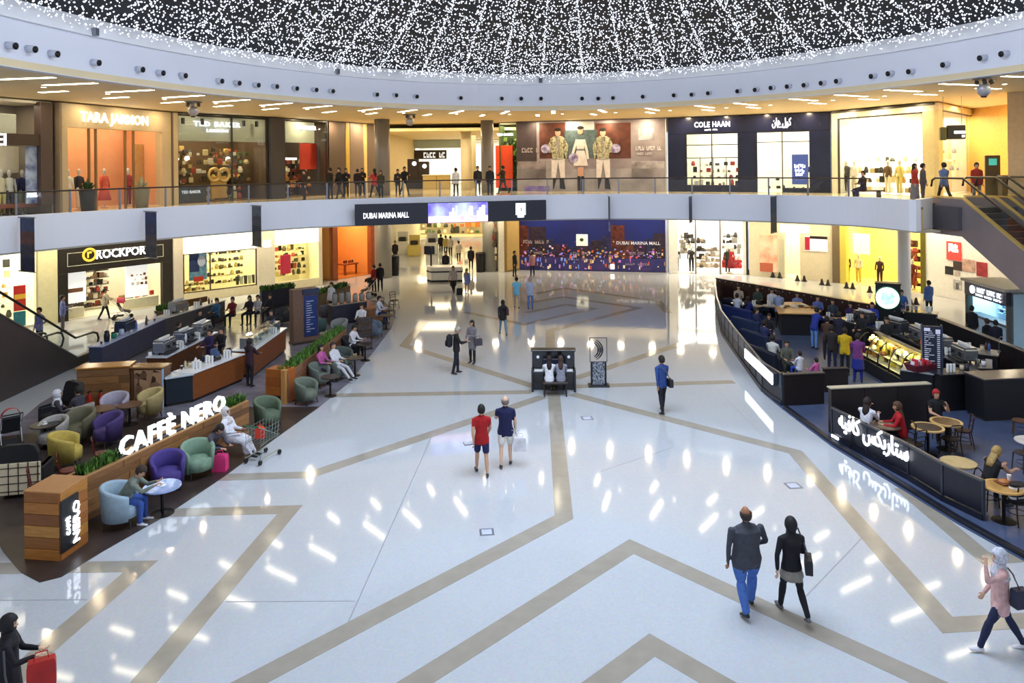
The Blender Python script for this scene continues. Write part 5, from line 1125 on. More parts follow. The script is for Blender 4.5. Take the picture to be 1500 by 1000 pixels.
# chairs, tables in front of the wall and inside
for l, x, y, fc, c, sc in (('pale blue tub chair outside the cafe planter wall, nearest the timber end box', 178, 768, -80, '#9db4c4', 1.1), ('violet tub chair outside the planter wall behind the shiny round table', 246, 716, -150, '#4a3a86', 1.05),
                       ('sage green tub chair outside the planter wall below the illuminated name', 290, 697, -140, '#7f9a84', 1.05), ('olive green tub chair outside the planter wall beside the shopping trolley', 392, 625, -120, '#5f6f5a', 1.05),
                       ('mustard yellow tub chair inside the cafe near the plaid throw', 97, 683, -70, '#c2ab52', 1.1), ('violet tub chair inside the cafe beside the planter wall', 158, 651, 150, '#4c3a74', 1.05), ('olive tub chair inside the cafe between the grey and violet ones', 116, 647, 170, '#6a6650', 1.1),
                       ('grey tub chair inside the cafe with a man in it', 116, 632, 60, '#9a948e', 1.05), ('lilac grey tub chair inside the cafe by the small round tables', 168, 618, -170, '#a9a3b4', 1.05), ('sand yellow tub chair inside the cafe by the small round tables', 219, 611, 140, '#b8a672', 1.05),
                       ('pale grey tub chair inside the cafe at the edge of the dark wing chair', 78, 655, 170, '#a8a4a0', 1.0)):
    tub_chair(l, at(x, y, 0), fc, c, None, sc)
round_table('shiny black round table outside the planter wall by the violet chair', at(238, 752), .40, .62, '#9fb4e4', '#101014', gloss=.06)  # reflected sheen of the black top is put into its pale blue colour
round_table('brown round table inside the cafe between grey chairs, left one', at(150, 628), .36, .62, '#7a5c44'); round_table('brown round table inside the cafe between grey chairs, right one', at(190, 622), .36, .62, '#6a4c38'); round_table('small table with white crockery beside the dark wing chair', at(66, 655), .36, .64, '#2a2422')
for x, y, l in ((66, 655, 'on the small table by the dark wing chair'), (238, 752, 'on the shiny round table')):
    p = at(x, y)+Vector((0, 0, .64 if x == 66 else .62)); o = thing('coffee_cup', 'white coffee cup and saucer %s' % l, 'cup', p); MB().lathe([(.07, 0), (.075, .012)], 12).build('saucer', M('#f4f4f2', .3), o); MB().lathe([(.03, .012), (.042, .07)], 12).build('cup', M('#f4f4f2', .3), o)
def wing_chair(label, p, face, col, throw=None):
    o = thing('wing_chair', label, 'armchair', p, math.radians(face)); m = M(col, .7)
    MB().cbox(-.40, .40, -.42, .35, .15, .46, .05).build('seat', m, o); R = []
    for z, a, y in ((.15, .42, -.40), (.7, .43, -.44), (1.05, .42, -.50), (1.22, .36, -.53), (1.27, .24, -.54)): R.append([(-a, y-.07, z), (a, y-.07, z), (a, y+.07, z), (-a, y+.07, z)])
    MB().rings(R).build('backrest', m, o)
    for s_ in (-1, 1): MB().cbox(min(s_*.34, s_*.46), max(s_*.34, s_*.46), -.40, .32, .15, .66, .05).build('armrest', m, o)
    for x, y in ((-.34, -.36), (.34, -.36), (-.34, .28), (.34, .28)): MB().tube([(x, y, .16), (x, y, 0)], .022, 6).build('leg', BLK, o)
    if throw:
        t = MB().cbox(-.46, .46, -.56, -.50, .10, .84, .02).build('backrest_cover', M('#d8c8a8', .8), o)
        mb = MB()
        for k in range(5): mb.box(-.42+.205*k, -.40+.205*k, -.57, -.555, .10, .84)
        for k in range(4): mb.box(-.46, .46, -.57, -.555, .18+.18*k, .20+.18*k)
        mb.build('check_lines', M('#2c2420', .8), t)
    return o
wing_chair('tall black wing chair with a cream checked throw on its back, at the left edge', at(42, 716), 12, '#16161c', True)
wing_chair('tall black wing chair facing the seated couple in the left cafe', at(84, 628), 150, '#17171d')
for x, y, fc, l in ((58, 740, -60, 'beside the cream checked throw'), (100, 716, -60, 'by the mustard tub chair'), (150, 690, -60, 'between violet chair and planter wall')):
    wood_chair('low red-brown wooden chair %s' % l, at(x, y), fc, '#5a1c18')
# pushchair at far left
def pushchair(label, p, face, hood, frame='#d8d8dc'):
    o = thing('pushchair', label, 'pushchair', p, math.radians(face)); m = M(frame, .3, .5)
    for s_ in (-1, 1):
        MB().tube([(s_*.24, -.45, 1.02), (s_*.24, .0, .55), (s_*.24, .42, .12)], .014, 6).build('side_frame', m, o); MB().tube([(s_*.24, .15, .62), (s_*.24, -.32, .10)], .014, 6).build('rear_strut', m, o)
        for y in (.42, -.32): w_ = MB().tube([(s_*.22, y, .1), (s_*.27, y, .1)], .10, 12).build('wheel', BLK, o)
    MB().tube([(-.24, -.45, 1.02), (.24, -.45, 1.02)], .02, 6).build('push_bar', BLK, o)
    MB().rings([[(-.21, y, z), (.21, y, z), (.21, y+.03, z+.05), (-.21, y+.03, z+.05)] for y, z in ((.40, .30), (.30, .36), (-.02, .42), (-.2, .85))]).build('seat', M('#17171c', .8), o)
    MB().rings([[(.23*math.cos(a), -.2+.02+.42*t, .86+.25*math.sin(a)*1.0-.10*t*t) for a in [PI*i/8 for i in range(9)]] for t in (0, .25, .5, .8)], closed=False, cap=False).build('hood', M(hood, .8), o)
    MB().box(-.2, .2, -.3, .1, .16, .20).build('basket', M('#2a2a30', .8), o)
    return o
pushchair('red-hooded pushchair at the left edge by the grey escalator base', at(16, 655), 40, '#c02820')

# wooden cabinets and bar counters
S = counter(XY(113, 602), XY(190, 597), 'wooden back cabinet of the left cafe with two red cups hung on it', 1.35, .6, '#9a6220', '#a8702c', planks=5)
p = S.pt(.45, -.12, .6)
for k, (u, c, l) in enumerate(((.42, '#b02018', 'left'), (.75, '#a81c18', 'right'))):
    o = thing('fire_extinguisher', 'small red extinguisher against the wooden cafe cabinet, %s of two' % l, 'fire extinguisher', S.pt(u, -.16, 0)); MB().lathe([(.07, 0), (.075, .05), (.075, .48), (.03, .56), (.03, .62)], 12).build('cylinder', M(c, .3), o, True); MB().cbox(-.03, .03, -.08, .05, .60, .66, .01).build('valve', BLK, o)
S = counter(XY(192, 597), XY(240, 597), 'cafe cabinet end with a brown sketched picture panel', 1.3, .5, '#6a4a30', '#8a6238'); pl_ = S.box('picture_panel', .12, S.L-.05, .1, 1.2, -.03, 0, M('#b08a68', .5, var=.5, scale=5, col2='#3a2418', kind='blotch'))
S.box('panel_edge', S.L-.05, S.L+.0, 0, 1.28, -.04, .02, M('#a8c4e8', .3))
S = counter(XY(243, 597), XY(283, 590), 'dark low fridge unit between the picture panel and the orange bar counter', .95, .6, '#1a2430', '#c4d0dc', kind=None)
C1 = counter(XY(283, 590), XY(357, 558), 'orange-brown front bar counter of the left cafe with white top, nearer one', .98, .75, '#8c4e22', '#e4e6ec')
C2 = counter(XY(372, 553), XY(419, 515), 'orange-brown front bar counter of the left cafe, farther one with glass cake case', 1.0, .8, '#84481f', '#dfe4e8')
C3 = counter(XY(243, 562), XY(318, 520), 'inner working counter of the left cafe with coffee machines', .95, .7, '#5a3418', '#cfd6e2'); C4 = counter(XY(150, 548), XY(243, 500), 'rear counter of the left cafe along the passage, dark blue inside', 1.05, .5, '#39405a', '#b4c0e4', kind=None)
C5 = counter(XY(243, 500), XY(330, 470), 'far rear counter of the left cafe below the seated visitors', 1.05, .6, '#4a4648', '#d8d6d0', kind=None)
for S, u, w, l, c in ((C3, .6, .35, 'at the near end of the inner cafe counter', '#aab4c8'), (C3, 2.0, .35, 'in the middle of the inner cafe counter', '#8f9ab4'), (C3, 3.4, .35, 'at the far end of the inner cafe counter', '#c0c6d0'), (C5, 1.2, .3, 'on the far rear cafe counter', '#a8a8ac'), (C4, 2.2, .3, 'on the dark blue rear cafe counter', '#5a6a8c')):
    if u < S.L-.3: espresso('steel coffee machine %s' % l, S.pt(u, w, 1.05 if S in (C4, C5) else .95), S.rz+(0 if S is C3 else PI), c)
R = random.Random(11)
spots = [(C1, .4, 'near end of the orange front counter'), (C1, 1.1, 'orange front counter, second from the near end'), (C1, 1.9, 'middle of the orange front counter'), (C1, 2.5, 'far end of the orange front counter'), (C3, 1.3, 'inner counter between the first two machines'), (C3, 2.7, 'inner counter between the last two machines'), (C5, .4, 'near end of the far rear counter'), (C5, 2.4, 'far end of the far rear counter'), (C2, 2.6, 'far end of the cake counter')]
for S, u, l in spots:
    if u < S.L-.2: cups('stacks of white cups on the %s' % l, S.pt(u, .22+R.random()*.2, {C1: .98, C3: .95, C5: 1.05, C2: 1.0}[S]), 3+R.randrange(3))
def glass_case(S, u0, u1, z, h, label, goods):
    o = thing('cake_case', label, 'display case', S.pt(u0, .08, z), S.rz); L = u1-u0; d = .5
    MB().box(0, L, -.005, .005, 0, h).build('glass_pane', GLASS, o); MB().box(0, L, 0, d, h-.005, h+.005).build('glass_pane', GLASS, o)
    for a in (0, L): MB().box(a-.01, a+.01, 0, d, 0, h).build('end_frame', STEEL, o)
    MB().box(0, L, .05, d, h*.45, h*.45+.012).build('glass_shelf', GLASS, o); MB().box(0, L, 0, d, 0, .02).build('base', M('#c8ccd0', .4), o)
    RR = random.Random(3); mb = MB()
    for z_ in (.02, h*.45+.012):
        for k in range(int(L/.11)): mb.lathe([(.045, 0), (.05, .04), (.03, .07)], 8, (.06+.11*k, .15+.2*RR.random(), z_), RR.randrange(len(goods)))
    g = mb.build('cakes', [M(c, .6) for c in goods], o); g['kind'] = 'stuff'; return o
glass_case(C2, .2, C2.L-.5, 1.0, .38, 'glass cake case on the farther orange counter', ('#6a8a8c', '#c8b48a', '#8a5a3a', '#e8e0d0'))
for S, u, l, c in ((C1, 1.5, 'on the nearer orange counter', '#23252c'), (C2, C2.L-.35, 'at the far end of the cake counter', '#2c2e36')):
    o = thing('cash_register', 'dark cash register screen %s' % l, 'cash register', S.pt(u, .4, .98 if S is C1 else 1.0), S.rz+PI); MB().cbox(-.2, .2, -.15, .15, 0, .1, .02).build('base', M(c, .4), o); MB().cbox(-.18, .18, -.02, .02, .12, .40, .01).build('screen', M('#3a4a6a', .2, emit=.3), o); MB().tube([(0, 0, .08), (0, .01, .16)], .03, 8).build('neck', BLK, o)
for k, (S, u, w, c, l, hh) in enumerate(((C4, .7, .2, '#16202c', 'dark blender on the near end of the rear counter', .4), (C4, 1.3, .25, '#2a8a6a', 'green plastic crate on the rear counter', .22), (C4, 2.9, .25, '#5a78b8', 'blue milk jug on the rear counter', .3), (C3, 1.7, .2, '#d8dce8', 'white coffee grinder on the inner counter', .5), (C5, 1.8, .3, '#8a8478', 'beige coffee bean jar on the far rear counter', .35), (C1, 2.2, .35, '#3a3a6a', 'dark violet tin on the orange front counter', .25), (C4, 1.8, .2, '#c8d4ec', 'pale blue paper roll on the rear counter', .28))):
    if u < S.L: o = thing('counter_item', l, 'container', S.pt(u, w, {C1: .98, C3: .95, C5: 1.05, C4: 1.05}[S])); MB().lathe([(.09, 0), (.11, hh*.6), (.08, hh*.9)], 12).build('body', M(c, .4), o, True); MB().lathe([(.085, hh*.9), (.085, hh), (.02, hh+.03)], 12).build('lid', M('#20242c', .4), o, True)
CLUT = {}
def clutter(S, z, u0, u1, n, where, cols, seed, w=(.1, .55), avoid=()):
    "single cups, tins and bottles standing about on a counter"
    R = random.Random(seed)
    for k in range(n):
        c = R.choice(cols); kind = R.choice(('tin', 'bottle', 'cup')); key = (c[0], kind)
        if key not in CLUT:
            mb = MB(); mb2 = MB()
            if kind == 'tin': mb.lathe([(.06, 0), (.065, .02), (.065, .15)], 10); mb2.lathe([(.066, .15), (.066, .17)], 10)
            elif kind == 'bottle': mb.lathe([(.04, 0), (.045, .02), (.045, .18), (.018, .25)], 10); mb2.lathe([(.018, .25), (.018, .30)], 8)
            else: mb.lathe([(.03, 0), (.045, .11)], 10); mb2.lathe([(.048, .11), (.04, .125)], 10)
            CLUT[key] = (mb.mesh('body', M(c[0], .4), True), mb2.mesh('lid', M('#e6e6ea' if kind == 'cup' else '#24262c', .4)))
        u = u0+(u1-u0)*(k+.15+R.random()*.5)/n
        if any(abs(u-v) < hw for v, hw in avoid): continue
        o = thing('counter_%s' % kind, 'small %s %s standing among others on the %s' % (c[1], kind, where), kind, S.pt(u, w[0]+R.random()*(w[1]-w[0]), z), R.random()*3, 'small wares on the %s' % where)
        link('body', CLUT[key][0], o); link('lid', CLUT[key][1], o)
COLS = (('#e8e8ec', 'white'), ('#20242e', 'black'), ('#8a94ac', 'grey-blue'), ('#c8b89a', 'tan'), ('#5a3424', 'brown'), ('#3a5a9a', 'blue'))
clutter(C1, .98, .15, C1.L-.1, 14, 'nearer orange cafe counter', COLS, 1, (.60, .68)); clutter(C3, .95, .1, C3.L-.1, 18, 'inner cafe counter', COLS, 2, (.63, .66)); clutter(C4, 1.05, .2, C4.L-.2, 16, 'dark blue rear cafe counter', COLS, 3, (.08, .42), ((.7, .2), (1.3, .2), (1.8, .2), (2.2, .6), (2.9, .2))); clutter(C5, 1.05, .2, C5.L-.2, 14, 'far rear cafe counter', COLS, 4, (.08, .5), ((.5, .3), (1.2, .6), (1.8, .2), (2.5, .3))); clutter(C2, 1.0, C2.L-.1, C2.L, 1, 'far end of the cake counter', COLS, 5, (.6, .7))
# rear planters, booth and menu column
def planter_box(A, B, h, d, label, col, hcol='#55772e', hh=.3, planks=4, n=500):
    S = Run(A, B, label, 'planter_box', 'planter'); S.box('core', .01, S.L-.01, 0, h-.03, .02, d, M('#4a3624', .6)); plank_face(S, 0, S.L, 0, h, planks, -.015, .02, col, seed=int(A[0]*11) & 255); S.box('rim', -.02, S.L+.02, h-.03, h, .0, d+.02, M(col[0], .5, kind='wood')); hedge(S, .05, S.L-.05, .06, d-.04, h, hh, hcol, n, lw=.045); return S
planter_box(XY(238, 486), XY(268, 478), .95, .5, 'low wooden planter with clipped hedge left of the slatted bench back', ('#6a5224', '#5a4420'))
S = Run(XY(266, 475), XY(304, 467), 'slatted wooden bench back standing among the rear cafe seats', 'slatted_bench', 'bench'); plank_face(S, 0, S.L, .1, 1.15, 5, -.02, .05, ('#8a5c28', '#7a5022', '#946632')); S.box('back_board', 0, S.L, 0, 1.1, .05, .12, M('#5a3c1c', .5))
B1 = Run(XY(384, 462), XY(432, 455), 'dark booth bench with hedge along its top in the rear of the left cafe', 'booth_bench', 'bench'); B1.box('back', 0, B1.L, 0, 1.25, 0, .3, M('#24242e', .6)); B1.box('seat', 0, B1.L, 0, .45, -.55, 0, M('#1e1e28', .6), .04); hedge(B1, 0, B1.L, .02, .3, 1.25, .3, '#5a7a2e', 400, lw=.05)
planter_box(XY(467, 462), XY(513, 446), 1.05, .5, 'wooden planter with hedge behind the waiter in white', ('#6a5634', '#5a4a30', '#76603a'), hh=.28)
S = Run(XY(430, 506), XY(467, 500), 'tall brick-coloured menu column with blue board in the left cafe', 'menu_column', 'menu board'); S.box('core', 0, S.L, .05, 2.35, 0, .45, M('#7a5c4c', .6, var=.15, scale=12)); S.box('base', -.03, S.L+.03, 0, .1, -.05, .5, M('#3a2c24', .5)); S.box('blue_board', S.L*.42, S.L-.03, .3, 2.05, -.04, 0, M('#243a78', .4, var=.2, scale=3)); S.box('crown', S.L*.36, S.L+.02, 2.1, 2.35, -.06, .0, M('#2c3450', .4))
mb = MB(); R = random.Random(8)
for k in range(14): z = .5+.1*k; mb.box(S.L*.5, S.L*.5+.12+R.random()*.25, -.048, -.038, z, z+.025)
q_ = mb.build('menu_lines', M('#c8d4ec', .5), S.o); q_['kind'] = 'stuff'
# second planter wall with tub chairs
S = Run(XY(421, 591), XY(507, 516), 'second plank planter wall with long green hedge in the left cafe', 'planter_wall', 'planter'); L = S.L
S.box('core', 0, L, 0, .92, 0, .4, M('#4a3624', .6)); plank_face(S, 0, L, .02, .95, 5, -.03, 0, ('#8a5c44', '#7a5038', '#946a50'), seed=9); hedge(S, .05, L-.05, .02, .40, .95, .24, '#5c8c30', 1500, seed=4); S.box('rim', 0, L, .92, .95, 0, .42, M('#7a5434', .5))
E2 = Run(XY(390, 589), XY(420, 592), 'orange timber end box of the second planter wall', 'planter_end_box', 'planter'); E2.box('core', 0, E2.L, .02, 1.08, .01, .5, M('#a85a1c', .5)); plank_face(E2, 0, E2.L*.72, .25, 1.1, 3, -.02, .01, ('#b0621e', '#a4581a', '#bc6c26')); E2.box('base', 0, E2.L*.72, 0, .24, -.02, .02, M('#2a1c10', .5)); E2.box('corner_post', E2.L*.76, E2.L, 0, 1.1, -.06, .1, M('#c08a4c', .5, kind='plank'))
for l, x, y, fc, c in (('sage tub chair at the front end of the second planter wall', 449, 591, -115, '#6b7466'), ('grey-green tub chair outside the second planter wall, second from its end', 468, 566, -115, '#69736a'), ('olive grey tub chair outside the second planter wall under a reclining man', 494, 556, -115, '#5a625a'), ('dark green tub chair outside the second planter wall, third from its end', 503, 540, -115, '#49524e'),
                       ('black tub chair outside the second planter wall holding a man in white', 515, 522, -115, '#26272c'), ('grey tub chair near the far end of the second hedge', 497, 494, 160, '#8a8c8a'), ('blue-grey tub chair by the wooden end cabinet of the far cafe seats', 549, 495, -100, '#5a6a7c'),
                       ('grey tub chair beside the tall menu column', 480, 468, 20, '#6a6a72'), ('black tub chair in the rear of the cafe by the menu column', 414, 475, 150, '#3a3a3e'), ('teal-green tub chair just right of the tall menu column', 466, 489, -20, '#4a6a64')):
    tub_chair(l, at(x, y), fc, c)
for x, y, l in ((484, 580, 'at the first pair of sage chairs'), (520, 550, 'beside the reclining man'), (535, 528, 'in front of the man in white'), (566, 482, 'at its far right corner')): round_table('small dark round table by the second planter wall, %s' % l, at(x, y), .32, .66, '#2a2624')
S = counter(XY(487, 478), XY(538, 470), 'grey-stone condiment counter at the rear of the left cafe', 1.0, .5, '#2a2a3a', '#8a8278', kind=None)
for k in range(6): 
    o = thing('storage_jar', 'grey storage jar on the rear condiment counter of the cafe, %s from the left' % ('first', 'second', 'third', 'fourth', 'fifth', 'sixth')[k], 'jar', S.pt(.25+k*.36, .25, 1.0)); hh = .55 if k < 3 else .38; MB().lathe([(.10, 0), (.13, .05), (.13, hh*.8), (.08, hh*.92)], 12).build('body', M('#8e8a84', .5), o, True); MB().lathe([(.09, hh*.92), (.09, hh), (.02, hh+.02)], 12).build('lid', M('#5a5650', .5), o, True)
S = counter(XY(541, 478), XY(566, 470), 'small wooden end cabinet closing the far corner of the left cafe', .8, .5, '#7c5434', '#8a6444')
for x, y, fc, l in ((570, 468, 150, 'right'), (556, 460, 30, 'left'), (578, 452, -140, 'rear')): wood_chair('black bar chair at the far right corner of the left cafe, %s one' % l, at(x, y), fc, '#161417')
def stool_rack(p):
    o = thing('magazine_rack', 'dark tiered rack with printed fronts outside the second planter wall', 'rack', p, .5)
    for k in range(3): MB().cbox(-.32, .32, -.15, .15, .55+.28*k, .78+.28*k, .02).build('tier', M('#4a3c3a', .5, var=.4, scale=6), o)
    for x in (-.3, .3): MB().tube([(x, 0, 0), (x, 0, 1.35)], .018, 6).build('upright', BLK, o)
    MB().cbox(-.34, .34, -.12, .12, 0, .05, .01).build('base', BLK, o)
stool_rack(at(534, 512))

# shopping trolley
p = at(385, 672); o = thing('shopping_trolley', 'green-grey wire shopping trolley with a red bag hung on it, beside the planter wall', 'trolley', p, math.radians(-20)); m = M('#8fa39c', .3, .7)
for s_ in (-1, 1):
    MB().tube([(s_*.24, -.4, .12), (s_*.24, -.38, .5), (s_*.24, .35, .55), (s_*.24, -.45, 1.0)], .013, 6).build('side_frame', m, o); MB().tube([(s_*.24, -.4, .14), (s_*.2, .42, .14)], .013, 6).build('chassis_rail', m, o)
    for y in (-.38, .40): MB().tube([(s_*.22-.02, y, .07), (s_*.22+.02, y, .07)], .065, 10).build('wheel', BLK, o)
    mb = MB()
    for k in range(7): mb.tube([(s_*.23, -.36+.11*k, .52), (s_*.25, -.38+.12*k, .92)], .006, 4)
    for k in range(4): mb.tube([(s_*.24, -.38, .55+.11*k), (s_*.24, .40, .57+.11*k)], .006, 4)
    mb.build('wire_side', m, o)
mb = MB()
for k in range(5): mb.tube([(-.2+.1*k, .36, .54), (-.2+.1*k, .42, .92)], .006, 4); mb.tube([(-.2+.1*k, -.36, .52), (-.2+.1*k, .38, .54)], .006, 4)
mb.build('wire_front', m, o); MB().tube([(-.25, -.46, 1.0), (.25, -.46, 1.0)], .02, 8).build('handle', M('#2a6a4a', .4), o)
o = thing('red_bag', 'small red bag sitting in the shopping trolley', 'bag', at(385, 672)+Vector((0, -.2, .62))); MB().rings([[(-.12*s_, -.05, z), (.12*s_, -.05, z), (.12*s_, .05, z), (-.12*s_, .05, z)] for z, s_ in ((0, 1), (.25, .95), (.3, .5))]).build('body', M('#d83a20', .5), o); MB().tube([(-.06, 0, .28), (0, 0, .40), (.06, 0, .28)], .01, 5).build('handle', M('#d83a20', .5), o)

# ---------------------------------------------------------------- escalators
def escalator(label, top, run_dir, length, rise_z, width, side, gap_solid=False, lit='#cdb878', first=True):  # lit is the plain colour of the deck trim, which does not glow
    "top: plan point of the upper end of the near side; run_dir: plan direction downhill"
    d = Vector((*run_dir, 0)).normalized(); o = thing('escalator', label, 'escalator', (top[0], top[1], 0), math.atan2(d.y, d.x)); k = rise_z/length; m = M(side, .35, .3, var=.06, scale=.8)
    def prof(off0, off1): return [(-1.6, rise_z+off1), (0, rise_z+off1), (length, off1), (length+1.6, off1), (length+1.6, off0 if off0 > -.2 else max(off0, -.0)), (length, max(off0, 0) if off0 < 0 else off0), (max(0, length+off0/k) if off0 < 0 else length, max(off0, 0)), (0, rise_z+off0), (-1.6, rise_z+off0)]
    low = -1.15
    for y0 in (0, width-.12):
        if gap_solid: poly = [(-1.6, 0), (-1.6, rise_z+.35), (0, rise_z+.35), (length, .35), (length+1.4, .30), (length+1.4, 0)]
        else: poly = [(-1.6, rise_z+low), (-1.6, rise_z+.30), (0, rise_z+.30), (length, .30), (length+1.4, .25), (length+1.4, 0), (length+low/k, 0), (0, rise_z+low)]
        MB().plate(poly, y0, y0+.12).build('side_panel', m, o)
        cap = [(-1.6, rise_z+.32), (0, rise_z+.32), (length, .32), (length+1.4, .27)]
        MB().rings([[(x, y0-.03, z), (x, y0+.15, z), (x, y0+.15, z+.05), (x, y0-.03, z+.05)] for x, z in cap]).build('deck_trim', M(lit, .3, .5), o)
        yc = y0+.06; hr = [(-1.75, rise_z+.75), (-1.7, rise_z+1.0), (-1.5, rise_z+1.1), (0, rise_z+1.1), (length, 1.1), (length+1.2, 1.05), (length+1.5, .95), (length+1.62, .72), (length+1.5, .45), (length+1.2, .36)]
        MB().tube([(x, yc, z) for x, z in hr], .045, 8).build('handrail', M('#17161a', .4), o, True)
        gp = [(-1.6, rise_z+.36), (0, rise_z+.36), (length, .36), (length+1.3, .34), (length+1.45, .6), (length+1.2, 1.02), (length, 1.07), (0, rise_z+1.07), (-1.6, rise_z+1.07)]
        MB().plate(gp, yc-.006, yc+.006).build('glass_balustrade', GLASS, o)
    n = int(rise_z/.2); st = length/n; tread = MB().box(0, st+.01, .14, width-.14, -.22, 0).mesh('step', M('#3a3a40', .5, .4, var=.2, scale=12))
    for i in range(n): link('step', tread, o, (i*st, 0, rise_z-(i+1)*.2+.2-.02))
    MB().box(-1.6, 0, .13, width-.13, rise_z-.1, rise_z+.0).build('landing_plate', M('#55555c', .4, .5), o); MB().box(length, length+1.4, .13, width-.13, -.02, .02).build('landing_plate', M('#55555c', .4, .5), o)
    if not gap_solid:
        MB().rings([[(x, .12, z), (x, width-.12, z), (x, width-.12, z+.05), (x, .12, z+.05)] for x, z in ((-1.6, rise_z+low), (0, rise_z+low), (length+low/k, 0))]).build('underside', m, o)
    return o
esc_len = 10.05
escalator('grey-sided escalator on the right, nearer flight, descending from the gallery', (17.35, 29.0), (.15, -1), esc_len, Z_UP, 1.55, '#8d858c')
escalator('grey-sided escalator on the right, farther flight with yellowish trim', (19.35, 29.3), (.15, -1), esc_len, Z_UP, 1.55, '#8d858c', lit='#d8c070')
MB().prism([(16.95, 30.3), (24, 29.8), (24, 28.6), (17.2, 29.0)], Z_UP-.9, Z_UP-.01).build('landing', M('#55525a', .4)); tag(bpy.data.objects['landing'], 'dark landing slab at the head of the right-hand escalators', None, None, 'structure')
escalator('dark-sided escalator at the left edge rising towards the near gallery, closer flight', (-16.9, 19.2), (0, 1), esc_len-.2, Z_UP, 1.55, '#4e4646', gap_solid=True, lit='#8a7f78')
escalator('dark-sided escalator at the left edge, farther flight behind the closer one', (-19.0, 19.2), (0, 1), esc_len-.2, Z_UP, 1.55, '#4e4646', gap_solid=True, lit='#8a7f78')

# ---------------------------------------------------------------- right coffee kiosk
cp = [at(*q) for q in ((1048, 436), (1047, 450), (1056, 490), (1074, 516), (1092, 541), (1118, 576), (1147, 600), (1218, 654), (1300, 704), (1400, 766), (1500, 822), (1620, 880), (1900, 900), (1900, 640), (1500, 560), (1372, 500), (1285, 470), (1150, 448))]
tag(MB().prism([(p.x, p.y) for p in cp], 0, .012).build('kiosk_floor', M('#4c5a7c', .35, var=.12, scale=2)), 'dark blue-grey floor of the right coffee kiosk', None, None, 'structure')
NAVY = M('#1a1d2a', .35, var=.1); DKB = M('#241a18', .45, var=.12); FRM = M('#3c414e', .35, .4)
def barrier(name, px, h, label, rows=2, lit=None, solid=False):
    P = [at(*q) for q in px]; o = thing(name, label, 'barrier', P[0]); z = Vector((0, 0, 1))
    for i in range(len(P)-1):
        a, b = P[i]-P[0], P[i+1]-P[0]; d = b-a; n = max(1, round(d.length/1.0)); e = d.normalized(); nn = Vector((-e.y, e.x, 0)); rz = math.atan2(e.y, e.x)
        for k in range(n):
            s = a+d*(k/n); l = d.length/n
            def bx(nm, x0, x1, y0, y1, z0, z1, m): q = MB().box(x0, x1, y0, y1, z0, z1).build(nm, m, o, loc=s); q.rotation_euler.z = rz; return q
            bx('post', -.025, .025, -.03, .03, 0, h, FRM); bx('kick_board', .0, l, -.05, .05, 0, .14, NAVY)
            if rows == 2: bx('lower_panel', .03, l-.03, -.012, .012, .16, h*.52, NAVY); bx('mid_rail', 0, l, -.02, .02, h*.52, h*.56, FRM); bx('upper_panel', .03, l-.03, -.012, .012, h*.57, h-.05, M('#6a7484', .3, var=.2) if not lit or k+i not in lit else LITC)
            else: bx('panel', .03, l-.03, -.012, .012, .16, h-.05, NAVY)
            bx('top_rail', 0, l, -.035, .035, h-.05, h, M('#5a5a5e', .35, .4))
    q = MB().box(-.025, .025, -.03, .03, 0, h).build('post', FRM, o, loc=P[-1]-P[0])
    return o
barrier('kiosk_barrier', [(1048, 441), (1050, 463), (1057, 487), (1074, 513), (1091, 537), (1117, 573), (1146, 594)], 1.0, 'curved dark panelled barrier of the coffee kiosk, farther stretch with white lit panel')
S = Run(XY(1099, 547), XY(1143, 592), 'white glowing strip panel on the farther kiosk barrier', 'light_panel', 'sign'); S.box('lightbox', .1, S.L-.1, .58, .93, -.23, -.19, LITC); S.box('backing', .05, S.L-.05, .56, .95, -.19, -.05, FRM)
barrier('kiosk_barrier', [(1219, 642), (1270, 670), (1331, 703), (1381, 734), (1441, 763)], .88, 'dark panelled barrier of the coffee kiosk with white lit lettering, nearer stretch', 1)
S = Run(XY(1219, 642), XY(1341, 709), 'white lit kiosk lettering on the nearer barrier', 'kiosk_name_sign', 'sign')
u0, u1 = S.px(1229, 618, -.05)[0], S.px(1331, 670, -.05)[0]
lettering('\uFEEA\uFEF4\uFED3\uFE8E\uFEDB \uFEB2\uFEDC\uFE91\uFEAD\uFE8E\uFE98\uFEB3', S.o, (u0+u1)/2, -.06, .62, width=u1-u0, size=.60, depth=.03, mat=LITC); S.box('backing_strip', u0, u1, .80, .82, -.045, -.035, FRM); S.box('small_notice', .05, .35, .08, .15, -.07, -.05, LITC)
for px, l in (([(1147, 598), (1218, 651)], 'under the gap'), ([(1218, 651), (1300, 701), (1400, 763), (1500, 819), (1600, 872)], 'below the nearer barrier')):
    P = [at(*q) for q in px]; mb = MB(); ribbon(mb, [(p.x, p.y) for p in P], 0, .12, 0, .10); tag(mb.build('kiosk_kerb', NAVY), 'low dark kerb edging the coffee kiosk floor %s' % l, None, None, 'structure')
def low_wall(A, B, h, label, d=.15, col='#241a18', cap=None):
    S = Run(A, B, label, 'low_wall', 'partition'); n = max(1, round(S.L/1.2))
    for k in range(n): S.box('panel', S.L*k/n+.006, S.L*(k+1)/n-.006, 0, h-.04, 0, d, M(col, .45, var=.12), .008)
    S.box('cap', -.02, S.L+.02, h-.04, h, -.03, d+.03, M(cap or '#3a3436', .4)); return S
low_wall(XY(1148, 595), XY(1208, 592), 1.0, 'dark low partition at the end of the farther kiosk barrier')
low_wall(XY(1208, 575), XY(1243, 574), .8, 'small dark low partition beside the queue')
low_wall(XY(1218, 636), XY(1364, 628), 1.30, 'dark brown partition with pale cap behind the kiosk window tables', .18, '#20191a', '#b5ad98')
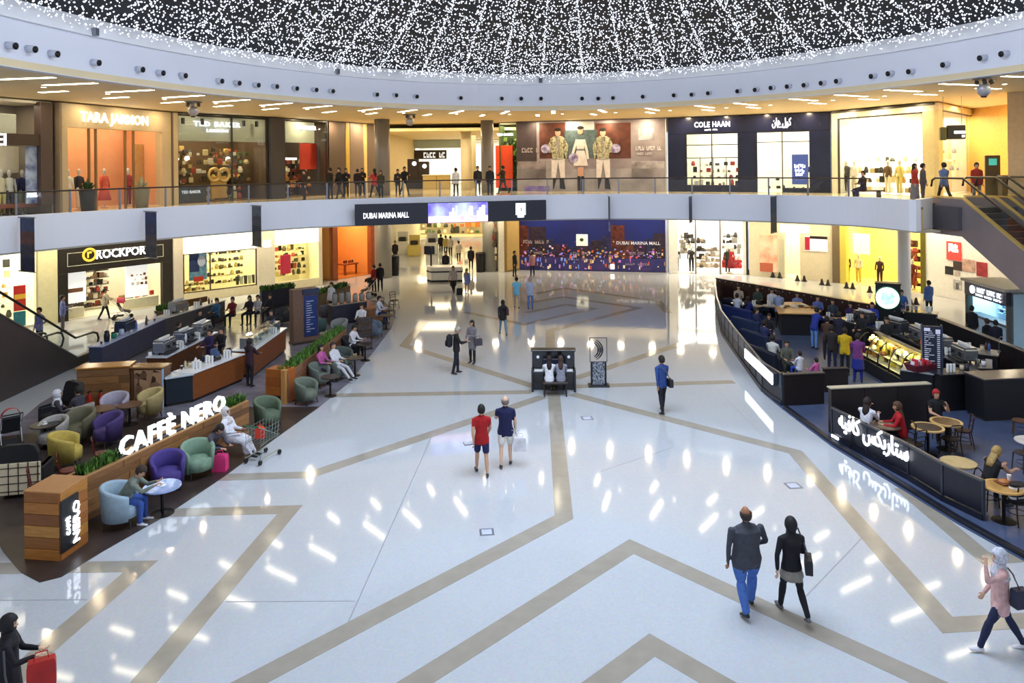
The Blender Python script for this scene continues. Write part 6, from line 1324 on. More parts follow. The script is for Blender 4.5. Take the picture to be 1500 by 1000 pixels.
BW = low_wall(XY(1049, 440), XY(1286, 489), 1.25, 'long dark brown partition along the back of the coffee kiosk', .15, '#3a2220', '#2a1c1c')
mb = MB()
for k in range(26): mb.ball((.3+k*.42, -.012, 1.13), .035, .012, .035, 6)
q_ = mb.build('stud_lights', M('#b8a898', .5), BW.o); q_['kind'] = 'stuff'
low_wall(XY(1372, 508), XY(1520, 576), 1.2, 'dark partition at the right rear of the coffee kiosk', .2, '#17161c', '#26242c')
# tower with round emblem
S = Run(XY(1283, 492), XY(1320, 495), 'black tower with round glowing green and white emblem at the rear of the kiosk', 'sign_tower', 'sign'); L = S.L; S.box('tower', 0, L, 0, 2.25, 0, .5, M('#15191c', .4)); S.box('crown', -.03, L+.03, 2.25, 2.32, -.03, .53, M('#22282a', .4))
uc, zc = S.px(1300, 436); 
def disc(nm, r, w0, w1, m): mb = MB(); mb.plate([(uc+r*math.cos(t), zc+r*math.sin(t)) for t in [2*PI*i/32 for i in range(32)]], w0, w1); return mb.build(nm, m, S.o)
disc('emblem_rim', .50, -.06, 0, M('#0f5a40', .4, emit=.5, var=0)); disc('emblem_disc', .46, -.08, -.05, M('#eafaf4', .5, emit=1.4, var=0)); disc('emblem_core', .30, -.085, -.078, M('#8ad0bc', .5, emit=.9, var=.3, scale=6, col2='#e8faf4'))
# long bench and tables along the back
S = Run(XY(1056, 449), XY(1280, 497), 'long dark blue bench along the rear kiosk partition', 'long_bench', 'bench'); n = 8
for k in range(n): S.box('cushion', S.L*k/n+.01, S.L*(k+1)/n-.01, .22, .46, .05, .6, M('#1c2238', .8), .04)
S.box('plinth', 0, S.L, 0, .22, .1, .6, M('#14141c', .5))
ORD = ('first', 'second', 'third', 'fourth', 'fifth', 'sixth', 'seventh', 'eighth')
for k, (x, y) in enumerate(((1082, 466), (1106, 470), (1128, 470), (1158, 478), (1188, 484), (1215, 490), (1243, 497))):
    round_table('small dark table along the rear kiosk bench, %s from the left' % ORD[k], at(x, y), .36, .74, '#6a625c' if k % 2 else '#8a847c', '#16161a')
    p = at(x, y)+Vector((0, 0, .74)); cups('white paper cups on the %s small table of the rear kiosk bench' % ORD[k], p+Vector((-.1, 0, 0)), 2)
def sofa(label, A, B, col, h=.78):
    S = Run(A, B, label, 'lounge_sofa', 'sofa'); L = S.L; m = M(col, .8, var=.1, scale=8); S.box('seat', .12, L-.12, .12, .44, 0, .62, m, .05); S.box('backrest', 0, L, .12, h, .60, .82, m, .05)
    for u in (0, L-.16): S.box('armrest', u, u+.16, .12, .60, 0, .62, m, .04)
    for u in (.08, L-.08):
        for w_ in (.08, .72): MB().tube([(u, w_, .13), (u, w_, 0)], .022, 6).build('leg', BLK, S.o)
    return S
for A, B, c, l in (((1118, 478), (1076, 467), '#1e2f6e', 'royal blue lounge sofa at the rear left of the coffee kiosk'), ((1130, 496), (1090, 485), '#22345a', 'navy lounge sofa inside the curved kiosk barrier, second row'), ((1147, 519), (1106, 505), '#1c2748', 'midnight blue lounge sofa inside the curved kiosk barrier, third row'), ((1162, 548), (1118, 530), '#141c30', 'black-blue lounge sofa nearest the lit strip panel')): sofa(l, XY(*A), XY(*B), c)
# wood-topped community table
o = thing('community_table', 'large table with pale wooden top in the middle of the coffee kiosk', 'table', (0, 0, 0)); tp = [at(x, y, 1.02) for x, y in ((1135, 447), (1150, 442), (1172, 442), (1203, 455), (1196, 459), (1140, 458))]; c0 = sum(tp, Vector())/6; o.location = (c0.x, c0.y, 0)
MB().prism([(p.x-c0.x, p.y-c0.y) for p in tp][::-1], .97, 1.02).build('table_top', M('#e0b070', .4, kind='wood', col2='#c8924c'), o); MB().prism([((p.x-c0.x)*.86, (p.y-c0.y)*.86) for p in tp][::-1], .0, .97).build('base', M('#17151c', .5), o)
mb = MB(); R = random.Random(2)
for k in range(16): mb.cbox(*[v for a in ((R.random()-.6)*1.6,) for v in (a, a+.12+R.random()*.15)], *[v for a in ((R.random()-.5)*.7,) for v in (a, a+.1+R.random()*.1)], 1.02, 1.04+R.random()*.08, .01, R.randrange(3))
q_ = mb.build('paper_bags', [M('#e0b84a', .6), M('#f0ead8', .6), M('#6a4a28', .6)], o); q_['kind'] = 'stuff'
# pastry case and bar
S = Run(XY(1256, 538), XY(1338, 586), 'long curved-glass pastry case with yellow-lit shelves in the coffee kiosk', 'pastry_case', 'display case'); L = S.L
S.box('base', 0, L, 0, .45, 0, .8, M('#17181f', .4)); S.box('rear_panel', 0, L, .45, 1.3, .74, .8, M('#2a2a30', .4)); S.box('top', 0, L, 1.3, 1.33, .58, .80, M('#3a3c44', .3))
mb = MB(); mb.rings([[(u, .0+.42*(1-math.cos(a)), .47+.83*math.sin(a)) for a in [PI/2*i/6 for i in range(7)]] for u in (0, L)], closed=False, cap=False); mb.build('curved_glass', GLASS, S.o, True)
for k in range(6): MB().tube([(L*k/5, .42*(1-math.cos(a))-.01, .47+.83*math.sin(a)) for a in [PI/2*i/6 for i in range(7)]], .022, 6).build('glass_rib', BLK, S.o)
for r in range(3): S.box('shelf', .02, L-.02, .52+.25*r, .535+.25*r, .10+.14*r, .74, M('#efe4b0', .4), .004); 
S.merch(.1, L-.1, .54, 1.29, .62, ('#e8d04a', '#f4e490', '#b87a2c', '#f8f0c0', '#7a4a20', '#dcc03c'), 3, 22, .2, 40, name='pastries')
area('case_light', S.pt(L/2, .45, 1.27), L*.95, .25, 90, (1, .84, .36), (0, 0, S.rz))
S = Run(XY(1320, 592), XY(1368, 600), 'low grey service ledge with stacked cups at the end of the pastry case', 'service_ledge', 'counter'); S.box('body', 0, S.L, 0, 1.05, 0, .5, M('#17181f', .4)); S.box('counter_top', -.02, S.L+.02, 1.05, 1.09, -.02, .52, M('#8a8c90', .4))
o = thing('basket', 'dark red basket of goods at the end of the pastry case', 'basket', S.pt(.5, .25, 1.09), .3); MB().rings([[(-a, -a*.6, z), (a, -a*.6, z), (a, a*.6, z), (-a, a*.6, z)] for z, a in ((0, .32), (.22, .42), (.22, .38), (.05, .28))]).build('basket_body', M('#6a2030', .6), o); q_ = MB(); R = random.Random(9)
for k in range(14): q_.cbox(-.3+.045*k, -.25+.045*k, -.15+R.random()*.2, -.02+R.random()*.2, .1, .28+R.random()*.1, .01, R.randrange(3))
q_ = q_.build('packets', [M('#c83040', .5), M('#e0b0a0', .5), M('#e8e8f0', .5)], o); q_['kind'] = 'stuff'
K1 = counter(XY(1318, 530), XY(1420, 585), 'black inner bar counter of the kiosk with coffee machines', 1.0, .7, '#16171d', '#3c3e46', kind=None); K2 = counter(XY(1378, 604), XY(1442, 600), 'black front counter of the kiosk to the right of the menu tower', 1.15, .6, '#131318', '#2c2c34', kind=None); K3 = counter(XY(1442, 618), XY(1560, 612), 'black counter at the right edge of the kiosk with brown top', 1.25, .8, '#111219', '#4a4448', kind=None)
K4 = counter(XY(1392, 556), XY(1462, 566), 'steel-topped sink counter at the right rear of the kiosk', 1.05, .8, '#17171d', '#7c7870', kind=None); K5 = counter(XY(1222, 500), XY(1318, 530), 'black rear bar counter of the kiosk behind the queue', 1.0, .6, '#14151b', '#4a4c54', kind=None)
K6 = counter(XY(1318, 492), XY(1372, 498), 'dark bar-height ledge right of the round emblem tower', 1.1, .6, '#1a1a1e', '#6a6654', kind=None)
for S, u, w, l, c in ((K1, .8, .35, 'nearest the pastry case on the kiosk bar', '#b8bcc2'), (K1, 2.2, .35, 'in the middle of the kiosk bar', '#8a8e96'), (K1, 3.6, .35, 'behind the menu tower', '#a8acb2'), (K5, 1.4, .3, 'on the rear kiosk bar, left one', '#6a6e76'), (K5, 3.0, .3, 'on the rear kiosk bar, right one', '#7a7e86')):
    if u < S.L-.4: espresso('steel coffee machine %s' % l, S.pt(u, w, 1.0), S.rz, c)
for S, u, l, n, z in ((K1, 1.5, 'kiosk bar between two machines', 5, 1.0), (K1, 2.9, 'kiosk bar behind the menu tower', 4, 1.0), (K5, .6, 'rear kiosk bar, left end', 6, 1.0), (K5, 2.2, 'rear kiosk bar, middle', 6, 1.0), (K5, 3.6, 'rear kiosk bar, right end', 5, 1.0), (K2, .4, 'front counter beside the menu tower', 3, 1.15), (K4, .4, 'sink counter', 4, 1.05), (K6, 1.0, 'ledge beside the emblem tower', 3, 1.1)):
    if u < S.L: cups('stacks of white cups on the %s' % l, S.pt(u, .2, z), n)
o = thing('cushion_bag', 'round red bag lying on the kiosk bar beside the menu tower', 'bag', K1.pt(1.9, .15, 1.0)); MB().ball((0, 0, .16), .36, .26, .16, 14).build('body', M('#b81c20', .5), o, True); MB().tube([(-.12, 0, .30), (0, 0, .36), (.12, 0, .30)], .015, 6).build('handle', M('#8a1418', .5), o)
o = thing('tap', 'thin steel tap on the sink counter', 'tap', K4.pt(1.4, .5, 1.05)); MB().tube([(0, 0, 0), (0, 0, .45), (.04, -.05, .55), (.1, -.12, .5)], .015, 6).build('spout', STEEL, o); MB().cbox(-.05, .05, -.03, .03, 0, .04, .01).build('base', STEEL, o)
for x, y, l, h_ in ((1423, 585, 'at the sink counter end', .9), (1443, 545, 'by the rear partition', .6)):
    o = thing('red_cabinet', 'narrow red fire cabinet standing %s' % l, 'fire cabinet', at(x, y)); MB().cbox(-.13, .13, -.1, .1, 0, h_, .02).build('body', M('#b01420', .4), o); MB().cbox(-.10, .10, -.11, -.09, h_*.3, h_*.8, .01).build('door', M('#c82430', .4), o)
K4.box('notice', K4.L-.35, K4.L-.15, .55, .9, -.07, -.05, M('#d8c8b8', .5))
# menu tower
S = Run(XY(1353, 592), XY(1380, 594), 'tall slim dark menu tower with white price columns in the kiosk', 'menu_tower', 'menu board'); L = S.L; S.box('board', 0, L, .0, 2.45, 0, .12, M('#1c2036', .35)); S.box('frame_left', -.04, 0, 0, 2.5, -.02, .14, M('#3a3f54', .4)); S.box('frame_right', L, L+.04, 0, 2.5, -.02, .14, M('#3a3f54', .4)); mb = MB(); R = random.Random(3)
for k in range(34):
    z = .25+.062*k; mb.box(.04, .04+.1*R.random()+.03, -.008, .002, z, z+.02)
    if R.random() < .8: mb.box(L*.3, L*.3+.15*R.random()+.03, -.008, .002, z, z+.016)
    mb.box(L-.12, L-.04, -.008, .002, z, z+.022)
mb.box(.03, .2, -.008, .002, 2.3, 2.4); mb.box(L-.16, L-.03, -.008, .002, 2.22, 2.36); q_ = mb.build('menu_lines', M('#c8cce0', .5, emit=.3), S.o); q_['kind'] = 'stuff'
# tables and chairs by the nearer barrier
for x, y, l, t, rm in ((1297, 622, 'dark round table between the women in white and red', '#5a4a40', None), (1359, 625, 'round table with pale wooden rim by the dark partition, left one', '#2a1e18', '#d8b070'), (1386, 617, 'round table with pale wooden rim near the dark partition, right one', '#7a5a38', '#d8b070'), (1404, 676, 'round table just inside the nearer kiosk barrier', '#b8a070', None), (1470, 712, 'round wooden table where the blonde woman eats', '#c09050', '#d8a860'), (1512, 645, 'white-topped round table at the right edge', '#d8d4d0', None)):
    p = at(x, y, .74); round_table(l, p, .38, .74, t, '#141216', rim=rm)
for x, y, fc, l, c, rb in ((1340, 676, 20, 'below the pale-rimmed tables, left one', '#1e1612', 0), (1392, 668, 10, 'below the pale-rimmed tables, middle one', '#2a1a12', 0), (1411, 655, 70, 'to the right of the pale-rimmed tables', '#3a1a1c', 0), (1445, 742, -70, 'behind the blonde woman, with arched back', '#101014', 1), (1495, 640, 60, 'at the right edge with tan back', '#5a3a28', 0), (1490, 765, 10, 'in the near right corner', '#17120f', 0), (1500, 690, 100, 'at the right edge beside the blonde woman', '#3a3230', 1), (1262, 660, -60, 'under the woman in white', '#17120f', 0), (1325, 668, 90, 'under the woman in red', '#17120f', 0), (1372, 640, 170, 'under the person in the red cap', '#17120f', 0)):
    wood_chair('dark bentwood chair in the kiosk %s' % l, at(x, y), fc, c, round_back=bool(rb))
o = thing('food_tray', 'tray with food and a white paper cup before the blonde woman', 'tray', at(1474, 706, .76), .2); MB().cbox(-.2, .2, -.14, .14, 0, .02, .01).build('tray', M('#8a4a2c', .5), o); MB().lathe([(.03, .02), (.045, .14)], 10, (.1, .03, 0)).build('cup', M('#f2ece6', .5), o); MB().lathe([(.08, .02), (.1, .03), (.04, .07)], 10, (-.07, 0, 0)).build('food', M('#c07a3c', .6), o)
o = thing('striped_bag', 'black and white striped bag on the chair in the near right corner', 'bag', at(1490, 765, .0)+Vector((0, 0, .48)), .3)
for k in range(7): MB().lathe([(.20-.003*k, .05*k), (.20-.003*(k+1), .05*k+.05)], 14, sy=.6).build('stripe', M('#e8e8ea' if k % 2 else '#17171c', .7), o)

clutter(K1, 1.0, .2, K1.L-.2, 18, 'kiosk bar', COLS, 6, (.63, .67)); clutter(K5, 1.0, .2, K5.L-.2, 18, 'rear kiosk bar', COLS, 7, (.05, .5), ((.7, .35), (1.4, .6), (2.3, .35), (3.0, .6), (3.7, .35))); clutter(K4, 1.05, .2, K4.L-.2, 9, 'kiosk sink counter', COLS, 8, (.1, .7), ((.5, .35), (1.4, .25))); clutter(K2, 1.15, .2, K2.L-.2, 7, 'front kiosk counter', COLS, 9, (.3, .5), ((.5, .35),)); clutter(K6, 1.1, .2, K6.L-.2, 6, 'ledge beside the emblem tower', COLS, 10, (.3, .5), ((1.1, .35),))

# ---------------------------------------------------------------- piano and sculpture
p = at(811, 571); o = thing('upright_piano', 'black upright piano with white keys and painted round lamps in the middle of the floor', 'piano', p, math.radians(-2)); PB = M('#12131c', .2, var=.15, coat=.4)
MB().cbox(-.72, .72, .02, .36, 0, 1.30, .015).build('case', PB, o); MB().cbox(-.76, .76, -.02, .40, 1.30, 1.34, .01).build('lid', PB, o); MB().cbox(-.70, .70, -.26, .04, .58, .70, .015).build('key_bed', PB, o)
for s_ in (-1, 1): MB().cbox(s_*.71-.035, s_*.71+.035, -.28, .04, 0, .76, .01).build('cheek', PB, o); MB().lathe([(.05, 0), (.05, .02)], 14).build('round_ornament', M('#c8d0e0', .4, emit=.3), o).location = (s_*.52, .0, 1.12); o.children[-1].rotation_euler = (PI/2, 0, 0)
k_ = MB().box(-.64, .64, -.24, -.03, .70, .725).build('keyboard', M('#f2f2f4', .3), o)
mb = MB(); [mb.box(-.62+.035*k, -.607+.035*k, -.14, -.03, .725, .738) for k in range(36) if k % 7 not in (2, 6)]; q_ = mb.build('black_keys', BLK, k_); q_['kind'] = 'stuff'
MB().cbox(-.35, .35, -.02, .02, .80, 1.05, .01).build('music_desk', M('#1a2038', .3), o); MB().cbox(-.1, .1, -.05, .03, .03, .09, .01).build('pedal', M('#b8983a', .3, .8), o)
pb = p+Vector((.02, -.62, 0)); o = thing('piano_bench', 'dark brown piano bench under the two players', 'bench', pb); MB().cbox(-.42, .42, -.17, .17, .40, .48, .02).build('seat', M('#2a1c16', .5), o)
for x in (-.36, .36):
    for y in (-.12, .12): MB().tube([(x, y, .41), (x, y, 0)], .022, 6).build('leg', M('#2a1c16', .5), o)
p = at(877, 565); o = thing('calligraphy_sculpture', 'black metal calligraphy sculpture in a thin square frame on a patterned pedestal', 'sculpture', p, -.03); MB().cbox(-.36, .36, -.2, .2, 0, .05, .01).build('base_plate', BLK, o)
for s_ in (-1, 1): MB().box(s_*.24-.03, s_*.24+.03, -.03, .03, .05, .82).build('pedestal_post', BLK, o)
MB().box(-.21, .21, -.012, .012, .05, .82).build('patterned_panel', M('#9aa0ac', .5, var=.5, scale=26, kind='blotch', col2='#2a2e38'), o)
mb = MB()
for s_ in (-1, 1): mb.box(s_*.29-.012, s_*.29+.012, -.015, .015, .82, 1.66)
mb.box(-.28, .28, -.015, .015, 1.64, 1.66); mb.box(-.28, .28, -.015, .015, .82, .84); mb.build('square_frame', M('#4a4e58', .4, .6), o)
for k, (r, x0) in enumerate(((.40, -.26), (.34, -.27), (.28, -.28))): MB().tube([(x0+r*math.cos(a), 0, 1.24+r*.95*math.sin(a)) for a in [math.radians(-62+124*i/10) for i in range(11)]], [.012+.02*math.sin(PI*i/10) for i in range(11)], 6).build('calligraphic_arc', M('#2c3038', .4, .5), o)

# ---------------------------------------------------------------- people on the floor
SK = ('a', 'b', 'c')
def pp(label, x, y, face, **k): return person(label, at(x, y), face, **k)
pp('man in a red polo shirt and navy shorts walking away across the floor', 706, 694, 8, h=1.76, pose='walk', top='#b01418', bottom='#1c2350', sleeve='short', legs='shorts', hair='#15110f', shoe='#2a2a30', vox=.018, leg=((14, 2), (-10, 12)), skin='a')
pp('bald man in a navy tee and white shorts walking away with a white bag', 741, 682, 2, h=1.8, pose='walk', top='#171c4c', bottom='#ece6da', sleeve='short', legs='shorts', style='bald', hair='#8a7a70', shoe='#2a2a30', vox=.018, leg=((-8, 8), (8, 2)), arms=((35, 10, 50, 25), (5, 12, 12, 0)), build=1.08, skin='c')
pp('man in a blue shirt and black trousers with a shoulder bag, right of the piano', 970, 604, 20, h=1.78, pose='walk', top='#2a4a8c', bottom='#191a22', sleeve='long', vox=.018, leg=((-12, 6), (12, 3)), skin='b')
pp('man in black with a backpack looking at his phone', 669, 547, -80, h=1.74, top='#17171c', bottom='#1a1e2e', hair='#b8b0a4', arms=((20, 6, 70, 15), (35, 6, 65, 20)), vox=.02, leg=((6, 4), (-8, 4)), head=18)
pp('woman in a long grey cardigan with a handbag facing the man with the backpack', 692, 532, 150, h=1.68, top='#7c7880', bottom='#17181f', style='long', hair='#1a1214', arms=((20, 8, 85, 30), (10, 10, 60, 20)), hem=.32, vox=.02)
pp('woman with long dark hair, black top and pale jeans walking away', 737, 491, 10, h=1.64, pose='walk', top='#221a1e', bottom='#6f8ca4', style='long', hair='#140e0e', vox=.022)
pp('man in a turquoise shirt and beige trousers walking away at the back', 757, 452, 0, h=1.74, pose='walk', top='#7cc4e4', bottom='#b8a898', sleeve='short', vox=.024)
pp('man in a pale grey shirt and blue jeans beside the turquoise-shirted man', 777, 453, 0, h=1.7, top='#b4c0dc', bottom='#5a7ac0', hair='#b8a898', sleeve='short', vox=.024)
pp('man in dark clothes standing at the left end of the city-view hoarding', 754, 405, -120, h=1.76, top='#1e1c20', bottom='#3a3c44', vox=.028)
pp('man in a pink shirt and black trousers before the city-view hoarding', 780, 405, 30, h=1.7, top='#c89098', bottom='#1c1a20', vox=.028)
pp('heavy-set bald man in a charcoal sweater and blue jeans walking away', 1094, 893, 10, h=1.80, pose='walk', top='#454853', bottom='#4a74c4', style='bald', hair='#3a2c28', build=1.48, vox=.014, leg=((-14, 12), (12, 4)), arms=((-4, 14, 14, 2), (4, 24, 50, 40)), skin='b')
pp('woman in a black hooded jacket and grey tunic walking away', 1160, 901, 4, h=1.70, pose='walk', top='#12121c', bottom='#14141e', style='hijab', hair='#101018', vox=.014, leg=((16, 2), (-16, 26)), arms=((-14, 22, 12, 0), (10, 12, 60, 15)), skirt=.72, trim='#8c867e', shoe='#5a5a60', skin='c')
pp('woman in a pink hoodie and white headscarf walking left with a hand at her head', 1466, 952, 78, h=1.68, pose='walk', top='#d4aaa8', bottom='#1c2448', style='hijab', hair='#dde0ee', vox=.014, leg=((30, 10), (-24, 6)), arms=((70, 8, 112, 20), (5, 8, 30, 5)), hem=.20, shoe='#d8d8e0', skin='c')
pp('woman in a black abaya with a red bag in the near left corner', 14, 1078, -70, h=1.66, top='#14131c', bottom='#14131c', style='hijab', hair='#121119', robe='ankle', vox=.014, arms=((25, 8, 60, 20), (25, 8, 70, 20)), skin='c')
pp('man in a navy jacket by the planter at the corridor mouth', 557, 427, 20, h=1.74, top='#1c1a26', bottom='#17171f', vox=.028); pp('person in a red jacket pushing a pushchair at the corridor mouth', 548, 428, 60, h=1.66, top='#a01c20', bottom='#17171f', vox=.028)
pp('waiter in a white shirt among the rear seats of the left cafe', 486, 462, 150, h=1.72, top='#e4e4ea', bottom='#15151a', vox=.026)
pp('woman with long dark hair and a black skirt at the information desk', 664, 429, 170, h=1.66, pose='walk', top='#c8b8b4', bottom='#17171c', style='long', skirt=.5, trim='#1c1a20', vox=.026); pp('girl in a lilac dress beside the woman in the black skirt', 684, 431, -30, h=1.55, top='#8a94d0', bottom='#d89a90', legs='bare', skirt=.75, trim='#8a94d0', style='long', hair='#b89468', vox=.026)
for x, y, c, b, l, f in ((690, 396, '#17151a', '#1a181c', 'man in black walking up the corridor beside the right bin', 0), (672, 384, '#e8dcc0', '#2a2426', 'person in a cream top walking up the corridor', 0), (646, 372, '#16161c', '#16161c', 'dark figure far down the corridor on the left', 0), (653, 374, '#c8b060', '#17171c', 'person in mustard far down the corridor', 0), (660, 375, '#d8c8a8', '#2a2020', 'person in beige far down the corridor, right of the mustard one', 0), (636, 368, '#101014', '#101014', 'tall dark figure farthest down the corridor', 180), (579, 385, '#121216', '#121216', 'person in black standing behind the left bin', 180), (653, 405, '#14141c', '#14141c', 'receptionist in black behind the white information desk', 180)):
    pp(l, x, y, f, h=1.74, pose='stand' if 'recep' in l or 'bin' in l else 'walk', top=c, bottom=b, vox=.032)
pp('man in a lilac shirt and grey trousers before the shoe shop', 92, 486, -60, h=1.74, top='#7f88c8', bottom='#6a6470', vox=.022, arms=((20, 8, 80, 20), (10, 8, 60, 20))); pp('man in a lilac shirt with a hand on his hip behind the left escalator', 58, 510, 160, h=1.76, top='#7a80c0', bottom='#17182a', vox=.022, arms=((-20, 30, 70, 40), (0, 8, 15, 0)))
pp('woman in a beige top and black trousers pushing a pink pushchair', 154, 468, -70, h=1.6, pose='walk', top='#d0c4ac', bottom='#1c1418', vox=.024, arms=((45, 6, 30, 8), (45, 6, 30, 8)), leg=((16, 4), (-16, 10)))
pushchair('pink pushchair in front of the shoe shop', at(178, 467), -70, '#d8506a'); pushchair('black pushchair at the corridor mouth beside the person in red', at(540, 434), 120, '#1c1a22')
pp('man in a blue shirt and dark trousers behind the kiosk, by the white shop wall', 1361, 463, 10, h=1.76, top='#5a7cc4', bottom='#22242c', sleeve='long', vox=.022); pp('person in a blue shirt at the ledge beside the emblem tower', 1321, 478, 170, h=1.7, top='#4a6cb8', bottom='#22242c', vox=.022, arms=((30, 8, 60, 20), (30, 8, 60, 20)))
pp('person in black at the phone kiosk', 1424, 508, -60, h=1.7, top='#16161c', bottom='#4a5470', vox=.022); pp('dark-clothed person standing near the phone kiosk, front one', 1446, 528, 20, h=1.62, top='#17141c', bottom='#17141c', vox=.022, hair='#3a2420'); pp('second dark-clothed person near the phone kiosk', 1459, 530, -20, h=1.6, top='#1c2030', bottom='#1a1a22', vox=.022)
# carried things
def bag(label, p, sx, sy, sz, col, handle=True, rz=0, strap=None):
    o = thing('carried_bag', label, 'bag', p, rz); MB().rings([[(-sx*a/2, -sy*a/2, z*sz), (sx*a/2, -sy*a/2, z*sz), (sx*a/2, sy*a/2, z*sz), (-sx*a/2, sy*a/2, z*sz)] for z, a in ((0, .92), (.08, 1), (.85, .98), (1, .9))]).build('bag_body', M(col, .55, var=.12), o)
    if handle: MB().tube([(-sx*.25, 0, sz*.97), (-sx*.2, 0, sz+.10), (sx*.2, 0, sz+.10), (sx*.25, 0, sz*.97)], .01, 5).build('handle', M(col, .5), o)
    if strap: MB().tube([Vector(q) for q in strap], .014, 5).build('strap', M('#4a4a50' if col != '#14141c' else '#5a5a66', .5), o)
    return o
q = at(741, 682); bag('white paper carrier bag held by the man in white shorts', q+Vector((.36, .0, .38)), .32, .12, .34, '#e8e4ea')
q = at(706, 694); o = thing('folded_paper', 'folded dark paper in the left hand of the man in red', 'paper', q+Vector((-.33, .08, .72)), .3); MB().cbox(-.12, .12, -.1, .1, 0, .015, .004).build('sheet', M('#3a3c58', .6), o); MB().cbox(-.11, .11, -.09, .09, .015, .02, .002).build('cover', M('#c8ccd8', .6), o)
q = at(970, 604); bag('dark shoulder bag at the right hip of the man in the blue shirt', q+Vector((.24, -.05, .80)), .12, .26, .24, '#22222a', False, .2, [(0, 0, .22), (-.16, -.1, .50), (-.34, -.02, .66)])
q = at(669, 547); o = thing('backpack', 'black backpack on the man with the phone', 'backpack', q+Vector((-.20, -.02, .98)), 0); MB().cbox(-.16, .06, -.15, .15, 0, .46, .06).build('pack', M('#14141a', .7), o); MB().cbox(-.21, -.14, -.11, .11, .05, .25, .03).build('front_pocket', M('#1c1c24', .7), o)
for s_ in (-.1, .1): MB().tube([(.05, s_, .42), (.18, s_, .46), (.26, s_, .30)], .018, 5).build('shoulder_strap', M('#14141a', .7), o)
q = at(692, 532); bag('grey handbag on the arm of the woman in the cardigan', q+Vector((.24, -.14, .72)), .30, .14, .26, '#4a464e', True, .4)
q = at(737, 491); bag('maroon bag at the hip of the dark-haired woman in jeans', q+Vector((.20, -.06, .92)), .12, .22, .28, '#3a1c28', False, .1, [(0, 0, .26), (-.12, .0, .48)])
q = at(1160, 901); bag('black shoulder bag on the woman in the black hooded jacket', q+Vector((.25, -.10, .80)), .12, .34, .24, '#14141c', False, -.3, [(0, .02, .22), (-.06, .06, .42), (-.16, .10, .66)])
q = at(1466, 952); bag('navy bag worn across by the woman in the pink hoodie', q+Vector((.16, -.22, .80)), .24, .14, .28, '#1c2040', False, .2, [(0, 0, .26), (-.10, .02, .5), (-.2, .02, .62)])
q = at(14, 1078); bag('glossy red carrier bag held by the woman in the abaya', q+Vector((.52, -.12, .74)), .34, .14, .38, '#b81a14', True, .5); bag('tan strap bag of the woman in the abaya', q+Vector((.26, -.36, .52)), .22, .12, .26, '#b89a58', False, .2, [(0, 0, .24), (-.06, .0, .55), (-.10, .06, .84)])
q = at(684, 431); bag('black bag standing beside the girl in lilac', q+Vector((-.42, -.1, 0)), .34, .2, .40, '#17171c')

# ---------------------------------------------------------------- cafe visitors
def sit(label, x, y, face, **k): k.setdefault('vox', .022); return person(label, at(x, y), face, pose='sit', **k)
sit('person in a grey-green jacket and jeans bent over in the pale blue chair', 180, 768, -80, lean=32, top='#7c857a', bottom='#3a5aa8', hair='#3a2a22', style='short', head=20, vox=.018, shoe='#c8c8cc', arms=((50, 6, 60, 20), (50, 6, 60, 20)))
sit('person in a black and white striped top leaning over a pink bag', 306, 682, -120, lean=40, top='#55525c', bottom='#2a1a2c', hair='#221814', style='long', head=18, vox=.018, seat=.42)
sit('man in a white robe and red-banded headdress lounging by the trolley', 338, 668, -100, lean=-14, top='#e8e8f2', bottom='#e8e8f2', robe='lap', legs='robe', style='hijab', hair='#e4dede', vox=.018, seat=.42, skin='b', leg=((84, 50), (84, 40)))
bag('bright pink backpack at the feet of the person in stripes', at(322, 690), .38, .24, .42, '#e83a80', True)
sit('woman in a white headscarf seated facing the man in the grey chair', 84, 640, -60, top='#3a343e', bottom='#2a2028', style='hijab', hair='#dfe0ea', skin='c'); sit('man in a dark grey shirt seated in the grey cafe chair', 118, 634, 70, top='#3c3a44', bottom='#22222a', hair='#15110f', lean=8)
sit('man in white reclining outside the second planter wall with legs stretched', 492, 556, -115, lean=-12, top='#d8d8e0', bottom='#c8c8d0', leg=((80, 40), (80, 34)), hair='#3a2c26'); sit('woman in a pink and violet top beside the reclining man', 470, 560, -110, top='#b85a9a', bottom='#3a2a44', style='long')
sit('man in a white shirt in the black chair outside the second planter wall', 515, 524, -110, lean=10, top='#dcdce4', bottom='#1c1c22', head=12); sit('man in a white shirt and dark vest beyond the second planter wall', 530, 488, 170, top='#e4e4ea', bottom='#1a1a20'); sit('person in white and navy at the far corner of the left cafe', 553, 474, -100, top='#ccd0e0', bottom='#22284a', lean=10)
for x, c, l, st in ((318, '#3a6a8c', 'person in teal', 'short'), (341, '#7a2028', 'person in dark red', 'short'), (366, '#2a2228', 'person in black', 'long'), (378, '#c8c4c0', 'person in white', 'short'), (396, '#22222a', 'person in charcoal', 'short')):
    sit('%s on the rear row of the left cafe, before the shoe shop' % l, x, 478-(x-318)*.1, 165, top=c, bottom='#1c1c22', style=st, vox=.028)
for x, y, f, c, l in ((262, 533, -40, '#1c2434', 'barista in dark blue at the inner counter of the left cafe'), (293, 512, -120, '#14181c', 'barista in black by the rear counter of the left cafe'), (308, 548, 150, '#2c2050', 'barista in violet behind the orange counter'), (366, 566, -20, '#3a2030', 'woman in a maroon patterned dress at the orange counter'), (325, 545, 160, '#15151c', 'barista in black behind the orange counter, farther one'), (398, 512, 160, '#2a2a30', 'person in charcoal behind the cake counter')):
    pp(l, x, y, f, h=1.7, top=c, bottom='#15151c', vox=.024, arms=((30, 8, 60, 20), (35, 8, 50, 20)), style='long' if 'woman' in l else 'short')
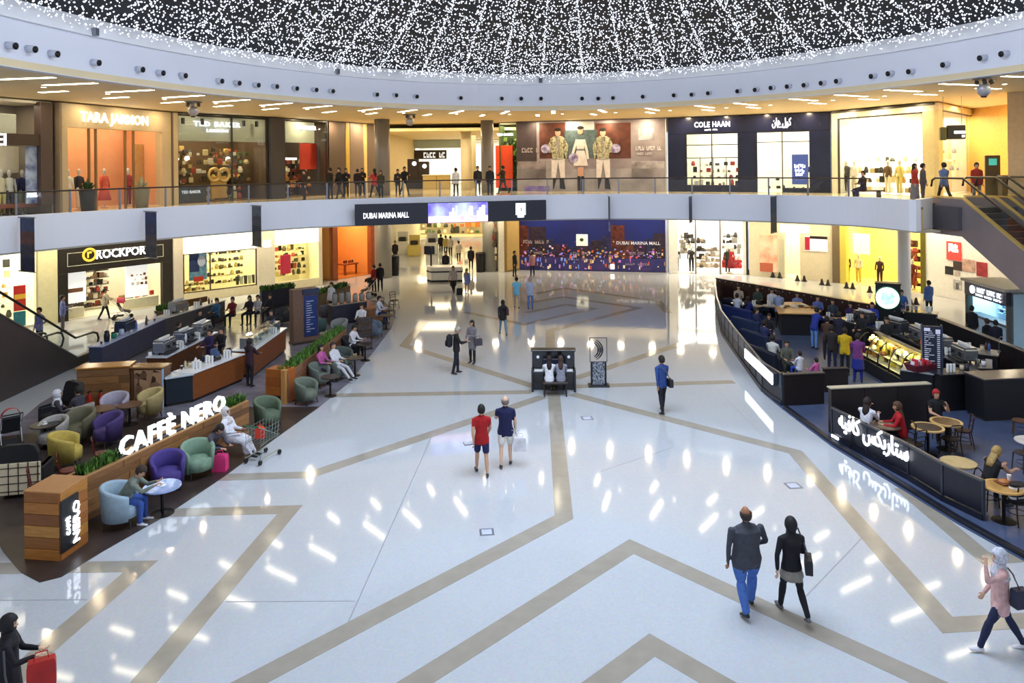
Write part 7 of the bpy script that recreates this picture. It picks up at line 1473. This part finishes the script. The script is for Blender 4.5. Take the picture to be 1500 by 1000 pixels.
# kiosk visitors
for x, y, f, c, b, l, kw in ((1193, 511, -60, '#24389a', '#6a9adc', 'man in a blue shirt and light jeans leaning on the community table', dict(lean=18, arms=((50, 8, 30, 8), (50, 8, 30, 8)))), (1219, 545, -30, '#2a2426', '#1c2448', 'person with a mustard bag at the head of the kiosk queue', {}), (1212, 528, -40, '#4a3428', '#1c1c28', 'person in brown in the kiosk queue', {}),
                           (1238, 549, -30, '#d8b41c', '#14181c', 'person in a bright yellow jacket in the kiosk queue', {}), (1257, 560, -20, '#7a3a80', '#1c2a8a', 'person in a purple top and blue skirt at the pastry case', dict(skirt=.5, trim='#1c2a8a')), (1230, 520, -30, '#22203a', '#17171f', 'tall person in dark violet in the kiosk queue', {}), (1141, 480, -10, '#8a9ac0', '#22222c', 'man in a pale blue shirt standing at the community table', {}), (1264, 520, 120, '#1a1c24', '#1a1c24', 'barista in black behind the pastry case', {}), (1300, 530, 140, '#17191f', '#17191f', 'barista in black at the kiosk bar', {}), (1278, 502, 160, '#2a3cb0', '#1a1c24', 'barista in bright blue at the rear kiosk bar', {})):
    kw.setdefault('arms', ((25, 8, 55, 15), (20, 8, 50, 15))); pp(l, x, y, f, h=1.72, top=c, bottom=b, vox=.022, **kw)
for k, (x, y, c, l) in enumerate(((1082, 453, '#b8a898', 'person in beige'), (1110, 456, '#3a4a44', 'person in dark green'), (1131, 459, '#e0e0e6', 'person in white'), (1168, 466, '#8a94c0', 'person in pale blue'), (1198, 472, '#6a78b8', 'person in mid blue'), (1220, 478, '#3a4450', 'person in slate'), (1246, 484, '#3a2c5c', 'person in dark violet'))):
    sit('%s on the long rear bench of the kiosk' % l, x, y+3, 170, top=c, bottom='#1a1a24', vox=.028, style='long' if k % 3 == 0 else 'short')
for x, y, f, c, b, l, st in ((1080, 470, -40, '#d0d4e4', '#1c1c28', 'person in white on the royal blue sofa', 'short'), (1096, 475, -60, '#1c2a7a', '#17171f', 'person in deep blue on the royal blue sofa', 'long'), (1108, 496, -120, '#22305c', '#17171f', 'person in navy on the second sofa', 'short'), (1127, 506, 150, '#16161c', '#16161c', 'person in black between the kiosk sofas', 'long'), (1120, 518, -60, '#2a3260', '#1c1c28', 'person in indigo on the third sofa', 'short'),
                       (1132, 544, -40, '#d8d8d4', '#3a3a3c', 'man in white reading by the lit strip panel', 'short'), (1153, 553, 170, '#5a5a50', '#2a3428', 'person in khaki beside the man reading', 'short'), (1172, 562, 20, '#e8e8f0', '#2a52c0', 'child in white and bright blue near the low partition', 'short'), (1196, 573, 30, '#d060a0', '#2a2a3c', 'child in pink behind the low partition', 'short')):
    sit(l, x, y, f, top=c, bottom=b, style=st, h=1.7 if 'child' not in l else 1.25, vox=.022, seat=.46)
sit('woman in a white blouse resting her face on her hand at the kiosk table', 1268, 657, -50, top='#e4e4ee', bottom='#2a2a34', style='long', hair='#2a1a16', vox=.018, arms=((50, 6, 100, 25), (40, 6, 70, 20)), lean=12); sit('woman in a red top with brown hair seated opposite the woman in white', 1322, 664, 70, top='#b81420', bottom='#1c1c28', style='long', hair='#5a3a28', vox=.018, lean=10)
sit('person in black with a red cap drinking at the pale-rimmed tables', 1372, 642, 175, top='#15151a', bottom='#15151a', style='short', hair='#c01c28', vox=.018, arms=((50, 8, 100, 20), (30, 8, 60, 20)), sleeve='short'); sit('blonde woman in a black sleeveless top eating near the barrier', 1448, 742, -70, top='#17151a', bottom='#1c1c2c', style='long', hair='#b8985c', vox=.016, lean=22, head=14, sleeve='none', arms=((48, 6, 45, 10), (48, 6, 45, 10)), skin='a')
# the two at the piano
for dx, c, hr, l in ((-.19, '#e6e6ee', '#2a1a16', 'girl in a white blouse with dark hair playing the piano, left of two'), (.19, '#8f90a0', '#4a342a', 'girl in a grey top playing the piano, right of two')):
    person(l, pb+Vector((dx, 0, 0)), 0, h=1.6, pose='sit', seat=.48, top=c, bottom='#15151c', style='long', hair=hr, vox=.018, arms=((40, 6, 45, 8), (40, 6, 45, 8)), lean=6)

# ---------------------------------------------------------------- people on the upper gallery
def up(label, x, Y, face, **k):
    q = along(x, 288, Y); k.setdefault('vox', .028); return person(label, (q.x, Y, Z_UP), face, **k)
up('woman in a red top and long grey skirt at the upper escalator landing', 1340, 31.8, -140, h=1.7, top='#b83a30', bottom='#6a6a72', skirt=.12, trim='#7a7a84', style='long'); up('person in grey beside the woman in the red top', 1352, 32.2, -100, h=1.7, top='#5a5a66', bottom='#5a5a66'); up('man in a blue-grey shirt and black trousers at the top of the right escalator', 1383, 31.0, 10, h=1.78, pose='walk', top='#6f84b0', bottom='#15161c')
q = along(1268, 288, 34.5); o = thing('gallery_bench', 'thin dark bench on the upper gallery before the corner shop', 'bench', (q.x, 34.5, Z_UP)); MB().cbox(-.6, .8, -.22, .22, .40, .46, .02).build('seat', M('#2a1c24', .5), o)
for x in (-.4, .6): MB().cbox(x-.03, x+.03, -.18, .18, 0, .40, .01).build('leg', BLK, o)
person('person in dark clothes sitting on the upper gallery bench', (q.x-.1, 34.5, Z_UP), 100, pose='sit', top='#2a2438', bottom='#1c1a26', vox=.028); up('man in a red shirt at the glass beside the right escalators', 1431, 31.2, 175, h=1.72, top='#b03828', bottom='#8a8478')
for x, Y, c, l, f in ((484, 41, '#22201c', 'person in dark brown at the upper railing, leftmost of the group left of the column', 20), (497, 41.5, '#17171c', 'person in black at the upper railing, second of the group', 160), (507, 42, '#1c1c24', 'second person in black at the upper railing, third of the group', 190), (524, 44, '#2a2024', 'person in dark maroon near the cream passage', 20), (531, 44.5, '#1a1a1e', 'person in black beside the one in maroon', 200), (549, 43, '#c83a40', 'person in red by the left upper column', 30), (558, 41, '#3a3a2a', 'person in olive at the railing before the left upper column', 180), (583, 44, '#2c2a30', 'person in grey right of the left upper column', 160), (593, 45, '#17171c', 'person in black right of the left upper column', 190), (668, 43, '#e8e8ea', 'waiter in a white shirt and black trousers at the upper railing', 20), (700, 44, '#26262e', 'person in charcoal left of the right upper column', 160), (718, 42, '#22242e', 'person in dark blue before the right upper column', 200), (737, 45, '#3a2420', 'person in dark brown before the red panel', 10), (446, 40, '#3a2c2c', 'person in brown before the red-panelled bay', 150)):
    up(l, x, Y, f+(x*37 % 90)-45, h=1.56+.045*(x % 6), top=c, bottom=('#17171f', '#2c3040', '#3a3634')[x % 3], style='long' if x % 3 == 0 else 'short', pose='walk' if x % 4 == 1 else 'stand', arms=((35, 12, 70, 25), (8, 8, 15, 4)) if x % 2 else None)

finish_people()
